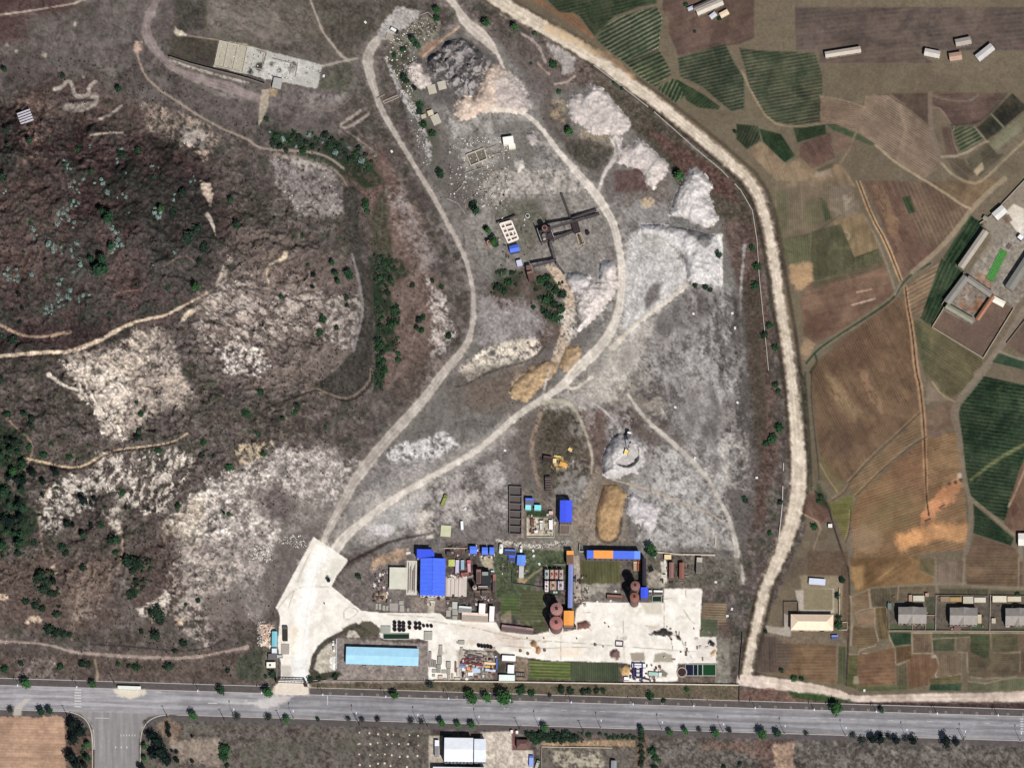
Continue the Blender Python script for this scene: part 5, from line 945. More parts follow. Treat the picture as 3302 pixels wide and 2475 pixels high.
zheap(850,2000,5.53,[(-110,60),(0,30),(160,60),(180,140),(130,200),(140,440),(110,500),(-40,420),(-80,240)],1.5,.5,'pink and white debris heap outside the west gatehouse',name='debris_heap',cat='debris heap',col=(226,186,160),vary=.3,warp=2)
C = np.clip(C,8,255)
# fine mottling of the natural ground: dry tufts, stones, litter
nat = np.ones(X.shape,np.float32)
vr = np.zeros((NY,NX),np.int32); vr[:-1,:-1] = RID; vr[-1] = vr[-2]; vr[:,-1] = vr[:,-2]
REGROW = np.array([1.0 if (r.get('rows') is None and r['name'] not in ('concrete_yard','highway','side_road','dirt_road','verge','concrete_floor','lawn','bare_plot')) else 0.25 for r in REG],np.float32)
REGN = np.array([.12 if r['name'] in ('concrete_yard','highway','side_road','concrete_floor','lawn','bare_plot','verge') else (.3 if r['name'] in ('dirt_road','dirt_track','farm_lane') or r.get('rows') is not None else (.38 if r['kind'] == 'thing' else (.3 if r['name'] == 'farmland' else .8))) for r in REG],np.float32)
nat = REGN[vr]
fine = rng.random(X.shape).astype(np.float32); fine = (fine + np.roll(fine,1,0) + np.roll(fine,1,1)) / 3
rough_ = nat * (0.35 + 1.0 * wild)
C *= (1 + (rough_ * (fine - .5) * .34 + nat * (NZ[6] - .5) * .55 + nat * (NZ[14] - .5) * .40 + nat * (NZ[30] - .5) * .25)[...,None])
H += (fine - .5) * (0.05 + 0.35 * wild) * nat
hl = sst(1,6,H)[...,None] * 0 + nat[...,None]
C = C * (1 + (hl > .7) * np.array([0.004,0,-.012],np.float32))
sm_ = np.array([100,91,88],np.float32); k_ = (nat[...,None] > .7)
C = np.where(k_,np.maximum(sm_ + (C - sm_) * np.where(C < sm_,1.35,1.04),12),C)
g_ = C.mean(2,keepdims=True); C = np.where(k_,g_ + (C - g_) * .80,C)
fld = np.array([r.get('rows') is not None for r in REG])[vr][...,None]
gy_ = C.mean(2,keepdims=True); C = np.where(fld,gy_ + (C - gy_) * .92 + (gy_ - 96) * .14 - 5,C) * np.where(fld,np.array([1.0,.975,.94],np.float32),1)
C = np.clip(C,6,255)
ALB = np.clip(np.where(C / 255 <= 0.04045,C / 255 / 12.92,((C / 255 + 0.055) / 1.055) ** 2.4) / LUM,0.004,0.80).astype(np.float32)
PX = ((X - 1651) * M).astype(np.float32); PZ = H.astype(np.float32); PY = ((1237.5 - Y) * M - H * T).astype(np.float32)
GM = attr_mat("ground_soil",grain=0.17,gscale=0.5,bump=0.2)
GS = attr_mat("ground_hard",grain=0.07,gscale=0.8,bump=0.08,rough=0.8)
GF = attr_mat("ground_field",grain=0.09,gscale=0.6,bump=0.12,rows=True)
GG = attr_mat("ground_gravel",grain=0.09,gscale=0.6,bump=0.15)
HARD = ('concrete_yard','highway','side_road','verge','concrete_floor')
def ground_mesh(rid):
    r = REG[rid]; ii,jj = np.nonzero(RID == rid)
    if len(ii) == 0:return None
    v00 = ii * NX + jj; q = np.stack([v00,v00 + NX,v00 + NX + 1,v00 + 1],1)
    uq,inv = np.unique(q.ravel(),return_inverse=True); nf = len(q)
    co = np.stack([PX.ravel()[uq],PY.ravel()[uq],PZ.ravel()[uq]],1)
    me = bpy.data.meshes.new(r['name']); me.vertices.add(len(uq)); me.vertices.foreach_set('co',co.ravel())
    me.loops.add(nf * 4); me.loops.foreach_set('vertex_index',inv.astype(np.int32).ravel())
    me.polygons.add(nf); me.polygons.foreach_set('loop_start',np.arange(0,nf * 4,4,dtype=np.int32))
    me.polygons.foreach_set('use_smooth',np.ones(nf,bool))
    al = me.attributes.new('albedo','FLOAT_COLOR','POINT')
    c4 = np.ones((len(uq),4),np.float32); c4[:,:3] = ALB.reshape(-1,3)[uq]; al.data.foreach_set('color',c4.ravel())
    if r.get('rows'):
        ang,sp,amp,c2 = r['rows']; k = math.radians(ang); xx = X.ravel()[uq]; yy = Y.ravel()[uq]
        v = (-xx * math.sin(k) + yy * math.cos(k)) * (2 * math.pi / sp)
        rw = np.zeros((len(uq),3),np.float32); rw[:,0] = v % (2 * math.pi * 4096); rw[:,1] = amp * .62
        me.attributes.new('row','FLOAT_VECTOR','POINT').data.foreach_set('vector',rw.ravel())
        a2 = np.array(alb(c2)[:3],np.float32); lum = c4[:,:3].mean(1) / max(1e-4,c4[:,:3].mean())
        d4 = np.ones((len(uq),4),np.float32); d4[:,:3] = a2[None] * (.35 + .65 * lum[:,None]); me.attributes.new('albedo_row','FLOAT_COLOR','POINT').data.foreach_set('color',d4.ravel())
        me.materials.append(GF)
    else:me.materials.append(GS if r['name'] in HARD else (GG if r['kind'] == 'thing' or r['name'] in ('dirt_road','dirt_track') else GM))
    me.update(calc_edges=True)
    o = bpy.data.objects.new(r['name'],me); COL.objects.link(o); o['label'] = r['label']
    if r['kind'] == 'thing':o['category'] = r['cat']
    else:o['kind'] = r['kind']
    return o
for rid in range(len(REG)):ground_mesh(rid)
# countryside beyond the frame
def outer():
    k = 60; xs = np.arange(-12000,15400,k * 4); ys = np.arange(-9000,11500,k * 4)
    gx2,gy2 = np.meshgrid(xs,ys); n0,n1 = gx2.shape
    x0,x1,y0,y1 = gx[0] + 8,gx[-1] - 8,gy[0] + 8,gy[-1] - 8
    # snap the grid lines nearest to the inner rectangle onto it
    xs = xs.astype(float); ys = ys.astype(float)
    for v in (x0,x1):xs[np.argmin(abs(xs - v))] = v
    for v in (y0,y1):ys[np.argmin(abs(ys - v))] = v
    gx2,gy2 = np.meshgrid(xs,ys)
    h = relief(gx2,gy2) - 0.4
    co = np.stack([(gx2 - 1651) * M,(1237.5 - gy2) * M - h * T,h],2).reshape(-1,3)
    f = []
    for i in range(n0 - 1):
        for j in range(n1 - 1):
            if xs[j] >= x0 - 1 and xs[j + 1] <= x1 + 1 and ys[i] >= y0 - 1 and ys[i + 1] <= y1 + 1:continue
            v = i * n1 + j; f.append((v,v + n1,v + n1 + 1,v + 1))
    me = bpy.data.meshes.new('countryside'); me.from_pydata(co.tolist(),[],f)
    c4 = np.ones((len(co),4),np.float32); q = fbm(gx2 / 700,gy2 / 700,4).ravel()
    a,b = np.array(alb((98,88,80))[:3]),np.array(alb((64,78,56))[:3]); m_ = sst(.4,.6,q)[:,None]
    c4[:,:3] = a * (1 - m_) + b * m_
    me.attributes.new('albedo','FLOAT_COLOR','POINT').data.foreach_set('color',c4.ravel())
    me.materials.append(GM); o = bpy.data.objects.new('countryside',me); COL.objects.link(o); o['kind'] = 'structure'; o['label'] = 'open countryside surrounding the works and farmland'
outer()
def gz(x,y):
    j = min(NX - 1,max(0,int(round((x - gx[0]) / STEP)))); i = min(NY - 1,max(0,int(round((y - gy[0]) / STEP))))
    return float(H[i,j])
def gcol(x,y):
    j = min(NX - 1,max(0,int(round((x - gx[0]) / STEP)))); i = min(NY - 1,max(0,int(round((y - gy[0]) / STEP))))
    return C[i,j]

# ---------------------------------------------------------------- mesh helpers
class MB:
    def __init__(s):s.v = []; s.f = []
    def add(s,v,f):
        n = len(s.v); s.v += [tuple(p) for p in v]; s.f += [tuple(i + n for i in q) for q in f]; return s
    def box(s,x0,y0,z0,x1,y1,z1):
        return s.add([(x0,y0,z0),(x1,y0,z0),(x1,y1,z0),(x0,y1,z0),(x0,y0,z1),(x1,y0,z1),(x1,y1,z1),(x0,y1,z1)],
                     [(3,2,1,0),(4,5,6,7),(0,1,5,4),(1,2,6,5),(2,3,7,6),(3,0,4,7)])
    def cyl(s,x,y,z0,z1,r0,r1=None,n=12,cap=True):
        r1 = r0 if r1 is None else r1; v = []
        for z,r in ((z0,r0),(z1,r1)):
            v += [(x + r * math.cos(2 * math.pi * k / n),y + r * math.sin(2 * math.pi * k / n),z) for k in range(n)]
        f = [(k,(k + 1) % n,n + (k + 1) % n,n + k) for k in range(n)]
        if cap:f += [tuple(range(n - 1,-1,-1)),tuple(range(n,2 * n))]
        return s.add(v,f)
    def beam(s,a,b,w,h=None):
        h = h or w; a = Vector(a); b = Vector(b); d = (b - a).normalized(); up = Vector((0,0,1)) if abs(d.z) < .95 else Vector((0,1,0))
        sd = d.cross(up).normalized() * w / 2; uu = sd.cross(d).normalized() * h / 2
        v = [p + i * sd + j * uu for p in (a,b) for i,j in ((-1,-1),(1,-1),(1,1),(-1,1))]
        return s.add(v,[(0,1,2,3),(7,6,5,4),(0,4,5,1),(1,5,6,2),(2,6,7,3),(3,7,4,0)])
    def mesh(s,name,m,sm=False):
        me = bpy.data.meshes.new(name); me.from_pydata(s.v,[],s.f); me.materials.append(m)
        import bmesh
        bm = bmesh.new(); bm.from_mesh(me); bmesh.ops.recalc_face_normals(bm,faces=bm.faces); bm.to_mesh(me); bm.free()
        if sm:
            for p in me.polygons:p.use_smooth = True
        return me
    def build(s,name,m,parent=None,sm=False,loc=None):
        o = bpy.data.objects.new(name,s.mesh(name,m,sm)); COL.objects.link(o)
        if parent:o.parent = parent
        if loc:o.location = loc
        return o
def empty(name,loc,rz=0,label=None,cat=None,group=None):
    o = bpy.data.objects.new(name,None); COL.objects.link(o); o.location = loc; o.rotation_euler = (0,0,rz); o.empty_display_size = 1
    return tag(o,label,cat,group)
def tag(o,label=None,cat=None,group=None,kind=None):
    if label:o['label'] = label
    if cat:o['category'] = cat
    if group:o['group'] = group
    if kind:o['kind'] = kind
    return o
def kids(o,_c={}):
    return [c for c in o.children]
def dup(o,loc=None,rz=None,scale=None,label=None,group=None,parent=None,ch=None):
    c = o.copy(); COL.objects.link(c)
    if loc is not None:c.location = loc
    if rz is not None:c.rotation_euler = (0,0,rz)
    if scale is not None:c.scale = scale if hasattr(scale,'__len__') else (scale,) * 3
    if label:c['label'] = label
    if group:c['group'] = group
    for k in (o.children if ch is None else ch):
        d = k.copy(); COL.objects.link(d); d.parent = c
        for g in k.children:
            e = g.copy(); COL.objects.link(e); e.parent = d
    return c
# ---------------------------------------------------------------- vegetation
LEAF = attr_mat("foliage",rough=0.7,grain=0.18,gscale=0.7,bump=0,rnd=0.16)
TRUNK = mat((92,76,66),var=.2,tag='bark')
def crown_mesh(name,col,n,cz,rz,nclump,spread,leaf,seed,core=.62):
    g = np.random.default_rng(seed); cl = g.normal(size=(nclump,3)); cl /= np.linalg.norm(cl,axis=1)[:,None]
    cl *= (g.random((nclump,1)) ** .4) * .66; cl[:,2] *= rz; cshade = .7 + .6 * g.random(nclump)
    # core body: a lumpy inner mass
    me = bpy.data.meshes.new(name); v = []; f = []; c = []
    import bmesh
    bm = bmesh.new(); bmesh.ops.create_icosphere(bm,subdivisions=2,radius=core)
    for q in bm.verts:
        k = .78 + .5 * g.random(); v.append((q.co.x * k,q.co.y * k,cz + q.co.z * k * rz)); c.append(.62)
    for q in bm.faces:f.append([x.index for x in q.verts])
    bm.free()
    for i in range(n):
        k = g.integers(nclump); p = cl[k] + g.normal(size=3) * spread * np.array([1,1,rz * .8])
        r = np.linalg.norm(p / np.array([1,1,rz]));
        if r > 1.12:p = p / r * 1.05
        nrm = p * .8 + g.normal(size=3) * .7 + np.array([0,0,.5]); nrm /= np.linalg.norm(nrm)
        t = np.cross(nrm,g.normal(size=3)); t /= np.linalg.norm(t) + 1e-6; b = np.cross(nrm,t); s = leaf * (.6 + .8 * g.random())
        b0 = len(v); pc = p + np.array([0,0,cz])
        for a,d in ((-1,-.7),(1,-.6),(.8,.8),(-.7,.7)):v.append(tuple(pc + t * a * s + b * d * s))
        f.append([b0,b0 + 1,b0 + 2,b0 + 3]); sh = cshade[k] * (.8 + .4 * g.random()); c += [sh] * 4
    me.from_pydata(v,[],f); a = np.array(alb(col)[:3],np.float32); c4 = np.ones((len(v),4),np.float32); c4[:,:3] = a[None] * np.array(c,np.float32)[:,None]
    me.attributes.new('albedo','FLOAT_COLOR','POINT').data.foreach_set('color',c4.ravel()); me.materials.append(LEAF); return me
def tree_proto(nm,cat,col,kind,seeds):
    out = []
    for s in seeds:
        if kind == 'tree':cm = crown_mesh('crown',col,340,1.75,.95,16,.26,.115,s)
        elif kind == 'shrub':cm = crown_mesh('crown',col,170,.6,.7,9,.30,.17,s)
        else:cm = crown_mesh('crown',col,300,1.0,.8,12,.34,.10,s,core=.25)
        tr = MB(); h = {'tree':1.5,'shrub':.4,'bare':.8}[kind]
        tr.add(*lathe([(0.09,0),(.06,h * .6),(.03,h)],6))
        for k in range(3):
            a = 2.1 * k + s; tr.beam((0,0,h * .6),(.4 * math.cos(a),.4 * math.sin(a),h * .6 + .5 * (.6 if kind == 'shrub' else 1)),.035)
        out.append((cm,tr.mesh('trunk',TRUNK)))
    return out
def lathe(prof,n):
    v = []; f = []
    for r,z in prof:v += [(r * math.cos(2 * math.pi * k / n),r * math.sin(2 * math.pi * k / n),z) for k in range(n)]
    for i in range(len(prof) - 1):f += [(i * n + k,i * n + (k + 1) % n,(i + 1) * n + (k + 1) % n,(i + 1) * n + k) for k in range(n)]
    return v,f
KINDS_ = {'bright':tree_proto('t','t',(66,108,62),'tree',(1,2,3)),'green':tree_proto('t','t',(50,80,56),'tree',(4,5,6)),
          'dark':tree_proto('t','t',(30,46,42),'tree',(7,8,9)),'shrub':tree_proto('t','t',(50,84,54),'shrub',(10,11,12)),
          'dshrub':tree_proto('t','t',(46,64,50),'shrub',(13,14,15)),'pale':tree_proto('t','t',(132,156,148),'shrub',(16,17,18)),
          'bare':tree_proto('t','t',(60,70,66),'bare',(19,20,21))}
CZ = {'bright':1.75,'green':1.75,'dark':1.75,'shrub':.6,'dshrub':.6,'pale':.6,'bare':1.0}
WORDS = {'bright':('bright green round tree','tree','roadside_tree'),'green':('mid green round tree','tree','broadleaf_tree'),'dark':('blackish green tree','tree','dark_tree'),
         'shrub':('green leafy shrub','shrub','green_shrub'),'dshrub':('dark green bush','bush','dark_bush'),'pale':('pale silvery shrub','shrub','silvery_shrub'),'bare':('thin half-bare tree','tree','thin_tree')}
vrn = random.Random(3)
TREE_N = [0]
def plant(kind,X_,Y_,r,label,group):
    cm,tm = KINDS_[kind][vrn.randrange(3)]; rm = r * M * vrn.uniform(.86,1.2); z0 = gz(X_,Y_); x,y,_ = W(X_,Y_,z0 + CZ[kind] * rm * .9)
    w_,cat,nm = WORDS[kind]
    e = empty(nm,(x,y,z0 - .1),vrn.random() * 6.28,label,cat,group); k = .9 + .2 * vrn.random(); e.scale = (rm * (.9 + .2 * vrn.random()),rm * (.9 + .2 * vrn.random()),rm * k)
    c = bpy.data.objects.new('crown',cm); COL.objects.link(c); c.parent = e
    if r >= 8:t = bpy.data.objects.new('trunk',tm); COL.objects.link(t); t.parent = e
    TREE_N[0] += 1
def grove(items,place,group,shared=None):
    """items (kind, X, Y, r): each labelled by kind, size and order from the left at this place"""
    by = {}
    for it in sorted(items,key=lambda q:q[1]):
        sz = 'large ' if it[3] >= 20 else ('small ' if it[3] < 9 else '')
        by.setdefault((it[0],sz),[]).append(it)
    for (kind,sz),L in by.items():
        for i,it in enumerate(L):
            base_ = '%s%s %s' % (sz,WORDS[kind][0],place)
            if shared and len(L) > shared:lab = base_
            elif len(L) == 1:lab = base_ + ', the only one there'
            else:lab = base_ + ', %s from the left' % ordn(i)
            plant(it[0],it[1],it[2],it[3],lab,group)
B,G_,DK,SH,DS,PL,BA = 'bright','green','dark','shrub','dshrub','pale','bare'
grove([(B,88,2203,16),(B,300,2204,15),(G_,714,2226,13),(B,864,2231,17),(B,1272,2240,13),(B,1512,2236,16),(B,1524,2252,18),(B,1572,2247,14),(B,1625,2249,22),(B,2696,2283,20),(G_,2842,2288,9)],
      'on the north verge of the highway','trees on the north verge')
grove([(SH,1680,2222,14),(SH,1714,2232,12),(DS,1810,2222,13),(DS,1838,2228,11),(DS,1880,2229,11),(DS,1898,2226,11),(DS,1925,2224,11),(DS,1945,2226,9),(SH,2098,2243,12),(SH,2216,2221,8),(DS,2140,2256,9),(BA,1772,2240,8),(BA,1385,2205,14),(DS,1000,2190,12),(DS,1030,2188,9),(DS,1080,2180,11)],
      'on the bank between works wall and highway','bushes on the bank by the works wall')
grove([(BA,34,2284,12),(G_,134,2292,17),(G_,160,2290,12),(B,625,2305,13),(BA,765,2309,13),(BA,866,2310,13),(B,926,2318,12),(G_,868,2312,8),(G_,1026,2318,8),(BA,1122,2315,9),(BA,1168,2318,10),(BA,1218,2316,10),(BA,1325,2322,12),(BA,1360,2325,9),(B,1424,2330,16),(B,1476,2334,13),(B,1521,2335,12),(B,1756,2343,12),(G_,2066,2349,13),(B,2160,2359,12),(B,2210,2356,10),(BA,2254,2350,8),(B,2308,2362,12),(BA,2350,2352,9),(B,2457,2365,17),(G_,2507,2362,13),(BA,2600,2362,9),(BA,2750,2368,13),(BA,2840,2366,11)],
      'on the south verge of the highway','trees on the south verge')
grove([(DK,236,2334,19),(DK,258,2358,22),(DK,240,2380,16),(B,285,2399,12),(DK,232,2440,20),(DK,250,2468,22),(G_,283,2444,12),(DK,272,2466,12)],'west of the side road','trees west of the side road')
grove([(DK,492,2372,18),(DK,508,2392,26),(DK,520,2425,24),(DK,495,2430,18),(B,466,2405,11),(B,466,2444,11),(DK,540,2450,16),(DK,544,2342,10),(DK,546,2367,9),(DK,572,2450,11),(DK,555,2420,6),(DK,620,2453,6),(DK,620,2372,6),(DK,570,2422,6),(SH,726,2412,18),(SH,722,2438,14),(DS,732,2466,9),(DK,455,2474,12)],'east of the side road','trees east of the side road')
grove([(DS,1700 + 14 * i,2366 + (i % 3) * 6,11 + (i % 2) * 2) for i in range(12)] + [(DS,1720 + 24 * i,2382,13) for i in range(6)] + [(SH,1898,2367,9),(SH,1934,2364,6)] + [(SH,1955 + 13 * i,2369 + (i % 2) * 6,6) for i in range(8)] + [(DS,1960 + 16 * i,2378,5) for i in range(6)],
      'in the hedge south of the highway verge','hedge bushes south of the highway')
grove([(DS,2068,2366,12),(DS,2070,2384,11),(DS,2066,2404,9),(DS,2068,2424,10),(DS,2072,2444,12),(DS,2066,2462,12),(SH,2102,2420,14),(SH,2112,2440,10),(SH,2125,2450,9),(DS,2110,2474,12),(DS,2335,2472,10),(DS,2385,2462,10),(SH,1728,2386,14),(DS,1715,2372,12)],'beside the walled garden at the bottom','bushes by the bottom walled garden')
grove([(BA,2780,2386,13),(DK,2812,2382,14),(DK,2840,2384,17),(BA,2866,2372,14),(DK,2890,2384,15),(BA,2922,2378,13),(DK,2945,2388,14),(DK,3050,2388,16),(DK,3085,2392,13)],'along the dark row at the lower right','dark trees at the lower right')
grove([(G_,385,290,11),(DS,203,245,9),(G_,101,458,12),(G_,32,470,8),(DS,25,425,10),(SH,163,452,6),(G_,15,225,10),(SH,257,485,9),(SH,448,488,8),(SH,390,495,8),(DS,400,500,14),(SH,300,560,10),(DS,12,575,20),(SH,215,535,8),(SH,500,575,9)],'on the north-west ground','shrubs on the north-west ground')
grove([(G_,337,682,12),(G_,361,700,15),(G_,356,712,13),(B,525,676,10),(G_,364,795,14),(G_,302,836,14),(G_,338,838,16),(G_,330,874,20),(G_,348,868,16),(B,637,928,16),(SH,110,722,10),(SH,87,813,7),(SH,158,892,7),(DK,70,950,9),(SH,745,645,11),(DS,765,725,14),(SH,358,1013,7),(DK,82,995,8),(DK,72,1040,8),(DS,48,1095,14),(DS,5,1080,20),(SH,235,655,7),(DS,590,625,18),(DS,560,690,14),(DS,640,740,22),(DS,610,770,18),(DS,660,800,18),(SH,545,930,10),(DS,645,845,12)],'on the dark hilltop','trees on the hilltop')
grove([(SH,458,1335,13),(SH,453,1390,10),(DS,450,1410,9),(SH,445,1298,6),(DS,10,1225,10),(SH,30,1336,12),(SH,85,1335,10),(DS,108,1350,10),(DS,108,1372,11),(SH,170,1427,10),(SH,100,1440,10),(SH,145,1465,11),(SH,228,1472,11),(SH,290,1432,7),(SH,516,1450,13),(SH,740,1505,16),(SH,660,1425,11),(DS,650,1470,10),(DS,690,1470,9),(DK,110,1523,15),(DK,184,1523,14),(DK,146,1552,11),(G_,143,1598,8),(B,48,1520,14),(DK,276,1612,15),(DK,296,1622,8),(DK,308,1605,10),(SH,395,1588,13),(SH,342,1636,8),(DK,220,1690,12),(DK,240,1692,7),(DK,296,1692,10),(SH,330,1690,11),(G_,270,1723,13),(DS,360,1740,15),(G_,378,1740,13),(DS,205,1765,12),(DS,215,1780,14),(SH,375,1780,10),(DS,60,1782,12),(DS,112,1750,12),(DK,68,1622,12),(B,740,1658,8),(DK,724,1652,6),(SH,576,1630,9),(SH,185,1570,8),(DK,60,1640,9),(SH,795,1330,14),(SH,840,1265,13),(SH,805,1340,10),(DS,960,1310,10),(SH,950,1330,10),(SH,915,1350,8),(SH,830,1395,9),(SH,1050,1378,6),(SH,850,1462,12)],'on the gullied west slope','trees on the west slope')
grove([(G_ if i % 3 else DK,6 + (i * 37) % 78,1408 + i * 43 % 380,7 + (i * 5) % 11) for i in range(26)],'in the copse at the left edge','trees of the left edge copse')
grove([(DS,130,1855,19),(DS,150,1872,18),(DS,120,1868,13),(DS,145,1900,18),(DS,165,1912,14),(DK,178,1873,9),(DS,85,1940,14),(DS,115,1950,15),(DS,140,1960,14),(DS,185,1978,15),(DS,160,2025,14),(DS,185,2040,17),(DS,208,2044,16),(DS,225,2045,10),(DS,415,1812,18),(DS,440,1820,20),(DS,430,1840,14),(DS,440,1870,12),(DS,425,1915,14),(SH,440,1908,10),(DS,488,1975,12),(DS,505,1965,15),(DS,512,1985,16),(DS,518,2002,12),(DS,500,2048,16),(DS,590,2075,13),(DS,270,1828,14),(SH,600,1948,6),(DS,565,2098,9),(DS,268,2138,16),(DS,285,2142,11),(SH,194,2149,13),(SH,15,2155,14),(DS,68,2138,9),(SH,382,2141,8),(DS,416,2146,8),(SH,440,2149,11),(DS,545,2148,14),(DS,735,2160,9),(DS,455,2036,10),(DS,640,1935,8),(DS,878,2170,12),(DS,857,2180,6),(G_,745,2178,4)],'on the slope above the highway','bushes above the highway')
grove([(G_,1072,848,10),(DK,1012,888,9),(DK,1010,926,8),(G_,1082,880,9),(G_,1090,908,9),(G_,1122,882,14),(G_,1130,892,11),(SH,908,958,9),(DS,1117,960,8),(DS,1120,985,8),(SH,1045,1030,12),(SH,1030,1073,11),(DS,1085,1055,9),(SH,1180,660,12),(SH,1185,680,9),(DS,1352,1030,12),(SH,1365,1025,9),(DS,1345,1055,9),(SH,1360,1065,8),(DS,1448,1083,11),(SH,1286,1140,10),(SH,1285,1160,9),(DS,1330,920,9),(DS,1395,905,9),(SH,1425,925,7),(SH,975,760,7),(SH,995,855,6)],'between terrace and main track','trees between terrace and track')
grove([(SH if i % 2 else DS,1208 + (i * 29) % 66,822 + i * 19 + i % 4 * 5,5 + (i * 5) % 8) for i in range(17)],'in the thicket east of the terrace','bushes of the terrace thicket')
grove([(SH if i % 3 else DS,1212 + (i * 17) % 30,1215 - 60 + i * 14 - 60,10) for i in range(8)],'at the south end of the thicket','bushes at the thicket end')
grove([((PL if i % 4 == 0 else (DS if i % 2 else SH)),870 + i * 10.6,425 + (i * 37) % 62 + max(0,i - 18) * 5,5 + (i * 7) % 8) for i in range(33)],'in the hollow below the ruined foundation','bushes in the hollow')
grove([(B,1408,35,12),(SH,1408,60,10),(G_,1332,130,14),(G_,1345,148,13),(SH,1300,160,11),(SH,1272,180,9),(B,1566,75,14),(DS,1300,250,13),(DS,1310,262,10),(DK,1338,285,9),(SH,1355,340,12),(DS,1352,360,10),(SH,1365,402,11),(SH,1392,430,13),(DS,1420,560,14),(SH,1412,548,11),(SH,1531,652,10),(G_,1535,680,15),(DS,1522,665,16),(B,1575,745,10),(B,1592,780,13),(SH,1600,790,10),(DS,1565,735,9),(SH,860,385,9)],'along the rubble wall in the north yard','trees along the rubble wall')
grove([(B,1660,88,11),(SH,1722,107,9),(SH,1782,207,12),(B,1836,425,12),(DS,1829,414,10),(SH,1802,295,8),(SH,1980,267,7),(SH,2005,285,7),(B,2190,568,16),(DS,2182,555,12),(G_,2318,823,12),(SH,1712,205,5),(DS,2240,920,10),(DS,2275,925,9),(DS,2290,935,8)],'in the eastern works yard','trees in the eastern yard')
grove([(DS if i % 2 else SH,1745 + (i * 23) % 72,905 + i * 15,13) for i in range(9)] + [(SH,1765,895,12),(SH,1640,910,14),(SH,1625,940,12),(DS,1605,925,12),(SH,1740,900,10),(DS,1650,880,10),(SH,1720,990,9)],'below the mixing station','bushes below the mixing station')
grove([(B,2099,1768,15),(G_,2106,1782,13),(G_,2090,1778,12),(DK,1060,1870,8),(DS,1156,1857,10)],'beside the blue roofed hall','trees by the blue hall')
grove([(SH,2427,800,9),(SH,2440,860,13),(SH,2435,920,12),(SH,2480,1050,12),(DS,2465,1080,12),(SH,2500,1120,10),(SH,2510,1260,10),(SH,2512,1380,13),(SH,2490,1415,15),(SH,2470,1430,10),(DS,2405,1614,9),(DS,2516,1617,9),(SH,2624,1697,10),(SH,2482,1717,9),(SH,2500,1240,9),(SH,2400,1605,8)],'on the strip west of the dirt road','shrubs west of the dirt road')
grove([(SH,1675,2230,9),(DS,2700,1920,12),(DS,2705,1990,9),(SH,2705,2015,13),(DS,2713,1870,10),(SH,3280,1915,9),(DS,2470,2035,7),(SH,2560,2185,11),(SH,2585,2187,9),(DS,2520,2160,7),(SH,2212,15,7),(SH,2320,60,8),(SH,2240,102,5),(DS,2370,425,8),(SH,2640,1615,9),(DS,2648,1600,8)],'among the eastern farm plots','shrubs among the farm plots')
# silvery shrubs scattered over the hilltop: look-alikes
cl = [(255,10 + 600,25),(215,680,22),(205,705,28),(250,660,18),(365,620,14),(400,645,16),(500,665,12),(515,700,18),(110,750,12),(128,770,10),(190,815,26),(235,820,12),(42,885,26),(35,895,18),(60,900,10),(375,745,18),(388,790,22),(380,815,16),(270,845,14),(172,790,10),(260,790,10),(195,905,14),(245,885,8),(200,955,18),(225,950,22),(265,955,14),(180,990,24),(165,1005,20),(205,980,16),(260,980,8),(560,640,14),(290,955,12),(22,620,9),(425,685,6),(395,480,8),(385,520,10),(620,575,16),(500,545,14),(215,530,12),(230,545,14),(270,590,12),(325,590,14),(340,590,10),(415,570,8),(290,470,10),(245,730,12),(110,890,6),(505,860,6),(570,820,6)]
pt = []
for (a,b,s_) in cl:
    for k in range(max(1,int(s_ / 4.2))):
        t = vrn.random() * 6.28; q = vrn.random() ** .5 * s_; pt.append((a + q * math.cos(t),b + q * math.sin(t),3.2 + 4.2 * vrn.random()))
for a,b,r in pt:plant('pale',a,b,r,'small pale silvery shrub among the silvery shrubs scattered over the dark hilltop','silvery shrubs of the hilltop')

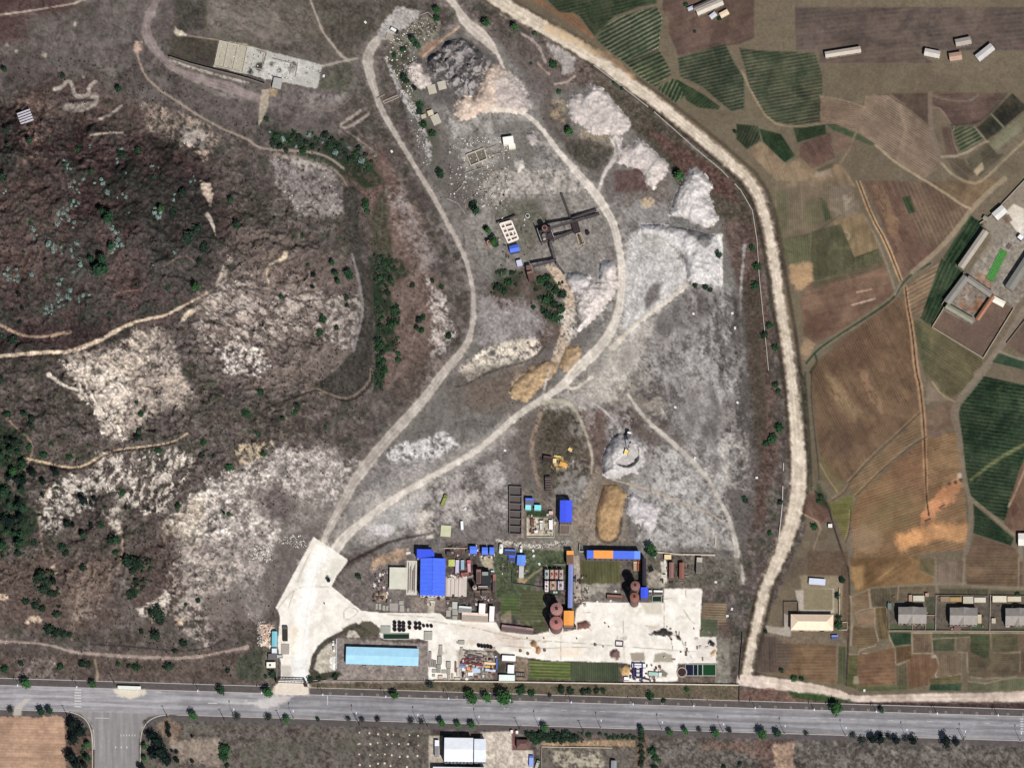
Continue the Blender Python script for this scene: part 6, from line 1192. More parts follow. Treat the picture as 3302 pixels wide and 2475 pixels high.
# ---------------------------------------------------------------- ground cover that nobody could count
def tufts(name,n,polys,cols,smin,smax,label,seed,flat=False,hmul=.8,ok=None):
    g = np.random.default_rng(seed); V = []; F = []; CC = []; nb = 0
    tot = sum(w_ for _,w_ in polys)
    for P,w_ in polys:
        xs = [p[0] for p in P]; ys_ = [p[1] for p in P]; k = int(n * w_ / tot)
        px = g.uniform(min(xs),max(xs),k * 2); py = g.uniform(min(ys_),max(ys_),k * 2)
        s = (sdpoly(px,py,P) > 0) & (px > -90) & (px < 3390) & (py > -90) & (py < 2565); px = px[s][:k]; py = py[s][:k]
        j = np.clip(((px - gx[0]) / STEP).round().astype(int),0,NX - 2); i = np.clip(((py - gy[0]) / STEP).round().astype(int),0,NY - 2)
        if ok is not None:
            s = ok(px,py,i,j); px,py,i,j = px[s],py[s],i[s],j[s]
        m = len(px); z = H[i,j]; r = g.uniform(smin,smax,m) ** 1.0
        cx,cy,cz = (px - 1651) * M,(1237.5 - py) * M - z * T,z
        rot = g.uniform(0,6.28,m)
        # a squat irregular five-sided stone or tuft: ring + top
        ring = [(math.cos(2 * math.pi * q / 5),math.sin(2 * math.pi * q / 5)) for q in range(5)]
        v = np.zeros((m,11,3),np.float32)
        for q in range(5):
            a = rot + 2 * math.pi * q / 5; rr = r * g.uniform(.7,1.25,m)
            v[:,q,0] = cx + rr * np.cos(a); v[:,q,1] = cy + rr * np.sin(a); v[:,q,2] = cz - .25
            rr2 = rr * g.uniform(.55,.9,m)
            v[:,5 + q,0] = cx + rr2 * np.cos(a + .3); v[:,5 + q,1] = cy + rr2 * np.sin(a + .3); v[:,5 + q,2] = cz + r * hmul * g.uniform(.5,1.0,m)
        v[:,10,0] = cx; v[:,10,1] = cy; v[:,10,2] = cz + r * hmul * 1.1
        fs = [(q,(q + 1) % 5,5 + (q + 1) % 5) for q in range(5)] + [(q,5 + (q + 1) % 5,5 + q) for q in range(5)] + [(5 + q,5 + (q + 1) % 5,10) for q in range(5)]
        f = (np.array(fs)[None] + (nb + 11 * np.arange(m))[:,None,None]).reshape(-1,3)
        V.append(v.reshape(-1,3)); F.append(f); nb += 11 * m
        ci = g.integers(0,len(cols),m); cc = np.array([alb(c)[:3] for c in cols],np.float32)[ci] * g.uniform(.75,1.25,(m,1)); CC.append(np.repeat(cc,11,0))
    V = np.concatenate(V); F = np.concatenate(F); CC = np.concatenate(CC)
    me = bpy.data.meshes.new(name); me.vertices.add(len(V)); me.vertices.foreach_set('co',V.ravel().astype(np.float32)); me.loops.add(F.size); me.loops.foreach_set('vertex_index',F.ravel().astype(np.int32))
    me.polygons.add(len(F)); me.polygons.foreach_set('loop_start',np.arange(0,F.size,3,dtype=np.int32)); me.polygons.foreach_set('use_smooth',np.zeros(len(F),bool))
    c4 = np.ones((len(V),4),np.float32); c4[:,:3] = np.clip(CC,0,.8); me.attributes.new('albedo','FLOAT_COLOR','POINT').data.foreach_set('color',c4.ravel()); me.materials.append(GM); me.update(calc_edges=True)
    o = bpy.data.objects.new(name,me); COL.objects.link(o); tag(o,label,None,None,'stuff'); return o
natreg = REGROW > .5
GRN = [[(-60,1400),(80,1420),(90,1640),(60,1800),(-60,1800)],[(1200,820),(1285,820),(1290,1130),(1215,1135)],[(865,405),(1000,425),(1130,470),(1200,540),(1170,590),(1060,500),(880,480)],D([(1150,610),(1225,610),(1215,700),(1155,680)]),D([(1060,570),(1130,590),(1120,640),(1060,640)]),[(1205,1140),(1245,1150),(1235,1260),(1200,1240)],[(120,1840),(190,1840),(200,1960),(100,1960)],[(150,2010),(230,2030),(220,2070),(150,2050)],[(400,1790),(500,1790),(460,1930),(410,1930)],[(1700,2355),(1890,2360),(1890,2395),(1700,2390)],[(210,2330),(290,2350),(280,2480),(215,2480)]]
tufts('bush_cover',3600,[(P,abs(sum(P[i][0] * P[(i + 1) % len(P)][1] - P[(i + 1) % len(P)][0] * P[i][1] for i in range(len(P))))) for P in GRN],[(38,62,42),(34,48,38),(54,78,50),(44,54,46),(60,66,54)],.5,1.7,'low dark green scrub filling the thickets and hollows',41,hmul=.9,ok=lambda px,py,i,j:NZ[30][i,j] > .53)
okn = lambda px,py,i,j:natreg[RID[i,j]] & (C[i,j].mean(1) < 120)
WEST = [(-90,150),(500,200),(880,420),(1180,560),(1290,1100),(1200,1300),(1050,1560),(900,1760),(880,2150),(-90,2190)]
tufts('dry_scrub',7500,[(WEST,1.0)],[(66,52,52),(54,44,46),(92,70,62),(46,54,42)],.3,.85,'dry dark scrub tufts covering the hill slopes',31,ok=okn)
tufts('rough_grass',5000,[(D([(560,0),(1050,0),(1600,420),(1660,1000),(1600,1460),(1500,1190),(900,1180),(1030,700),(800,250)]),1.0),([(470,2330),(1390,2355),(1390,2560),(470,2560)],.16),([(2120,2385),(3390,2420),(3390,2560),(2120,2560)],.16),([(1000,2200),(2385,2212),(2385,2260),(1000,2225)],.1)],[(78,68,64),(66,66,52),(96,82,76),(52,60,44)],.22,.6,'rough grass tufts on the works ground and waste land',32,ok=okn)
pale_ok = lambda px,py,i,j:(C[i,j].mean(1) > 128) & natreg[RID[i,j]]
tufts('rock_rubble',6000,[(WEST,1.0)],[(236,226,216),(206,196,190),(170,160,154)],.25,.7,'loose broken stones on the quarried faces',33,ok=pale_ok,hmul=.6)
tufts('stone_rubble',2300,[([(1450,440),(1640,440),(1640,680),(1450,640)],.35),([(705,130),(1040,210),(1023,287),(690,215)],.14),(Z(800,0,2.764,[(1240,380),(1560,150),(1720,260),(1500,420),(1560,1250),(1640,1480),(1560,1480),(1400,880),(1220,560)]),.5),(Z(850,1700,5.53,[(540,120),(760,160),(760,360),(560,360),(400,340),(240,260),(300,180)]),.12),(Z(850,1700,5.53,[(-200,300),(120,330),(200,560),(60,620),(-200,560)]),.2),(Z(1600,1700,5.53,[(150,230),(760,300),(1280,230),(1280,290),(760,370),(150,290)]),.14),([(830,1995),(885,2015),(880,2095),(830,2080)],.25)],
      [(236,230,222),(206,200,190),(160,156,150),(110,104,98)],.3,.8,'white broken stones heaped beside walls and tracks',34,hmul=.8)
# ---------------------------------------------------------------- buildings
DOOR = mat((70,66,66),var=.1,tag='door'); GLASS = mat((48,58,70),rough=.25,var=.05,tag='glass')
def base_at(cx,cy,h):
    """ground point under something whose top, h metres up, shows at photo position cx, cy"""
    yb = cy + h * T / M; z = gz(cx,yb)
    return W(cx,cy,z + h)[:2] + (z,)
def building(name,label,X0,Y0,X1,Y1,h,rc,wc=(176,166,156),roof='flat',ax='x',rot=0,rise=1.2,ribs=0,cat='building',over=.35,doors=0,wins=0,extra=None,group=None,rough=.6,rvar=.06,parapet=False):
    cx,cy = (X0 + X1) / 2,(Y0 + Y1) / 2; x,y,z = base_at(cx,cy,h)
    e = empty(name,(x,y,z),-math.radians(rot),label,cat,group)
    w_,d = (X1 - X0) * M / 2,(Y1 - Y0) * M / 2; a,b = w_ - over,d - over
    wm = mat(wc,var=.12,tag='wall'); rm = mat(rc,rough=rough,var=max(rvar,.09),scale=.22,ribs=ribs,axis=('Y' if ax == 'y' else 'X'),tag='roof')
    MB().box(-a,-b,-.6,a,b,h - .15).build('wall',wm,e)
    R = MB()
    if roof == 'flat':
        R.box(-w_,-d,h - .148,w_,d,h + .12)
    elif roof == 'gable':
        if ax == 'y':pts = [(-w_,-d,h),(w_,-d,h),(w_,d,h),(-w_,d,h),(0,-d,h + rise),(0,d,h + rise)]; fs = [(0,4,5,3),(4,1,2,5)]; g_ = [(0,1,4),(2,3,5)]
        else:pts = [(-w_,-d,h),(w_,-d,h),(w_,d,h),(-w_,d,h),(-w_,0,h + rise),(w_,0,h + rise)]; fs = [(0,1,5,4),(4,5,2,3)]; g_ = [(0,4,3),(1,2,5)]
        R.add(pts,fs); R.box(-w_,-d,h - .14,w_,d,h - .004); MB().add([(p[0] * .97,p[1] * .97,p[2] - .01) for p in pts],g_).build('gable',wm,e)
    elif roof == 'mono':
        R.add([(-w_,-d,h - rise),(w_,-d,h - rise),(w_,d,h),(-w_,d,h),(-w_,-d,h - rise - .2),(w_,-d,h - rise - .2),(w_,d,h - .2),(-w_,d,h - .2)],[(0,1,2,3),(7,6,5,4),(0,4,5,1),(1,5,6,2),(2,6,7,3),(3,7,4,0)])
    elif roof == 'hip':
        k = min(w_,d) * .9
        if w_ > d:tp = [(-w_ + k,0,h + rise),(w_ - k,0,h + rise)]; fs = [(0,1,5,4),(1,2,5),(2,3,4,5),(3,0,4)]
        else:tp = [(0,-d + k,h + rise),(0,d - k,h + rise)]; fs = [(0,1,4),(1,2,5,4),(2,3,5),(3,0,4,5)]
        R.add([(-w_,-d,h),(w_,-d,h),(w_,d,h),(-w_,d,h)] + tp,fs); R.box(-w_,-d,h - .14,w_,d,h - .004)
        rg = MB().beam(tuple(Vector(tp[0]) + Vector((0,0,.05))),tuple(Vector(tp[1]) + Vector((0,0,.05))),.3,.12)
        for c_,t_ in (((-w_,-d,h),0),((w_,-d,h),1),((w_,d,h),1),((-w_,d,h),0)):
            if w_ > d:rg.beam(tuple(Vector(c_) + Vector((0,0,.05))),tuple(Vector(tp[t_]) + Vector((0,0,.05))),.25,.1)
        rg.build('ridge',mat(tuple(min(255,q * 1.12) for q in rc),var=.05,tag='ridge'),e)
    ro = R.build('roof',rm,e)
    if parapet:
        p = MB(); t = .3
        for q in ((-w_,-d,w_,-d + t),(-w_,d - t,w_,d),(-w_,-d + t,-w_ + t,d - t),(w_ - t,-d + t,w_,d - t)):p.box(q[0],q[1],h + .12,q[2],q[3],h + .6)
        p.build('parapet',wm,ro)
    n = max(doors,0)
    for i in range(n):
        px = -a + (i + .5) * 2 * a / n; dw = min(1.6,a / n * .6); MB().box(px - dw,-b - .06,-.1,px + dw,-b + .04,min(3.2,h * .6)).build('door',DOOR,e)
    for i in range(wins):
        px = -a + (i + .5) * 2 * a / wins; dw = min(.9,a / wins * .5); MB().box(px - dw,-b - .05,h * .38,px + dw,-b + .03,h * .72).build('window',GLASS,e)
    if extra:extra(e,w_,d,h)
    return e
BL,BL2,OR = (84,120,255),(66,92,236),(255,172,84)
def eaves(e,w_,d,h):
    s = MB()
    for k in range(int(d * 2 / 2.2)):s.box(-w_,-d + k * 2.2,h + .1,w_,-d + k * 2.2 + .12,h + .16)
    return s
# new support building: two blocks, ridge light and vents
def hall_extra(e,w_,d,h):
    MB().box(-.35,-d,h + 1.35,.35,d,h + 1.6).build('ridge_cap',mat((70,104,240),var=.05,tag='ridge'),e)
    for k in range(4):MB().cyl(0,-d + (k + .5) * d / 2,h + 1.5,h + 2.1,.45,n=10).build('roof_vent',mat((120,140,220),tag='vent'),e)
def seamed(e,w_,d,h,ax,rise,k,col):
    for i in range(1,k):
        t = -d + 2 * d * i / k
        MB().beam((-w_,t,h + .06),(0,t,h + rise + .06),.14,.08).build('roof_seam',mat(col,tag='seam'),e); MB().beam((w_,t,h + .06),(0,t,h + rise + .06),.14,.08).build('roof_seam',mat(col,tag='seam'),e)
building('support_building','large new building with bright blue gabled roof west of the vehicle yard',1355.5,1798.5,1436,1918,9,(82,120,255),(226,222,220),'gable','y',1,1.4,ribs=1.2,doors=2,wins=6,extra=lambda e,w_,d,h:(hall_extra(e,w_,d,h),seamed(e,w_,d,h,'y',1.4,9,(74,108,240))))
building('blue_annex','blue flat-roofed wing on the north end of the large new blue building',1344.5,1769,1392.5,1799,8.2,(66,92,240),(200,200,206),'flat',rot=1,ribs=1.2)
building('blue_annex','small blue roofed link at the north-east corner of the new building',1392.6,1776,1401,1798,7.6,(66,92,240),(200,200,206),'flat',rot=1)
building('workshop','square workshop with weathered cream flat roof west of the new blue building',1256,1828,1311,1898,3.8,(216,214,198),(170,164,152),'flat',rot=1,rvar=.12,wins=3,doors=1,parapet=False)
for i,(a,b,c,d) in enumerate([(1515,1760,1538.5,1784),(1554,1763,1573,1786),(1578.5,1763,1594,1787)]):
    building('blue_shed','small square shed with bright blue roof, %s of the three in a row' % ('leftmost','middle','rightmost')[i],a,b,c,d,5,(92,134,255),(120,118,130),'gable','x',1,.5,cat='shed',over=.1,group='three small blue sheds',doors=1)
building('rust_shed','tall narrow rust brown building beside the dark hopper yard',1536,1834,1551,1879,9,(142,104,96),(90,74,70),'mono','y',1,.8,cat='shed',wins=2)
building('hopper_house','black roofed hopper building with a grey vent block',1552,1842,1584,1882,8,(46,48,52),(58,56,60),'flat',rot=1,cat='building',extra=lambda e,w_,d,h:MB().box(-3.4,2,h + .12,1.5,4.6,h + 1.6).build('roof_vent',mat((150,156,150)),e))
building('open_shed','pale roofed shed with blue-white panels south of the vehicle yard',1479,1953,1520,1973,3.4,(226,232,232),(150,150,150),'mono','x',5,.5,ribs=3,cat='shed',over=.2)
building('long_shed','low shed with patched white and salmon roof south of the vehicle yard',1489,1974,1573,2002,3.2,(238,214,196),(176,164,152),'mono','x',3,.5,cat='shed',rvar=.2,over=.2)
building('white_container','tall white roofed block, left of the pair at the yard edge',1544.5,1944,1565,1979,5,(252,248,246),(220,214,210),'flat',rot=3,cat='container',over=.05)
building('white_container','tall white roofed block, right of the pair at the yard edge',1578,1953,1594,2001,5,(252,248,246),(220,214,210),'flat',rot=3,cat='container',over=.05)
building('blue_warehouse','long building with pale sky blue roof facing the highway',1116,2086,1350,2142,5,(176,226,252),(170,166,160),'gable','x',1.7,.9,ribs=.8,doors=2,wins=16,rvar=.04)
building('gatehouse','narrow turquoise roofed building beside the west gate',877,2034,894,2083,4.5,(132,204,220),(150,120,110),'gable','y',1,.5,cat='building',over=.1)
building('white_hut','small white roofed hut below the turquoise roofed building',877,2089,893,2104,3.4,(226,238,248),(150,140,136),'flat',cat='hut',over=.1)
building('dark_shed','grey tarred flat roof shed by the gate road',865,2106,892,2125,3,(112,106,106),(90,84,84),'flat',cat='shed',over=.1)
building('cream_hut','white hut with a green skylight near the highway gate',860,2133,889,2151,3.6,(250,246,232),(160,140,120),'flat',cat='hut',over=.1,extra=lambda e,w_,d,h:MB().box(-1.6,-1,h + .13,0,.6,h + .5).build('skylight',mat((60,110,96)),e))
building('orange_tower','orange roofed transfer tower at the north end of the blue conveyor gallery',1827,1774,1849.5,1816,8,OR,(120,96,84),'mono','y',0,.5,cat='tower',ribs=2,over=.1)
building('orange_tower','orange roofed silo house beside the two large silos',1817.5,1967,1850,2013,11,OR,(150,120,100),'gable','y',1,.8,cat='tower',ribs=2,over=.1)
building('conveyor_gallery','long enclosed gallery with pale slate blue roof joining the orange towers',1832,1818,1847,1958,7,(134,148,206),(90,90,104),'gable','y',1,.5,cat='gallery',ribs=1.2,rvar=.12,over=.1,wins=0)
e = building('blue_orange_hall','long narrow hall with a blue and orange roof in the works',1892,1774,2064,1799.5,9,(88,122,246),(120,110,110),'flat',rot=1,ribs=1.2,wins=10,over=.1)
MB().box(-16.1,-3.2,9.125,-.4,3.2,9.42).build('orange_roof_panel',mat((255,170,88),rough=.6,var=.07,ribs=1.5),e)
MB().box(16.6,-3.2,9.125,21.5,3.2,9.3).build('light_roof_panel',mat((118,160,255),rough=.6,var=.05),e)
building('blue_tower','deep blue roofed elevator house between silos and white yard',2065,1891,2089.5,1924,13,(66,92,240),(90,92,120),'gable','y',0,.5,cat='tower',ribs=1.5,over=.1)
building('dark_gallery','long black covered gallery running north from the blue elevator house',2071,1798,2083,1890,10,(52,46,58),(48,44,50),'gable','y',0,.4,cat='gallery',over=.1)
building('blue_house','detached building with deep blue roof west of the ochre sand oval',1805,1612,1844.5,1682,10,(70,94,246),(120,110,100),'gable','y',1,.8,ribs=1.2,wins=4)
building('ruined_annex','roofless dark annex on the south side of the deep blue roofed building',1805,1690,1836,1722,2.5,(116,102,94),(170,160,146),'flat',rot=1,over=.1,cat='annex',rvar=.3,parapet=True)
building('blue_hut','small blue roofed hut north of the turquoise pair',1694,1605,1721,1626,5,(84,116,236),(110,110,116),'mono','x',2,.5,cat='hut',over=.1)
building('cyan_hut','small turquoise roofed hut, left of the pair',1694,1627,1712.5,1643,4,(150,236,240),(120,140,140),'flat',cat='hut',over=.1,rot=2)
building('cyan_hut','small turquoise roofed hut, right of the pair',1723,1627,1745,1644,4,(140,232,238),(120,140,140),'flat',cat='hut',over=.1,rot=2)
building('pink_hut','tiny pink roofed outbuilding beside the walled truck yard',1770,1647,1783,1658,3,(226,190,184),(140,130,124),'flat',cat='hut',over=.1)
building('tarp_shed','ramshackle shed under sky blue tarpaulins',1627,1770,1664,1789,3.2,(98,134,208),(70,70,96),'mono','x',3,.6,cat='shed',rvar=.35,over=.2)
building('tarp_shed','deep blue tarpaulin shelter left of the larger blue one',1640,1790,1661,1808,2.6,(74,104,226),(80,80,100),'mono','x',3,.4,cat='shed',over=.2)
building('tarp_shed','largest blue tarpaulin shelter, beside the weedy ground',1667,1788,1694.5,1821,4,(106,152,240),(80,80,100),'gable','y',3,.5,cat='shed',rvar=.15,over=.2)
building('ramp_shed','narrow grey roofed passage below the blue tarpaulins',1673,1822,1689,1861,3,(170,160,160),(200,200,196),'mono','y',2,1.2,cat='shed',rvar=.2,over=.1)
building('rust_shed','long rust red roofed shed, left of two near the white yard corner',2157,1812,2172,1862,4.5,(150,112,104),(110,84,80),'gable','y',1,.8,cat='shed',over=.1,ribs=1.5,group='two rust red sheds')
building('rust_shed','long rust red roofed shed, right of two near the white yard corner',2190,1813,2206,1863,4.5,(150,98,86),(110,84,80),'gable','y',1,.8,cat='shed',over=.1,ribs=1.5,group='two rust red sheds')
building('grey_shed','narrow shed with mottled pale roof east of the rust red sheds',2245,1796,2263,1846,5,(190,182,168),(110,104,98),'mono','y',4,.5,cat='shed',rvar=.2,over=.1)
building('cream_hut','small cream and orange roofed hut north of the rust red sheds',2142,1787,2164,1802,3.5,(240,216,166),(120,100,90),'flat',cat='hut',over=.1)
building('rust_bunker','small rusty roofed bunker on the edge of the white yard',1957,1917,2006,1932,3.4,(152,104,92),(100,84,80),'mono','x',4,.4,cat='shed',over=.1)
building('white_shed','white roofed shed, uppermost of three beside the green plots',1619,2112,1663,2129,3,(254,252,250),(176,166,156),'flat',rot=3,cat='shed',over=.1)
building('white_shed','white roofed shed standing upright, middle of three beside the green plots',1637,2142,1658,2169,3.2,(246,250,254),(130,130,130),'flat',rot=3,cat='shed',over=.1)
building('white_shed','white roofed shed by the south wall, lowest of three',1609,2174,1660,2193,3.4,(240,250,246),(120,110,120),'flat',rot=1,cat='shed',over=.1)
building('rusty_lean_to','long slanting rust brown lean-to at the north edge of the white yard',1617,2018,1720,2036,3.4,(150,120,124),(110,96,92),'mono','x',7,.4,cat='shed',rvar=.35,over=.1)
building('machine_house','white roofed shed above the blue machine',2039,2138,2083,2150,3,(250,248,252),(80,76,90),'flat',rot=1,cat='shed',over=.1)
building('white_hut','tiny white roofed box hut below the tan sand cone',2012,2181,2028,2191,2.6,(252,250,248),(110,90,80),'flat',cat='hut',over=.05)
building('white_warehouse','big white roofed warehouse south of the highway, main block',1433,2375,1526,2452,11,(244,248,255),(150,156,166),'gable','x',.8,1.4,ribs=.8,doors=3,wins=8,rvar=.03)
building('white_warehouse_wing','lower white roofed wing on the east side of the big warehouse',1529,2379,1567,2453,9,(238,244,255),(150,156,166),'gable','x',.8,1.0,ribs=.8,cat='building',doors=1,rvar=.03)
building('white_lean_to','narrow white lean-to west of the big warehouse',1402,2384,1416,2434,4,(240,244,250),(140,140,146),'mono','y',1,.4,cat='shed',over=.05)
building('white_warehouse','white roofed warehouse cut by the bottom edge of the picture',1396,2470,1566,2530,7,(240,246,255),(120,140,140),'gable','x',.8,1.2,ribs=.8,rvar=.03)
building('brown_house','brown flat-roofed house by the warehouse gate',1666,2382,1706,2410,5,(106,78,72),(130,96,90),'hip','x',1,1.2)
building('grey_hut','small grey roofed hut in the bottom walled garden',1970,2450,1988,2486,4,(150,150,156),(110,106,106),'gable','y',1,.6,cat='hut',over=.1)
for i,(a,b) in enumerate([(1650,2356),(1667,2358)]):building('gate_pillar','white square gate pillar by the warehouse entrance, %s of two' % ('left','right')[i],a - 4,b - 4,a + 4,b + 4,3,(252,248,240),(240,236,226),'flat',cat='pillar',over=.02,group='warehouse gate pillars')
# north yard huts
building('white_hut','bright white flat-roofed hut alone in the north yard',1622,441,1656,466,5,(252,250,242),(230,226,214),'flat',rot=-8,cat='hut',over=.1)
building('white_annex','lower white annex against the bright white hut',1640,464,1662,480,3.4,(240,236,222),(220,214,200),'flat',rot=-8,cat='annex',over=.1)
building('cream_hut','small cream roofed hut, upper one of two by the rubble wall',1379,356,1397,373,2.6,(214,200,174),(130,120,104),'flat',rot=-18,cat='hut',over=.1)
building('cream_hut','low khaki roofed hut left of the upper cream hut',1358,369,1374,382,2,(190,180,150),(130,120,104),'flat',rot=-18,cat='hut',over=.1)
building('cream_hut','larger grey-cream roofed hut, lower one by the rubble wall',1392,370,1419,402,2.6,(190,184,168),(130,120,104),'flat',rot=-24,cat='hut',over=.1)
building('concrete_slab','low square concrete slab beside the spoil heap, left of two',1380,274,1406,303,1.0,(190,184,166),(150,140,124),'flat',rot=-14,cat='slab',over=.02)
building('concrete_slab','low square concrete slab beside the spoil heap, right of two',1412,262,1438,289,1.0,(192,186,170),(150,140,124),'flat',rot=-14,cat='slab',over=.02)
building('concrete_slab','pale yellow-green square slab north of the vehicle yard',1421,1693,1454,1729,.9,(206,206,172),(160,160,136),'flat',rot=4,cat='slab',over=.02,rvar=.1)
building('pump_house','small square house beside the ruined foundation ramp',880,252,909,286,3,(176,174,168),(130,126,120),'flat',rot=12,cat='hut',over=.1,rvar=.15)
building('field_hut','tiny white hut at the edge of the ochre fields',2670,1688,2683,1700,3,(240,236,228),(110,90,80),'flat',cat='hut',over=.1)
# mixing station yard
building('blue_hut','blue roofed store south of the white roofless ruin',1643,790,1674,813,5,(84,118,232),(70,70,90),'gable','x',-13,1.0,cat='building',over=.2,ribs=1.5)
building('white_container','pale lilac container below the blue roofed store',1666,838,1683,858,3.5,(206,206,226),(150,150,160),'flat',rot=-14,cat='container',over=.03)
building('rust_bin','rust brown square bin, upper of two south of the mixing station',1697,855,1714,870,6,(122,92,86),(96,74,70),'flat',rot=-10,cat='bin',over=.05)
building('rust_bin','rust brown hopper, lower and larger of two south of the mixing station',1702,874,1722,902,7,(134,104,92),(96,74,70),'mono','y',-14,.6,cat='bin',over=.05)
# farm and housing to the east
building('cream_house','large cream hipped-roof house in its own yard near the dirt road',2549,1979,2686,2030,6,(250,222,196),(206,190,170),'hip',rot=.5,rise=3.0,wins=8,doors=2,over=.6,rvar=.05)
building('white_shed','long white roofed shed north of the cream house lawn',2608,1864,2661,1884,3.2,(214,220,236),(140,130,124),'flat',rot=4,cat='shed',over=.1)
def hip_extra(e,w_,d,h):
    MB().box(-.25,-d,h + 1.0,.25,d * .2,h + 1.25).build('valley',mat((206,200,186)),e)
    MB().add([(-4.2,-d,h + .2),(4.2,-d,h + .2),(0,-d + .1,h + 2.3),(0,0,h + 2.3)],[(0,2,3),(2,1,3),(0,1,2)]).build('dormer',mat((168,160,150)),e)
    MB().add([(-4.2,d,h + .2),(4.2,d,h + .2),(0,d - .1,h + 2.3),(0,0,h + 2.3)],[(0,2,3),(2,1,3),(0,1,2)]).build('dormer',mat((136,130,126)),e)  # north dormer: darker copy of the south one, shade put into its colour
for i,(a,b,c,d) in enumerate([(2895,1955,2986,2008),(3061,1957,3150,2012),(3240,1959,3330,2014)]):
    building('row_house','wide grey tiled row house with cross gables, %s of three' % ('leftmost','middle','rightmost')[i],a,b,c,d,7.5,(150,144,138),(170,156,146),'gable','x',.5,2.4,wins=7,doors=2,over=.4,rvar=.14,extra=hip_extra,group='grey row houses')
    e = [o for o in COL.objects if o.name.startswith('row_house')][-1]
for i,(a,b,c,d,rc) in enumerate([(2944,1919,2980,1937,(206,202,182)),(2930,1917,2941,1937,(176,150,130)),(2983,1911,2994,1922,(190,150,130)),(3032,1922,3062,1938,(150,130,106)),(3063,1924,3100,1938,(176,148,96)),(3105,1922,3138,1944,(196,188,170)),(3141,1925,3178,1941,(216,208,190)),(3200,1920,3245,1940,(222,214,190)),(3248,1922,3292,1938,(214,204,176)),(2862,1943,2874,1962,(110,130,120)),
                                      (3152,1980,3164,2008,(206,190,160)),(3076,2016,3098,2032,(120,96,86)),(3197,1992,3210,2008,(196,186,166)),(3242,2008,3254,2020,(214,206,196))]):
    building('garden_shed','small flat-roofed outbuilding in the row house gardens, %s from the left' % ordn(sorted([2944,2930,2983,3032,3063,3105,3141,3200,3248,2862,3152,3076,3197,3242]).index(a)),a,b,c,d,2.6,rc,(140,120,106),'flat',cat='shed',over=.05,rvar=.15,group='row house outbuildings')
building('blue_canopy','small blue and white canopy behind the cream house',2681,2046,2702,2060,2.6,(120,140,210),(90,90,110),'mono','x',0,.4,cat='shed',over=.1)
# courtyard farm: wings around the court
def wing(x0,y0,x1,y1,wd_,h,rc,label,wc=(150,140,126),rise=1.0,cat='building',name='farm_wing',ribs=0,rvar=.12):
    L = math.hypot(x1 - x0,y1 - y0); ang = math.degrees(math.atan2(y1 - y0,x1 - x0)); cx,cy = (x0 + x1) / 2,(y0 + y1) / 2
    return building(name,label,cx - L / 2,cy - wd_ / 2,cx + L / 2,cy + wd_ / 2,h,rc,wc,'gable','x',ang,rise,cat=cat,over=.3,ribs=ribs,wins=4,rvar=rvar)
wing(3052,975,3115,892,24,5,(140,136,130),'north-west wing of the courtyard farm with grey roof')
wing(3118,896,3196,950,20,5,(146,142,134),'north-east wing of the courtyard farm with grey roof')
wing(3050,985,3138,1036,18,5,(150,148,130),'south wing of the courtyard farm with greenish grey roof')
wing(3150,1030,3202,955,14,4,(168,118,92),'narrow east wing of the courtyard farm with rust brown roof')
wing(3096,862,3178,745,22,6,(176,168,156),'long grey-roofed barn west of the farm yard')
wing(3252,930,3330,812,30,6,(132,130,124),'long grey-roofed barn east of the farm yard')
wing(3206,700,3238,672,30,5,(222,220,216),'white roofed farm store at the yard gate',cat='building',name='farm_store',rvar=.06)
wing(3200,962,3238,982,20,3.4,(246,240,224),'cream roofed shed at the corner of the bare walled plot',name='farm_shed',cat='shed',rise=.4,rvar=.04)
wing(3170,700,3186,708,14,3,(150,140,128),'small grey roofed gatehouse of the farm yard',name='farm_shed',cat='shed',rise=.4)
building('white_hut','white kiosk at the edge of the pale farm forecourt',3282,758,3298,772,4,(244,244,244),(60,66,90),'flat',rot=40,cat='hut',over=.05)
wing(3282,1738,3320,1738,40,5,(236,232,226),'white roofed house cut by the right edge',name='farm_shed',cat='building')
# top farmhouse
wing(2246,42,2330,6,22,5,(206,196,182),'long cream roofed farmhouse at the top of the fields',name='farmhouse')
wing(2236,30,2340,-18,14,4,(120,110,106),'narrow grey roofed back range of the top farmhouse',name='farmhouse')
wing(2290,58,2308,44,16,3,(206,210,220),'small pale grey roofed shed beside the top farmhouse',name='farm_shed',cat='shed',rise=.3)
wing(2322,52,2348,38,18,3.4,(236,214,184),'small cream roofed shed right of the top farmhouse',name='farm_shed',cat='shed',rise=.3)
wing(2218,32,2236,24,12,2.6,(190,196,214),'tiny pale blue roofed shed left of the top farmhouse',name='farm_shed',cat='shed',rise=.3)
for (a,b,c,d,wd_,rc,lab) in [(2660,178,2775,160,20,(196,184,170),'pale roofed village house at the top right, first from the left'),(2980,168,3030,178,24,(206,198,190),'pale roofed village house at the top right, second from the left'),(3060,186,3100,180,26,(184,150,132),'pinkish roofed village house at the top right'),
                              (3150,190,3200,150,26,(200,196,194),'pale roofed village house at the top right, last before the corner'),(3080,140,3130,130,24,(170,160,150),'grey roofed village house hidden near the top right corner')]:
    wing(a,b,c,d,wd_,4.5,rc,lab,name='village_house')
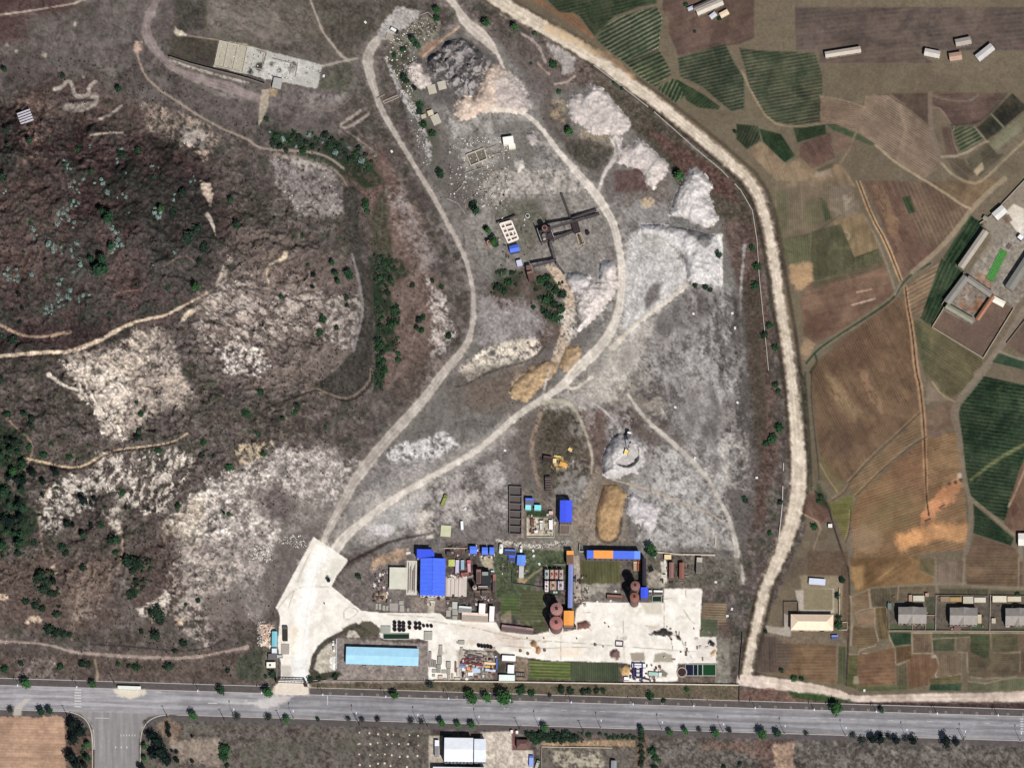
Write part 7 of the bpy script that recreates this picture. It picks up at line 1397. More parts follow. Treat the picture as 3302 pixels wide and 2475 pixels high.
# ---------------------------------------------------------------- walls and fences
def wall(P,h,th,col,label,cat='wall',name='wall',gaps=0,group=None,var=.2):
    P = [tuple(p) for p in P]; x0,y0 = P[0]; z0 = gz(x0,y0); o = W(x0,y0,z0); m = MB()
    Q = []
    for a,b in zip(P[:-1],P[1:]):
        n = max(1,int(math.hypot(b[0] - a[0],b[1] - a[1]) / 24))
        Q += [(a[0] + (b[0] - a[0]) * k / n,a[1] + (b[1] - a[1]) * k / n) for k in range(n)]
    Q.append(P[-1]); pts = [Vector(W(a,b,gz(a,b))) - Vector(o) for a,b in Q]
    for i in range(len(pts) - 1):
        if gaps and vrn.random() < gaps:continue
        hh = h * (1 if not gaps else .6 + .6 * vrn.random()); up = Vector((0,0,hh / 2 - .3))
        m.beam(pts[i] + up,pts[i + 1] + up,th,hh + .6)
    ob = m.build(name,mat(col,var=var,tag='masonry'),None,loc=o); return tag(ob,label,cat,group)
wall([(1008,2193),(1200,2196),(1400,2196)],1.2,.4,(176,160,146),'low wall along the bank below the sky blue roof')
wall([(1400,2196),(1600,2198),(1800,2201),(2000,2204),(2120,2205),(2385,2209)],2.4,.45,(226,216,200),'long pale south wall of the works facing the highway')
wall([(2385,2209),(2384,2262)],2.2,.4,(90,84,80),'short dark wall at the south-east corner of the works')
wall([(2384,2190),(2386,2140),(2392,2080),(2394,2040)],2.2,.4,(80,72,68),'dark east wall of the works beside the dirt road')
wall([(2112,1780),(2200,1788),(2306,1790),(2308,1724)],1.6,.9,(204,190,174),'crumbling pale wall round the garden east of the big tree',gaps=.12)
wall(Z(0,0,2.764,[(1510,518),(1700,580),(1900,632),(2100,682)]) + Z(800,0,2.764,[(0,712),(155,765)]),3.6,.8,(120,112,106),'long dark retaining wall below the ruined foundation')
wall(D([(1282,142),(1340,185),(1400,232),(1450,275),(1500,320),(1560,370),(1600,412),(1625,455),(1635,520),(1640,600),(1650,700),(1660,800)]),1.8,.6,(176,170,160),'long broken stone wall following the west side of the dirt road',gaps=.15)
wall(s6([(310,720),(305,900),(300,1050),(285,1200),(270,1330)]),1.6,.6,(206,200,196),'broken white wall west of the wide lower dirt road',gaps=.4)
wall(s5([(1485,1118),(1888,1364)]),2.2,.5,(176,164,146),'south-west wall of the bare walled plot')
wall(s5([(1888,1364),(2132,966)]),2.2,.5,(176,164,146),'south-east wall of the bare walled plot')
wall(s5([(1485,1118),(1585,955)]),2.2,.5,(176,164,146),'west wall of the bare walled plot')
wall(s5([(1962,862),(2132,966)]),2.2,.5,(150,140,126),'north-east wall of the bare walled plot')
wall(s5([(1560,940),(1735,690)]),2.4,.5,(150,140,126),'outer west wall of the courtyard farm')
wall(s5([(1860,300),(1950,240),(2300,-130)]),2.4,.5,(170,160,146),'north-west wall of the farm yard beside the lane')
wall(s5([(2075,1245),(2300,960)]),2,.5,(130,118,106),'wall of the plot on the right edge beyond the farm road')
wall(s7([(1140,573),(2300,577)]),2.2,.4,(156,146,132),'long straight front wall of the row house gardens')
wall(s7([(1142,575),(1140,345)]),2,.35,(150,140,128),'west end wall of the row house gardens')
wall(s7([(1512,575),(1515,290)]),2,.35,(190,176,162),'wall between left and middle row house gardens')
wall(s7([(1940,575),(1945,290)]),2,.35,(200,184,168),'wall between middle and right row house gardens')
wall(s7([(1520,292),(1930,298)]),2,.35,(130,118,108),'back wall of the middle row house garden')
wall(s7([(1950,296),(2300,300)]),2,.35,(130,118,108),'back wall of the right row house garden')
wall(s7([(1430,565),(1440,450),(1508,450)]),1.8,.3,(170,158,140),'garden partition right of the left row house')
wall(s7([(1330,570),(1325,515)]),1.6,.3,(170,158,140),'short garden partition in front of the left row house')
wall(s7([(1660,570),(1660,525)]),1.6,.3,(150,140,130),'short garden partition left in front of the middle row house')
wall(s7([(1790,570),(1790,520)]),1.6,.3,(150,140,130),'short garden partition right in front of the middle row house')
wall(s7([(312,540),(312,345),(425,345),(425,430)]),2,.35,(110,100,92),'dark wall round the plot west of the lawn')
wall(s7([(750,240),(750,450)]),2.2,.4,(210,200,176),'pale wall east of the lawn')
wall(s7([(745,505),(812,505),(812,565),(745,565)]),1.8,.3,(200,190,170),'pale walled pen east of the cream house')
wall(Z(1600,2200,2.765,[(405,572),(720,578),(1035,583)]),1.6,.35,(206,196,178),'pale wall along the top of the bottom walled garden')
wall(Z(1600,2200,2.765,[(405,572),(400,780)]),1.6,.35,(170,160,146),'west wall of the bottom walled garden')
wall(Z(1200,1700,5.53,[(1280,372),(1700,378)]),1.5,.3,(216,206,190),'thin pale wall between the new building and the blue sheds')
wall(Z(1600,1700,5.53,[(285,880),(285,1000),(560,1025),(830,1075)]),1.6,.3,(90,92,86),'dark fence round the weedy plot west of the bins',cat='fence',name='fence')
wall(Z(1600,1700,5.53,[(1020,660),(1230,665)]),1.6,.3,(150,150,140),'low wall north of the bins')
wall(Z(1600,1700,5.53,[(1485,320),(1485,435),(1560,440)]),3,.4,(176,186,170),'small grey wall between orange tower and long hall')
wall(Z(1600,1200,2.764,[(272,1295),(272,1468),(515,1470),(518,1300)]),1.6,.3,(196,196,184),'pale wall round the small truck yard')
wall(Z(850,2000,5.53,[(1300,325),(1300,860)]),.5,.8,(196,196,200),'pale kerb wall west of the sky blue roof')
wall(Z(850,2000,5.53,[(240,560),(235,1080)]),2,.4,(150,150,146),'west boundary wall beside the gate road')
wall(Z(850,2000,5.53,[(780,1120),(980,1090),(1120,1050)]),1.2,.3,(84,76,72),'dark fence leading east from the gate',cat='fence',name='fence')
wall(Z(1550,600,4.876,[(250,585),(400,530),(550,468)]),3,.3,(70,64,66),'black slanting pipe fence above the roofless ruin',cat='fence',name='fence')
# ruined bays and roofless building
def ruin(P,h,th,col,label,cross=(),name='roofless_building',floor=(236,228,220),cat='ruin',rotn=0):
    cx = sum(p[0] for p in P) / len(P); cy = sum(p[1] for p in P) / len(P); z = gz(cx,cy + h); e = empty(name,W(cx,cy,z),0,label,cat); o = Vector(W(cx,cy,z))
    V_ = [Vector(W(a,b,z)) - o for a,b in P]
    MB().add([tuple(v + Vector((0,0,.25))) for v in V_] + [tuple(v + Vector((0,0,-.5))) for v in V_],[tuple(range(len(V_)))] + [(i,(i + 1) % len(V_),len(V_) + (i + 1) % len(V_),len(V_) + i) for i in range(len(V_))]).build('floor',mat(floor,var=.15),e)
    for i in range(len(V_)):MB().beam(V_[i] + Vector((0,0,h / 2)),V_[(i + 1) % len(V_)] + Vector((0,0,h / 2 + .004 * i)),th,h).build('wall',mat(col,var=.12),e)
    for a,b in cross:
        va = V_[0] + (V_[1] - V_[0]) * a[0] + (V_[-1] - V_[0]) * a[1]; vb = V_[0] + (V_[1] - V_[0]) * b[0] + (V_[-1] - V_[0]) * b[1]
        MB().beam(va + Vector((0,0,h / 2 - .01)),vb + Vector((0,0,h / 2 - .012)),th * .9,h * .96).build('partition',mat(col,var=.12),e)
    return e
ruin(Z(1550,600,4.876,[(300,610),(480,560),(590,835),(430,900)]),3.0,1.1,(250,240,230),'white roofless building with inner partitions west of the mixing station',cross=[((.35,0),(.35,1)),((0,.25),(1,.25)),((0,.5),(1,.5)),((.7,.5),(.7,.8)),((0,.75),(1,.75))],floor=(176,160,150))
ruin(Z(800,0,2.764,[(1945,1385),(2100,1325),(2130,1420),(1985,1480)]),1.8,.7,(196,188,172),'roofless pair of rooms in the north yard',cross=[((.5,0),(.5,1))],floor=(110,104,92))
ruin([(1643,1570),(1683,1572),(1681,1724),(1643,1722)],3.0,.5,(116,110,108),'row of roofless dark storage bays west of the huts',cross=[((0,.2),(1,.2)),((0,.36),(1,.36)),((0,.52),(1,.52)),((0,.68),(1,.68)),((0,.84),(1,.84))],name='storage_bays',floor=(92,86,84),cat='storage bays')
ruin([(708,132),(798,152),(782,234),(691,213)],1.2,.45,(196,190,172),'four open bays of low walls at the west end of the burnt floor',cross=[((.33,0),(.33,1)),((.66,0),(.66,1))],name='ruined_bays',floor=(180,172,156))
ruin(Z(800,0,2.764,[(1330,850),(1200,905),(1215,925),(1345,870)]),1.2,.4,(176,164,150),'narrow ruined wall foundation east of the main track',name='ruined_foundation',floor=(130,118,108))
ruin(Z(800,0,2.764,[(1240,300),(1300,330),(1290,370),(1230,340)]),1.0,.4,(190,180,166),'small ruined pad near the top junction',name='ruined_foundation',floor=(160,152,140))
# concrete basins
def basin(X0,Y0,X1,Y1,col,label,group=None):
    z = gz((X0 + X1) / 2,(Y0 + Y1) / 2); e = empty('water_basin',W((X0 + X1) / 2,(Y0 + Y1) / 2,z),0,label,'basin',group); w_,d = (X1 - X0) * M / 2,(Y1 - Y0) * M / 2
    MB().box(-w_,-d,.15,w_,d,.3).build('water',mat(col,rough=.12,var=.06,tag='water'),e)
    for i,q in enumerate([(-w_ - .35,-d - .35,w_ + .35,-d),(-w_ - .35,d,w_ + .35,d + .35),(-w_ - .35,-d,-w_,d),(w_,-d,w_ + .35,d)]):MB().box(q[0],q[1],-.3,q[2],q[3],.85).build('rim',mat((190,190,184),var=.08),e)
    return e
basin(1237,2043,1319,2059,(36,58,44),'long dark green water basin north of the sky blue roof')
basin(2104,1922,2132,1939,(36,56,42),'square dark green water basin beside the silos')
for i,(a,b,c) in enumerate([(2211,2235,(34,36,58)),(2236.5,2249,(26,42,46)),(2251,2264.5,(24,52,40)),(2267,2307,(34,72,42))]):
    basin(a,2142,b,2177,c,'%s water basin in the joined row at the yard corner, %s' % (('navy','black-green','deep green','large green')[i],('leftmost','second','third','rightmost')[i]),'joined water basins')
o = MB().cyl(0,0,-.2,1.0,4.2,n=20).build('pit_rim',mat((170,160,150)),None,loc=W(2199,2167,gz(2199,2167))); tag(o,'round pit with dark hollow beside the navy basin','pit')
MB().cyl(0,0,1.0,1.05,3.3,n=20).build('pit_water',mat((60,40,40)),o)
p_ = Z(2000,1700,5.53,[(480,700),(560,650),(605,770),(510,810)]); ruin(p_,.8,.3,(120,116,108),'black tarred pit beside the rust red sheds',name='tar_pit',floor=(22,24,22),cat='pit')

# ---------------------------------------------------------------- silos, towers, conveyors
STEEL = mat((60,54,58),var=.15,tag='dark_steel'); RUST = mat((120,88,80),var=.2,tag='rust')
def silo(X_,Y_,r,h,label,roofc=(158,110,104),group=None,pad=True):
    rm = r * M; x,y,z = base_at(X_,Y_,h); e = empty('silo',(x,y,z),0,label,'silo',group)
    v,f = lathe([(rm * .97,-.3),(rm * .97,h - .2)],28); MB().add(v,f).build('drum',mat((130,104,100),var=.15,ribs=0),e,sm=True)
    v,f = lathe([(rm * 1.02,h - .25),(rm * 1.02,h),(rm * .24,h + rm * .28)],28); ro = MB().add(v,f).build('cone_roof',mat(roofc,var=.16,scale=.5),e)
    MB().cyl(0,0,h + rm * .27,h + rm * .27 + 1.0,rm * .22,n=14).build('cap',mat((60,46,50)),ro)
    for k in range(12):
        a = k * math.pi / 6; MB().beam((rm * 1.0 * math.cos(a),rm * 1.0 * math.sin(a),h + .06),(rm * .26 * math.cos(a),rm * .26 * math.sin(a),h + rm * .28 + .05),.12,.1).build('roof_rib',mat((130,88,84)),ro)
    for k in range(1,5):v,f = lathe([(rm * .995,h * k / 5 - .15),(rm * .995,h * k / 5 + .15)],28); MB().add(v,f).build('hoop',RUST,e)
    if pad:MB().cyl(0,-1.0,-.3,.5,rm * 1.12,n=28).build('foundation',mat((226,220,210)),e)
    MB().beam((rm * .75,rm * .75,0),(rm * .75,rm * .75,h + .4),.5).build('ladder',STEEL,e)
    return e
silo(1794.4,1960.4,19.5,19,'large rust pink silo, upper of the pair beside the orange roofed house',(168,122,118),'large silos')
silo(1793.5,2005,21,18,'largest rust pink silo, lower of the pair beside the orange roofed house',(176,118,112),'large silos')
silo(2047.4,1885,14.8,21,'brown silo, upper of the pair beside the deep blue elevator house',(142,104,98),'brown silos')
silo(2045,1922,14.8,20,'brown silo, lower of the pair beside the deep blue elevator house',(150,98,86),'brown silos')
silo(1531,1892,7,12,'small pale grey silo in the dark hopper yard',(196,186,184),None,False)
def tank(X_,Y_,L,r,ang,col,label,h=1.6,group=None):
    """horizontal cylindrical tank lying on cradles; ang degrees from the east in the picture"""
    x,y,z = base_at(X_,Y_,h); e = empty('horizontal_tank',(x,y,z),-math.radians(ang),label,'tank',group); n = 14; v = []; prof = [(-L / 2 - r * .5,.05),(-L / 2 - r * .3,r * .7),(-L / 2,r),(L / 2,r),(L / 2 + r * .3,r * .7),(L / 2 + r * .5,.05)]
    for px,rr in prof:v += [(px,rr * math.cos(2 * math.pi * k / n),h + rr * math.sin(2 * math.pi * k / n)) for k in range(n)]
    f = [(i * n + k,i * n + (k + 1) % n,(i + 1) * n + (k + 1) % n,(i + 1) * n + k) for i in range(5) for k in range(n)]
    MB().add(v,f).build('shell',mat(col,rough=.4,var=.05),e,sm=True)
    for s in (-1,1):MB().box(s * L * .3 - .3,-r * .8,-.2,s * L * .3 + .3,r * .8,h - r * .5).build('cradle',STEEL,e)
    MB().cyl(0,0,h + r * .9,h + r + .4,.5,n=10).build('hatch',STEEL,e)
tank(1615.5,1768,6.5,1.7,94,(252,252,244),'upright white tank, left of the blue tarpaulins',2,'white tanks'); tank(1680,1769,4.5,1.15,92,(252,252,252),'upright slim white tank, right of the blue tarpaulins',1.8,'white tanks')
tank(1728,1711,1.2,1.7,90,(246,246,246),'stubby white tank in the small truck yard',1.8)
tank(1074,2072,3.4,.9,92,(250,250,250),'small white tank west of the sky blue roof',1.2); tank(1076,2092,2.8,.9,88,(250,250,250),'second small white tank west of the sky blue roof',1.2)
def conveyor(a,za,b,zb,wd_,label,col=(70,62,66),legs=4,group=None,X0=None):
    A = Vector(W(a[0],a[1],za + gz(*a))); Bv = Vector(W(b[0],b[1],zb + gz(*b))); o = Vector((A.x,A.y,gz(*a))); e = empty('conveyor',tuple(o),0,label,'conveyor',group)
    p,q = A - o,Bv - o; d = (q - p).normalized(); sd = d.cross(Vector((0,0,1))).normalized() * wd_ / 2
    MB().beam(p,q,wd_ * .62,.16).build('belt',mat((84,76,78),var=.1),e)
    for s in (-1,1):
        MB().beam(p + sd * s + Vector((0,0,.12)),q + sd * s + Vector((0,0,.12)),.22,.8).build('side_frame',mat(col,var=.1),e)
    n = max(2,int((q - p).length / 3))
    for k in range(n + 1):c = p + (q - p) * k / n; MB().beam(c - sd * .97 - Vector((0,0,.14)),c + sd * .97 - Vector((0,0,.14)),.16,.12).build('cross_bar',STEEL,e)
    for k in range(1,legs + 1):
        c = p + (q - p) * k / (legs + .2)
        if c.z + (o.z) > .8 + o.z:
            for s in (-1,1):MB().beam((c.x + sd.x * s * 1.15,c.y + sd.y * s * 1.15,-.6),tuple(c + sd * s * .98 - Vector((0,0,.2))),.22).build('leg',STEEL,e)
    MB().beam(p - sd * 1.0,p + sd * 1.0,.7,.7).build('tail_drum',STEEL,e)
    return e
s8 = lambda p:(1550 + p[0] / 4.876,600 + p[1] / 4.876)
conveyor(s8((1860,440)),1.2,s8((1090,662)),11,1.9,'longest inclined conveyor rising west into the mixing tower')
conveyor(s8((1810,375)),1.0,s8((1430,520)),5,2.2,'short inclined conveyor forking off at the north-east')
conveyor(s8((1460,705)),1.2,s8((1120,850)),8,2.0,'inclined conveyor from the dark hopper to the mixing tower')
conveyor(s8((1165,1150)),4.0,s8((1090,870)),9,1.9,'conveyor descending south from the mixing tower')
conveyor(s8((1175,1165)),4.5,s8((820,1262)),8,2.0,'raised conveyor running west to the rust brown bins')
conveyor(s8((1262,112)),.8,s8((1415,500)),3,1.4,'low dark feed conveyor at the north of the mixing station')
conveyor(s8((1310,1370)),.7,s8((1185,1210)),3,1.4,'low conveyor rising beside the stone-littered track')
conveyor(s8((1600,935)),.8,s8((1545,770)),3,1.2,'short black conveyor beside the timber frame')
# mixing tower
x,y,z = W(*s8((1020,790)),0); z = gz(*s8((1020,790))); e = empty('mixing_tower',(x,y,z),math.radians(19),'tall dark mixing tower with two drums among the conveyors','tower')
for sx in (-1,1):
    for sy in (-1,1):MB().box(sx * 5 - .3,sy * 6 - .3,-.5,sx * 5 + .3,sy * 6 + .3,9.6).build('leg',STEEL,e)
MB().box(-5.4,-6.4,5.0,5.4,6.4,5.35).build('platform',mat((86,78,76),var=.3),e); MB().box(-4.6,-5.6,9.5,4.4,3.2,9.9).build('platform',mat((62,56,58),var=.3),e)
for q in (-5.4,5.0):MB().box(q,-6.4,5.36,q + .4,6.4,8.4).build('side_wall',mat((190,184,182),var=.15),e)
MB().cyl(.4,3.4,5.36,12,2.3,n=16).build('mixing_drum',mat((140,104,92),var=.2),e); MB().cyl(.4,3.4,12.01,12.4,1.4,n=16).build('drum_lid',mat((60,50,50)),e)
MB().cyl(-2.2,-2.0,9.9,12.2,1.5,n=14).build('mixing_drum',mat((120,116,116),var=.2),e); MB().box(1,-4,9.9,3.6,-1.5,11.6).build('control_cabin',mat((66,60,62)),e); MB().box(-3.6,-5.2,9.9,-1.4,-4,10.8).build('motor',mat((196,186,180)),e)
def lattice(e,w_,d,h):
    for s in (-1,1):
        for k in range(4):MB().beam((s * w_,-d,k * h / 4),(s * w_,d,(k + 1) * h / 4),.2).build('brace',STEEL,e)
lattice(e,5,6,9.4)
building('feed_hopper','dark rusty feed hopper between the conveyors',*s8((1440,570)),*s8((1550,715)),4.5,(74,58,60),(58,48,50),'flat',rot=-18,cat='hopper',over=.05,rvar=.4,extra=lambda e,w_,d,h:[MB().box(-w_ + k * w_ * .66 + .3,-d + .5,h + .12,-w_ + (k + 1) * w_ * .66 - .3,d - .5,h + .5).build('grate',mat((50,44,48)),e) for k in range(3)])
ruin([s8(q) for q in [(1500,760),(1570,740),(1640,900),(1550,950)]],1.6,.5,(190,176,156),'open timber-framed ramp south of the feed hopper',name='loading_ramp',floor=(150,138,122),cat='ramp')
def stack(X_,Y_,r,h,col,label,cat='chimney',name='chimney'):
    x,y,z = base_at(X_,Y_,h); e = empty(name,(x,y,z),0,label,cat); rm = r * M
    v,f = lathe([(rm * 1.15,-.5),(rm,h),(rm * .55,h),(rm * .55,h - 1.5),(.02,h - 1.5)],18); MB().add(v,f).build('shaft',mat(col,var=.15),e,sm=False)
    for k in (0.35,.7,.98):v,f = lathe([(rm * 1.16,h * k - .2),(rm * 1.16,h * k)],18); MB().add(v,f).build('hoop',RUST,e)
    return e
stack(1575.6,781,6.2,6,(190,140,124),'pinkish brick chimney stack next to a bright green tree')
o = MB().cyl(0,0,-.2,1.2,1.9,n=16).build('well_ring',mat((190,196,186)),None,loc=W(1701,697,gz(1701,697))); tag(o,'pale concrete well ring in the weedy ground north of the mixing tower','well')
MB().cyl(0,0,1.2,1.22,1.3,n=16).build('well_hole',mat((60,56,54)),o)
o = MB().cyl(0,0,-.2,2.4,1.9,1.5,n=14).build('rubber_bollard',mat((50,40,48)),None,loc=W(1894,751,gz(1894,751))); tag(o,'round dark drum standing east of the feed hopper','drum')
MB().cyl(0,0,2.4,2.5,1.2,n=14).build('lid',mat((36,30,34)),o)
# aggregate bins
for i,(a,b,c,d,col) in enumerate([(1757,1835,1770,1864,(176,196,200)),(1774,1835,1785.5,1864,(206,150,128)),(1788.5,1835,1800,1864,(196,142,132)),(1804,1835,1816,1866,(206,180,176)),(1757,1872,1768.5,1906,(250,240,244)),(1773,1872,1794,1900,(176,150,124)),(1799,1872,1817,1900,(206,200,222))]):
    e = building('cement_bin','%s bin in the block of bins above the large silos, %s' % (('grey-blue','orange-brown','pinkish','pale pink','bright white','khaki','lilac')[i],('top row first','top row second','top row third','top row last','lower row first','lower row middle','lower row last')[i]),a,b,c,d,6,col,(110,100,100),'flat',cat='bin',over=.05,rvar=.25,group='block of bins',rot=1,
                 extra=lambda e,w_,d,h:[MB().cyl(0,-d + (k + .5) * d * .66,h + .12,h + .9,min(w_ * .6,1.1),n=12).build('hatch',mat((110,84,80) if k % 2 else (190,176,170)),e) for k in range(3)])
building('pump_block','low dark block with green-grey lids below the bins',1772,1902,1808,1916,2.5,(58,62,58),(50,50,52),'flat',cat='building',over=.1,extra=lambda e,w_,d,h:[MB().cyl(k * 1.8 - .8,0,h + .12,h + .8,.9,n=12).build('lid',mat((176,200,176)),e) for k in range(2)])
# round vats on the yard
vat = None
VP = [(1200 + a / 5.53,2000 + b / 5.53,r) for a,b,r in [(403,38,6),(403,95,6),(403,158,6.5),(490,42,6.2),(490,95,6.2),(490,165,6.8),(562,48,6),(560,100,6),(560,165,6.8),(670,48,6.5),(668,128,5.5),(780,55,6),(780,130,6.3),(850,55,6),(850,135,6.3),(920,95,5),(988,95,5),(1056,98,5.5),(1902,445,6),(1956,455,6),(2010,460,6),(2064,462,6),(2116,475,6)]]
vm_ = lathe([(1,-.2),(1,1.2),(.82,1.2),(.82,.55),(.01,.55)],16); vme = MB().add(*vm_).mesh('vat_body',mat((66,54,60),var=.2,rnd=.25)); lme = MB().cyl(0,0,.56,.62,.8,n=14).mesh('liquid',mat((30,34,34),rough=.3,rnd=.3))
vs = sorted(VP[:18]); 
for i,(a,b,r) in enumerate(VP):
    z = gz(a,b); lab = ('round black vat in the block north of the sky blue roof, %s from the left' % ordn(sorted(VP[:18]).index((a,b,r)))) if i < 18 else 'round black vat in the row of five in the south yard, %s from the left' % ordn(i - 18)
    e = empty('round_vat',W(a,b,z),0,lab,'vat','round black vats'); e.scale = (r * M,r * M,1.1)
    for nm,me in (('vat_body',vme),('liquid',lme)):c = bpy.data.objects.new(nm,me); COL.objects.link(c); c.parent = e
# concrete blocks and slab stacks
def blocks(rows,group,place,cat='concrete slab',name='concrete_slab_stack'):
    rows = sorted(rows)
    for i,(a,b,c,d,h,col) in enumerate(rows):
        z = gz((a + c) / 2,(b + d) / 2); cx,cy = (a + c) / 2,(b + d) / 2; w_,dd = (c - a) * M / 2,(d - b) * M / 2
        e = empty(name,W(cx,cy,z),-.02,'grey stack of concrete slabs %s, %s from the left' % (place,ordn(i)),cat,group)
        n = max(1,int(h / .45))
        for k in range(n):j = .06 * (vrn.random() - .5); MB().box(-w_ + j,-dd + j,k * h / n + .003,w_ + j,dd - j,(k + 1) * h / n - .06).build('slab',mat(col,var=.12),e)
s9 = lambda L:[(1200 + a / 5.53,2000 + b / 5.53,1200 + c / 5.53,2000 + d / 5.53,h,col) for a,b,c,d,h,col in L]
GC = (172,168,158)
blocks(s9([(1195,445,1255,620,1.6,GC),(1170,645,1245,780,1.8,(160,156,148)),(1155,790,1225,930,1.4,(150,148,140)),(1015,560,1058,830,1.6,(156,146,142)),(1066,700,1090,830,1.2,(150,144,136)),(1096,710,1118,830,1.2,(150,144,136)),(1124,715,1146,840,1.2,(150,144,136)),(1070,870,1150,930,1,GC),(1240,880,1320,940,1,GC),(1325,740,1405,850,1.8,GC),(1335,860,1395,960,1.6,(166,160,150)),(1345,965,1390,1070,1.2,GC),(1410,950,1450,1040,1,(190,166,140)),(1180,985,1262,1045,1.6,(214,190,170)),(1070,955,1125,1000,.8,GC),(1478,740,1505,920,1.6,(130,104,100)),(1510,850,1545,990,1.2,(206,196,190)),(1465,1020,1570,1060,1.4,(206,196,184)),(1270,1030,1330,1060,.9,GC),(1540,360,1650,425,1.2,GC),(1510,380,1538,410,1.0,GC),(1570,480,1620,620,1.2,(176,166,156)),(1990,470,2200,520,.5,(176,160,148))]),'slab stacks in the south yard','in the southern slab yard')
blocks(s9([(158,100,330,225,1.2,(170,172,164)),(930,200,1075,345,1.5,(176,172,164))]),'slab stacks by the vats','beside the round vats')
s10 = lambda L:[(1200 + a / 5.53,1700 + b / 5.53,1200 + c / 5.53,1700 + d / 5.53,h,col) for a,b,c,d,h,col in L]
blocks(s10([(60,1360,100,1460,1.1,GC),(115,1360,160,1465,1.1,GC),(185,1390,235,1480,1,GC),(250,1400,290,1480,1,GC),(310,1280,340,1330,1.2,GC),(310,1350,460,1490,.6,(166,158,152)),(480,1310,560,1380,1,GC),(490,1390,570,1500,1,GC),(620,1440,660,1495,.9,GC),(1320,1480,1400,1590,1.4,GC),(1360,1420,1420,1470,1.2,GC),(1430,1330,1520,1450,.8,(196,196,188)),(1430,1460,1530,1560,1.0,(166,164,154)),(1430,1580,1520,1650,1.1,(170,170,158))]),'slab stacks on the strip','on the strip below the new building')
# rails and pallets beside the new building
e = empty('steel_rack',W(1328,1862,gz(1328,1862)),-.02,'pale pad of long steel sections between workshop and new building','rack')
MB().box(-4.3,-13.8,-.2,4.3,13.8,.25).build('pad',mat((214,208,196),var=.1),e)
for k,(a,c) in enumerate([(-2.9,(110,98,96)),(-2.1,(196,190,180)),(-1.2,(104,92,90)),(-.2,(206,200,190)),(.6,(120,84,80)),(1.3,(150,140,134)),(2.1,(90,92,92)),(2.9,(216,210,200))]):
    MB().beam((a,-12 + (k % 3),.6),(a + .1,12 - (k * 5) % 7,.6),.42,.6).build('steel_section',mat(c,var=.15),e)
e = empty('casting_bed',W(1463,1890,gz(1463,1890)),-.02,'striped pale bed of concrete beams east of the new building','casting bed')
MB().box(-6.5,-8,-.2,10.5,8,.2).build('pad',mat((206,194,184),var=.1),e)
for k in range(11):MB().box(-6.0 + k * 1.05,-7.6,.2,-5.25 + k * 1.05,7.2 - (k % 4) * .8,.7).build('beam',mat((232,220,210) if k % 3 else (190,176,168),var=.06),e)
# ---------------------------------------------------------------- vehicles and machines
TYRE = mat((36,34,36)); WIN = mat((40,50,62),rough=.2)
def truck(X_,Y_,ang,L,wd_,cab,bed,label,cat='truck',load=None,group=None,h=2.6,name='truck'):
    x,y,z = base_at(X_,Y_,h); e = empty(name,(x,y,z),-math.radians(ang),label,cat,group); c = L * .24
    MB().box(-L / 2,-wd_ * .42,.7,L / 2,wd_ * .42,.95).build('chassis',STEEL,e)
    cb = MB(); cb.add([(L / 2 - c,-wd_ / 2,.8),(L / 2,-wd_ / 2,.8),(L / 2,wd_ / 2,.8),(L / 2 - c,wd_ / 2,.8),(L / 2 - c,-wd_ / 2,h),(L / 2 - .35,-wd_ / 2,h),(L / 2 - .35,wd_ / 2,h),(L / 2 - c,wd_ / 2,h)],[(3,2,1,0),(4,5,6,7),(0,1,5,4),(1,2,6,5),(2,3,7,6),(3,0,4,7)])
    ce = cb.build('cab',mat(cab,rough=.4,var=.05),e); MB().box(L / 2 - .34,-wd_ * .42,h * .62,L / 2 - .1,wd_ * .42,h * .9).build('windscreen',WIN,ce)
    b0,b1 = -L / 2,L / 2 - c - .25
    if load == 'bus':MB().box(b0,-wd_ / 2,.8,b1 + .25,wd_ / 2,h + .2).build('body',mat(bed,rough=.4,var=.05),e); [MB().box(b0 + .8 + k * 1.6,-wd_ / 2 - .02,h * .6,b0 + 1.9 + k * 1.6,wd_ / 2 + .02,h * .9).build('window',WIN,e) for k in range(max(1,int((b1 - b0) / 1.7)))]
    else:
        be = MB().box(b0,-wd_ / 2,.96,b1,wd_ / 2,1.2).build('bed',mat(bed,var=.15),e)
        for q in ((b0,-wd_ / 2,b1,-wd_ / 2 + .12),(b0,wd_ / 2 - .12,b1,wd_ / 2),(b0,-wd_ / 2 + .12,b0 + .12,wd_ / 2 - .12),(b1 - .12,-wd_ / 2 + .12,b1,wd_ / 2 - .12)):MB().box(q[0],q[1],1.2,q[2],q[3],2.0).build('side_board',mat(bed,var=.1),be)
        if load:MB().box(b0 + .2,-wd_ / 2 + .2,1.2,b1 - .2,wd_ / 2 - .2,1.9).build('load',mat(load,var=.3),e)
    for px in (-L * .36,-L * .22,L * .34):
        for s in (-1,1):
            n = 12; v = [(px + .5 * math.cos(2 * math.pi * k / n),s * wd_ * .44 + t,.5 + .5 * math.sin(2 * math.pi * k / n)) for t in (-.18,.18) for k in range(n)]
            MB().add(v,[(k,(k + 1) % n,n + (k + 1) % n,n + k) for k in range(n)] + [tuple(range(n)),tuple(range(2 * n - 1,n - 1,-1))]).build('wheel',TYRE,e)
    return e
truck(1474.5,1824,-88,10.5,2.8,(216,206,236),(206,196,226),'lilac-white truck parked nearest the new building',load='bus',group='parked trucks')
truck(1491.5,1819,-90,8,2.8,(170,190,206),(160,184,200),'pale blue-grey truck, second of three in the vehicle yard',load='bus',group='parked trucks')
truck(1512.5,1823,-92,10,2.8,(216,110,120),(196,96,104),'red truck, last of three in the vehicle yard',load=(220,170,180),group='parked trucks')
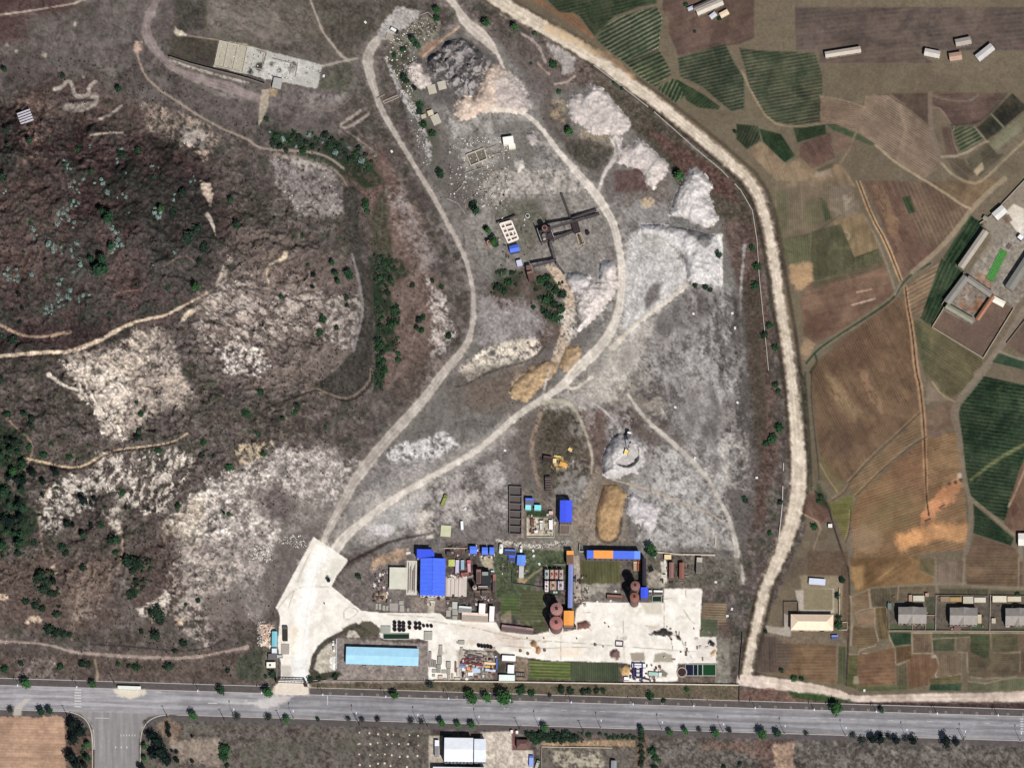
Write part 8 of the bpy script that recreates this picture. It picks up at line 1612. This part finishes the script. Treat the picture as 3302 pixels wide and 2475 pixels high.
truck(1498,1849,172,6,2.8,(190,100,90),(160,110,100),'short red truck turned sideways behind the pale blue-grey one',load=(130,100,90))
truck(1432,1611,-66,9.5,2.7,(130,138,70),(120,128,66),'olive green lorry with loaded bed parked north of the compound',load=(150,160,86))
truck(1490,1692,-92,7,2.2,(252,254,254),(246,250,252),'white van parked beside the yellow-green slab',load='bus',cat='van',name='van')
truck(1776,1690,-91,8,3.0,(250,246,240),(250,248,246),'long white bus at the east side of the small truck yard',load='bus',cat='bus',name='bus')
truck(1716,1683,-92,6,2.8,(120,84,80),(110,76,74),'dark red truck in the small truck yard',load=(120,90,84))
truck(1745,1692,-90,8,2.6,(236,236,232),(120,110,104),'flatbed truck with white cab in the middle of the small truck yard',load=(216,214,210))
truck(1722,1708,175,5,2.4,(170,110,100),(140,100,92),'small brown pickup truck beside the stubby white tank',name='pickup_truck',cat='pickup')
truck(1272,97,30,7,2.8,(40,40,44),(60,58,58),'black lorry with white load on the top gravel pad',load=(240,240,236))
truck(2027,1404,-78,7,2.9,(252,252,252),(110,100,96),'white cabbed tipper truck waiting on the round gravel heap',load=None)
truck(2048,1823,-90,7.5,2.7,(214,186,156),(206,180,156),'cream truck, left of two above the brown silos',load=(190,160,130)); truck(2061,1823,-90,7.5,2.7,(190,100,76),(196,130,104),'rusty red truck, right of two above the brown silos',load=(160,90,70))
truck(2113,2171,5,11,3.0,(236,240,236),(190,190,186),'truck with pale green and white load beside the blue machine',load=(176,214,200))
truck(1713,2450,-88,9,3.4,(86,110,200),(150,176,240),'blue and white truck on the warehouse forecourt',load='bus')
truck(1733,2462,-70,7,2.6,(110,150,140),(150,150,140),'small teal truck right of the blue and white truck',load=(190,190,170))
truck(920,2040,-90,12,4,(96,92,86),(70,66,60),'dark tarpaulined truck standing on the weighbridge',load=(60,54,48))
truck(903,2114,178,4.6,2.0,(246,246,246),(196,200,200),'small white pickup by the west boundary wall',load=None,name='pickup_truck',cat='pickup')
building('weighbridge','grey ribbed weighbridge deck on the gate road',907,2075,933,2108,.5,(176,168,160),(120,116,112),'flat',cat='weighbridge',over=.02,ribs=1.2)
building('timber_stack','yellow-green stacked timber beside the lilac-white truck',1446,1803,1467,1824,1.6,(196,220,130),(120,130,80),'flat',cat='timber',over=.05,rvar=.4,extra=lambda e,w_,d,h:[MB().box(-w_ + .2,-d + .4 + k * .9,h + .12,w_ - .4 * (k % 3),-d + .8 + k * .9,h + .5).build('plank',mat((206,236,150) if k % 2 else (230,200,120)),e) for k in range(5)])
for i,(a,b,c,d,h_,rc,nm,lab) in enumerate([(1503,1772,1530,1779,3,(110,70,60),'rust_shed','long thin rust red shelter below the thin pale wall'),(1440,1776,1456,1790,4,(66,58,58),'dark_shed','black shed touching the north-east corner of the new building'),(1543,1888,1572,1894,5,(206,200,196),'pipe_rack','pale horizontal pipe rack south of the hopper building'),(1532,1903,1548,1918,3,(128,104,90),'rust_shed','small rusty machine shed, left of two below the pipe rack'),
                                    (1553,1902,1574,1920,3.4,(110,90,80),'rust_shed','brown machine shed, right of two below the pipe rack'),(1589,1850,1599,1905,4,(150,104,92),'rust_shed','tall thin rust brown shed along the east edge of the hopper yard'),(1583,1838,1594,1850,3,(200,220,216),'white_hut','tiny pale hut at the hopper yard edge'),(1498,1846,1512,1853,2.4,(196,110,100),'rust_shed','small pink-red roof below the parked trucks'),
                                    (2092,1902,2102,1916,3,(226,232,226),'white_shed','small white shed right of the deep blue elevator house'),(2108,1902,2137,1917,2.5,(252,252,250),'white_shed','wide white shed above the square green basin'),(1849,1862,1858,1872,3,(60,60,60),'dark_shed','tiny dark cabin east of the conveyor gallery'),(1843,2014,1858,2026,2.6,(40,38,38),'dark_shed','small black cabin below the lower orange roof'),(1817,2013,1842,2027,2.5,(206,190,176),'pale_shed','pale pinkish roof just below the lower orange roof')]):
    building(nm,lab,a,b,c,d,h_,rc,(90,80,78),'mono','x',1,.4,cat='shed',over=.1,rvar=.25)
# digger
x,y,z = W(2019,1453,0); z = gz(2019,1458); e = empty('excavator',(2019 * M - 1651 * M,W(2019,1456,z + 1.5)[1],z),math.radians(70),'yellow-white excavator digging on the round gravel heap, arm reaching the truck','excavator')
for s in (-1,1):MB().box(-2.2,s * 1.35 - .35,0,2.2,s * 1.35 + .35,.9).build('track',TYRE,e)
MB().box(-2.0,-1.5,.95,1.6,1.5,2.4).build('body',mat((240,214,120),var=.1),e); MB().box(.3,.3,2.4,1.7,1.4,3.2).build('cab',mat((246,240,220)),e); MB().box(-2.6,-1.4,1.0,-2.02,1.4,2.2).build('counterweight',mat((250,244,226)),e)
MB().beam((1.5,-.2,2.0),(5.4,-.2,4.6),.5,.6).build('boom',mat((70,60,50)),e); MB().beam((5.4,-.2,4.6),(8.2,-.2,2.4),.4,.5).build('arm',mat((60,52,46)),e); MB().box(7.7,-.9,1.4,9.0,.5,2.5).build('bucket',mat((50,46,44)),e)
# blue machine with frames
e = empty('crusher_machine',W(2057,2166,gz(2057,2166)),0,'navy blue framed crushing machine with white deck below the white shed','machine')
MB().box(-2.8,-5,0,2.8,5,1.0).build('base',mat((50,46,60)),e)
for s in (-1,1):MB().box(s * 3.4 - .6,-6,0,s * 3.4 + .6,6.6,3.2).build('side_frame',mat((58,54,110),var=.2),e)
MB().box(-1.2,-3.5,1.0,1.2,3.5,2.4).build('deck',mat((220,216,224)),e)
for k in range(4):MB().beam((-3.4,-4.5 + k * 3,3.3),(3.4,-4.5 + k * 3,3.3),.4).build('cross_beam',mat((60,56,90)),e)
MB().beam((3.5,-5,1.5),(10,-6.5,.6),1.0,.6).build('discharge_belt',STEEL,e)
# red steel frame piles and coloured sheets in the slab yard
e = empty('steel_frame_pile',W(1518,2134,gz(1518,2134)),0,'tangled pile of dark red steel frames in the slab yard','steel pile')
for k in range(26):
    a = vrn.uniform(-9,5); b = vrn.uniform(-2.4,2.4) - a * .06; t = vrn.uniform(-.25,.15); L = vrn.uniform(3,7)
    MB().beam((a,b,.4 + vrn.random()),(a + L * math.cos(t),b + L * math.sin(t),.4 + vrn.random()),.35,.35).build('girder',mat([(150,70,74),(120,58,66),(96,60,66)][k % 3]),e)
e = empty('grey_frame_pile',W(1518,2108,gz(1518,2108)),0,'pile of dark grey steel beams above the red frames','steel pile')
for k in range(20):
    a = vrn.uniform(-8,6); b = vrn.uniform(-4,4) - a * .1; t = vrn.uniform(-.35,.05); L = vrn.uniform(3,6)
    MB().beam((a,b,.4 + vrn.random()),(a + L * math.cos(t),b + L * math.sin(t),.4 + vrn.random()),.4,.35).build('girder',mat([(110,96,98),(84,74,78),(150,140,140)][k % 3]),e)
for i,(a,b,c,d,col,nm) in enumerate([(1483,2143,1500,2150,(110,150,210),'sky blue'),(1490,2151,1500,2162,(240,244,250),'white'),(1505,2150,1524,2160,(240,160,110),'orange'),(1522,2152,1548,2168,(196,214,236),'pale blue'),(1509,2166,1526,2177,(252,252,250),'large white'),(1555,2155,1598,2163,(206,220,236),'long pale blue'),(1562,2134,1598,2141,(255,224,176),'cream orange'),(1500,2184,1510,2192,(250,246,230),'tilted white'),(1564,2146,1590,2151,(255,190,110),'bright orange')]):
    building('sheet_stack','%s sheet metal stack lying in the slab yard' % nm,a,b,c,d,.9,col,(120,120,120),'flat',rot=(5,2,8,-6,0,7,4,30,2)[i],cat='sheet stack',over=.02,group='coloured sheet stacks')
building('panel_wall','upright deep blue panel at the east end of the slab yard',1600,2121,1604,2156,2.5,(90,120,200),(80,110,190),'flat',cat='panel',over=.02)
ruin([(1986,2066),(2010,2068),(2008,2084),(1985,2083)],1.4,.5,(104,84,84),'small dark framed box on the white yard',name='open_crate',floor=(236,232,230),cat='crate')
ruin(Z(1600,2000,5.53,[(355,925),(505,935),(500,1010),(360,1000)]),1.4,.3,(70,64,64),'black comb-shaped rack beside the lowest white shed',cross=[((.25,0),(.25,1)),((.5,0),(.5,1)),((.75,0),(.75,1))],name='rack',floor=(150,140,130),cat='rack')
for i,(a,b) in enumerate([(1754,2004 + 53),(1860,2058),(1697,2038),(1700,2057),(1678,2097),(1756,2095),(1951,2008),(1963,2020),(1919,2077),(1702,2106),(1945,2084),(1046,1945)]):
    if i in (4,5,8,9):
        o = MB().cyl(0,0,-.1,1.2,1.4,.9,n=10).build('rubble_clump',mat((120,100,84),var=.3),None,loc=W(a,b,gz(a,b))); tag(o,'small brown clump on the white yard, %s of four from the left' % ordn(sorted([1678,1756,1919,1702]).index(a)),'clump','brown clumps on the white yard'); continue
    # standing people: tiny upright figures are not resolvable; these dark marks are drums
    o = MB().cyl(0,0,0,1.1,.55,.5,n=10).build('oil_drum',mat((50,48,52)),None,loc=W(a,b,gz(a,b))); tag(o,'small dark drum standing alone on the white yard, %s from the left' % ordn(sorted([1754,1860,1697,1700,1951,1963,1945,1046]).index(a)),'drum','dark drums on the white yard')
    MB().cyl(0,0,1.1,1.14,.42,n=10).build('lid',mat((80,76,80)),o)
# shed remains by the sand
building('rust_shed','dark rusty shed left of the yellow material patch',1752,1470,1781,1484,4,(92,64,62),(60,50,50),'mono','x',8,.5,cat='shed',over=.1)
for i,(a,b,c,d) in enumerate([(1783,1478,1794,1492),(1786,1468,1810,1474),(1804,1490,1830,1504),(1832,1443,1844,1454)]):
    building('yellow_drum_stack','yellow-white material pile near the rusty shed, %s' % ('left','top','right','northernmost')[i],a,b,c,d,1.6,[(250,226,170),(220,206,110),(240,180,96),(236,206,130)][i],(190,150,80),'flat',rot=10 * i,cat='material pile',over=.3,rvar=.5,group='yellow material piles')
building('steel_trestle','narrow dark trestle south of the rusty shed',1758,1535,1777,1584,3,(64,52,54),(50,44,46),'flat',rot=-2,cat='trestle',over=.3,rvar=.5,extra=lambda e,w_,d,h:[MB().box(-w_,-d + k * 2,h + .12,w_,-d + k * 2 + .3,h + .4).build('rung',mat((150,130,124)),e) for k in range(6)])
# small litter-like boxes (white specks) as crates
sp = [(1263,489),(2440,1540),(2378,1298),(2240,1477),(2177,1313),(1628,1452),(2308,1876),(2360,1963),(2345,1985),(2250,1835),(2112,1794),(2144,1809),(1985,1906),(1969,1936),(1925,1940),(1739,1818),(1719,1775),(1721,1792),(2370,1058),(2236,1012),(2361,1010),(1500,1640),(1044,246),(1178,73),(2787,2225),(1320,1782),(1313,1783)]
for i,(a,b) in enumerate(sorted(sp)):
    z = gz(a,b); o = MB().box(-1.0,-.8,-.1,1.0,.8,1.0).build('white_crate',mat((250,248,246)),None,loc=W(a,b,z)); o.rotation_euler = (0,0,vrn.random() * 3); MB().box(-.9,-.7,1.0,.9,.7,1.1).build('lid',mat((226,224,222)),o)
    tag(o,'small white crate lying on open ground, %s from the left of the picture' % ordn(i),'crate','scattered white crates')
# entrance gate, bus shelter, street lamps
z = gz(940,2205); e = empty('entrance_gate',W(940,2202,z),-.03,'wide dark entrance gate with twin beams and pillars across the plant road','gate')
for s in (-1,1):MB().box(s * 11.6 - .6,-.8,-.3,s * 11.6 + .6,.8,5.6).build('pillar',mat((100,90,84)),e)
for s in (-.8,.8):MB().box(-12,s - .25,5.6,12,s + .25,6.2).build('beam',mat((66,58,56)),e)
for k in range(9):MB().box(-11 + k * 2.7,-.5,5.7,-10.7 + k * 2.7,.5,6.1).build('cross_bar',STEEL,e)
MB().box(10.4,-2.4,0,13,-.8,3).build('guard_box',mat((60,52,50)),e)
z = gz(416,2214); building('bus_shelter','long white roofed bus shelter on the north side of the highway',380,2210,455,2221,3.2,(232,238,228),(206,204,196),'flat',rot=1.7,cat='shelter',over=.2,extra=lambda e,w_,d,h:[MB().box(-w_ + .6 + k * (2 * w_ - 1.2) / 5 - .1,-d + .1,0,-w_ + .6 + k * (2 * w_ - 1.2) / 5 + .1,-d + .3,h - .15).build('post',STEEL,e) for k in range(6)])
LM = {}
pm = MB().add(*lathe([(.26,-.3),(.2,6),(.12,12.5)],8)).mesh('pole',mat((120,118,118))); bm_ = MB().cyl(0,0,-.1,.5,.42,n=8).mesh('base',mat((206,200,196)))
am = MB().beam((0,0,12.4),(0,3.0,13.2),.14).mesh('arm',mat((120,118,118))); hm = MB().box(-.35,2.6,13.0,.35,4.3,13.3).mesh('lamp_head',mat((226,232,250)))
def lamp(X_,Y_,up,label,group):
    e = empty('street_lamp',W(X_,Y_,gz(X_,Y_)),0 if up else math.pi,label,'street lamp',group)
    for nm,me in (('pole',pm),('base',bm_),('arm',am),('lamp_head',hm)):c = bpy.data.objects.new(nm,me); COL.objects.link(c); c.parent = e
for i,a in enumerate([756,947,1150,1348,1545,1738,1938,2135,2332,2530,2726,2922,3110,3290]):lamp(a,ys(a) + 2,True,'slender street lamp on the south kerb of the highway, %s east of the side road' % ordn(i),'south kerb street lamps')
for i,a in enumerate([60,250,640,845,1042,1245,1447,1645,1842,2041,2236,2434,2624,2824,3020,3216]):lamp(a,yn(a) - 3,False,'slender street lamp on the north kerb of the highway, %s from the left' % ordn(i),'north kerb street lamps')
for i,(a,b) in enumerate([(218,2310),(540,2312),(724,2322),(908,2326),(1160,2337),(1379,2341),(1676,2350),(1882,2359),(485,2358),(3106,2385),(310,2215),(370,2206)]):
    e = empty('utility_pole',W(a,b,gz(a,b)),.1,'tall dark utility pole beside the highway, %s from the left' % ordn(sorted([218,540,724,908,1160,1379,1676,1882,485,3106,310,370]).index(a)),'utility pole','dark utility poles')
    MB().add(*lathe([(.32,-.3),(.2,14)],8)).build('pole',mat((80,72,70)),e); MB().beam((-1.4,0,13.2),(1.4,0,13.2),.22).build('crossarm',mat((74,66,64)),e)
# kerbs and road markings
def strip(P0,P1,w_,z,col,name,label,hgt=.0,kind='structure'):
    a = Vector(W(P0[0],P0[1],gz(*P0))); b = Vector(W(P1[0],P1[1],gz(*P1))); m = MB()
    m.beam(a + Vector((0,0,z)),b + Vector((0,0,z)),w_,hgt or .02); o = m.build(name,mat(col,var=.1),None); return tag(o,label,None,None,kind)
def kerb(f,lab,x0=-90,x1=3390,cuts=()):
    m = MB(); x_ = x0
    while x_ < x1:
        x2 = min(x_ + 30,x1)
        if not any(c0 < x_ + 15 < c1 for c0,c1 in cuts):
            m.beam(Vector(W(x_,f(x_),gz(x_,f(x_)) + .06)),Vector(W(x2,f(x2),gz(x2,f(x2)) + .06)),.5,.28)
        x_ = x2
    tag(m.build('kerb',mat((190,182,176),var=.12)),lab,None,None,'structure')
kerb(yn,'pale north kerb of the highway',cuts=((882,1000),)); kerb(ys,'pale south kerb of the highway',cuts=((200,560),))
kerb(lambda x:yn(x) - 23,'low dark outer edge of the north verge',cuts=((882,1000),)) 
m = MB()
for P in ([(205,2291),(240,2297),(270,2312),(288,2335),(296,2368),(298,2400),(298,2570)],[(545,2302),(505,2308),(475,2325),(460,2350),(452,2385),(452,2570)]):
    Q = smooth([tuple(p) for p in P],2)
    for a,b in zip(Q[:-1],Q[1:]):m.beam(Vector(W(a[0],a[1],gz(*a) + .06)),Vector(W(b[0],b[1],gz(*b) + .06)),.55,.28)
tag(m.build('kerb',mat((206,196,182),var=.1)),'curved pale kerbs at the mouth of the side road',None,None,'structure')
mk = MB()
def mark(x0,y0,x1,y1,w_=.5):
    mk.beam(Vector(W(x0,y0,gz(x0,y0) + .14)),Vector(W(x1,y1,gz(x1,y1) + .14)),w_,.012)
for k in range(7):mark(240,2222 + k * 9,262,2222.6 + k * 9,1.0)
for k in range(3):mark(502 + k * 6,2227,508 + k * 6,2233,.5)
mark(305,2313,352,2314,.5)
for k in range(6):mark(390 + k * 9,2366,390 + k * 9,2372,.6)
for k in range(2):mark(296 + k * 5,2350,302 + k * 4,2415,.45)
for k in range(3):mark(373 + k * 18,2404,373 + k * 18,2411,.8)
mark(1056,2241,1056,2272,.6); mark(800,2264,830,2264.5,1.2); mark(670,2265,700,2266,.7)
for k in range(30):mark(1500 + k * 62,yn(1500 + k * 62) + 25,1518 + k * 62,yn(1518 + k * 62) + 25,.3)
for k in range(6):mark(3290 + k * .1,2316 + k * 8,3300,2316 + k * 8,.9)
tag(mk.build('road_marking',mat((204,202,200),var=.25,scale=1.0)),'worn white markings on the highway and side road',None,None,'structure')
# tree pits along the verges
tp = MB().add(*lathe([(1.0,0),(1.0,.14),(.72,.14),(.72,0)],12)).mesh('tree_pit',mat((176,170,160)))
pits = [1065 + i * 51 for i in range(26)] + [2450 + i * 50 for i in range(18)]
for i,a in enumerate(pits):
    o = bpy.data.objects.new('tree_pit',tp); COL.objects.link(o); b = yn(a) - 6; o.location = W(a,b,gz(a,b) + .02); tag(o,'small pale ring-shaped planting pit in the north verge, %s from the left' % ordn(i),'planting pit','verge planting pits')
# rows of young tree holes in the waste ground at the bottom
MC = {}
hp = MB().add(*lathe([(1.0,-.1),(.8,.45),(.3,.5),(.01,.42)],9)).mesh('stone_mound',mat((222,206,190),rnd=.15))
for i,(a,b) in enumerate([(359,160),(391,162),(419,165),(450,166),(468,167),(520,168),(548,170),(355,197),(394,197),(418,193),(447,199),(464,195),(486,197),(516,197),(549,201),(358,230),(393,232),(418,231),(441,230),(463,233),(489,238),(514,237),(546,235),(360,264),(393,267),(419,260),(440,259),(459,267),(512,271),(360,196)]):
    X_,Y_ = 800 + a,2200 + b; o = bpy.data.objects.new('stone_mound',hp); COL.objects.link(o); o.location = W(X_,Y_,gz(X_,Y_)); o.scale = (.5 + .6 * vrn.random(),) * 3; rw_ = 0 if b < 180 else 1 if b < 215 else 2 if b < 250 else 3; MC[rw_] = MC.get(rw_,[]) + [(a,o)]; tag(o,'stone mound','stone mound','stone mounds on the waste ground')
for k,L in MC.items():
    for i,(a,o) in enumerate(sorted(L,key=lambda q:q[0])):o['label'] = 'small white stone mound on the waste ground, %s row, %s from the left' % (('top','second','third','bottom')[k],ordn(i))
# garden bed in the farm yard
e = empty('crop_bed',W(3214,855,gz(3214,855)),math.radians(64),'bright green rectangular crop bed in the farm yard','crop bed')
L_,w_ = 13.5,3.3
MB().box(-L_,-w_,-.2,L_,w_,.15).build('soil',mat((84,92,60)),e)
for k in range(6):MB().box(-L_ + .3,-w_ + .25 + k * 1.08,.15,L_ - .3,-w_ + .95 + k * 1.08,.6).build('crop_row',mat((84,158,78),var=.5,scale=1.2),e)
building('concrete_pit','small dark rectangular pit cover in the farm yard',3245,787,3262,800,.6,(110,92,90),(70,60,64),'flat',rot=-50,cat='pit',over=.02)
# low ruined walls of the north yard
for i,(P,lab) in enumerate([(([(1570,480),(1600,470),(1606,500)]),'short broken wall east of the roofless rooms'),([(1500,560),(1560,540),(1600,560)],'low crumbled wall south of the roofless rooms'),([(1440,640),(1475,655),(1500,690)],'crumbled wall west of the mixing station ground'),([(1535,620),(1570,610),(1580,640),(1545,650)],'small rubble enclosure near the white rubble patch'),([(1590,500),(1620,494),(1624,520)],'low corner wall below the white hut'),
                        ([(1470,620),(1490,600),(1510,612)],'bent low wall near the rubble wall end'),([(1215,318),(1240,306)],'short stub of wall beside the main track'),([(1330,60),(1380,40),(1420,80),(1370,110),(1330,60)],'low wall round the top gravel pad'),([(1255,130),(1300,150),(1330,120)],'low wall below the top gravel pad'),([(1375,100),(1420,130),(1400,150)],'ruined wall among rubble near the top'),
                        ([(880,190),(940,205),(935,240)],'broken inner wall on the burnt floor'),([(960,205),(952,250)],'thin inner wall at the east of the burnt floor'),([(850,175),(845,225)],'thin inner wall at the middle of the burnt floor'),([(798,155),(860,172),(845,225),(785,212)],'low walls of the middle bay on the burnt floor')]):
    wall(P,1.0,.55,(160,152,142),lab,cat='ruined wall',name='ruined_wall',gaps=.25,var=.3)
# clutter of the works: scrap, crates and machine parts too small and many to count
def litter(name,n,polys,cols,label,seed):
    g = random.Random(seed); vs_,fs_,cs_ = [],[],[]
    for P in polys:
        xs = [p[0] for p in P]; ys_ = [p[1] for p in P]
        for k in range(n):
            x_ = g.uniform(min(xs),max(xs)); y_ = g.uniform(min(ys_),max(ys_)); z_ = gz(x_,y_); o_ = W(x_,y_,z_); w_ = g.uniform(.3,1.6); d_ = g.uniform(.25,.9); h_ = g.uniform(.3,1.5); t_ = g.choice([0,1.57,g.uniform(0,3)]); c_,s_ = math.cos(t_),math.sin(t_); b_ = len(vs_)
            for zz in (-.2,h_):
                for u,v in ((-w_,-d_),(w_,-d_),(w_,d_),(-w_,d_)):vs_.append((o_[0] + u * c_ - v * s_,o_[1] + u * s_ + v * c_,o_[2] + zz))
            fs_ += [tuple(b_ + i for i in q) for q in [(4,5,6,7),(0,1,5,4),(1,2,6,5),(2,3,7,6),(3,0,4,7)]]; cs_ += [alb(g.choice(cols))] * 8
    me = bpy.data.meshes.new(name); me.from_pydata(vs_,[],fs_); me.attributes.new('albedo','FLOAT_COLOR','POINT').data.foreach_set('color',np.array(cs_,np.float32).ravel()); me.materials.append(GS)
    o = bpy.data.objects.new(name,me); COL.objects.link(o); tag(o,label,None,None,'stuff')
litter('scrap_litter',60,[[(1440,1760),(1598,1760),(1598,1800),(1440,1800)],[(1530,1860),(1598,1860),(1598,1945),(1530,1945)],[(1440,1850),(1530,1850),(1530,1862),(1440,1862)],[(1200,1830),(1250,1830),(1250,1940),(1200,1940)],[(1490,2110),(1600,2110),(1600,2185),(1490,2185)],[(2028,2140),(2130,2140),(2130,2195),(2028,2195)]],[(60,54,56),(110,90,84),(150,140,136),(220,214,208),(120,76,66),(90,86,90)],'scrap, crates and machine parts strewn round the yards',51)
litter('scrap_litter',26,[[(1610,1800),(1700,1800),(1700,1850),(1610,1850)],[(1700,1660),(1790,1660),(1790,1728),(1700,1728)],[(1850,1850),(1890,1850),(1890,1960),(1850,1960)],[(1820,1890),(1900,1900),(1900,1936),(1820,1936)],[(1360,1920),(1600,1925),(1600,1950),(1360,1950)],[(2130,1790),(2230,1790),(2230,1880),(2130,1880)],[(1760,1440),(1850,1440),(1850,1530),(1760,1530)],[(1600,700),(1700,700),(1700,860),(1600,860)],[(1470,540),(1640,540),(1640,680),(1470,680)],[(2850,1915),(3300,1915),(3300,2030),(2850,2030)],[(2130,2020),(2300,2020),(2300,2130),(2130,2130)]],[(84,76,74),(120,104,96),(206,198,190),(150,132,120),(64,60,62)],'small litter and stacked materials among the sheds and gardens',52)
# rusted wreck on the left hill: a rack of slabs
e = empty('slab_rack',W(84,378,gz(84,378)),.35,'stack of grey slabs with dark gaps on the west hillside','slab stack')
for k in range(5):MB().box(-5.5,-5 + k * 2.1,-.6,5.5,-4 + k * 2.1,1.2 + .2 * (k % 2)).build('slab',mat((200,196,206),var=.2),e)
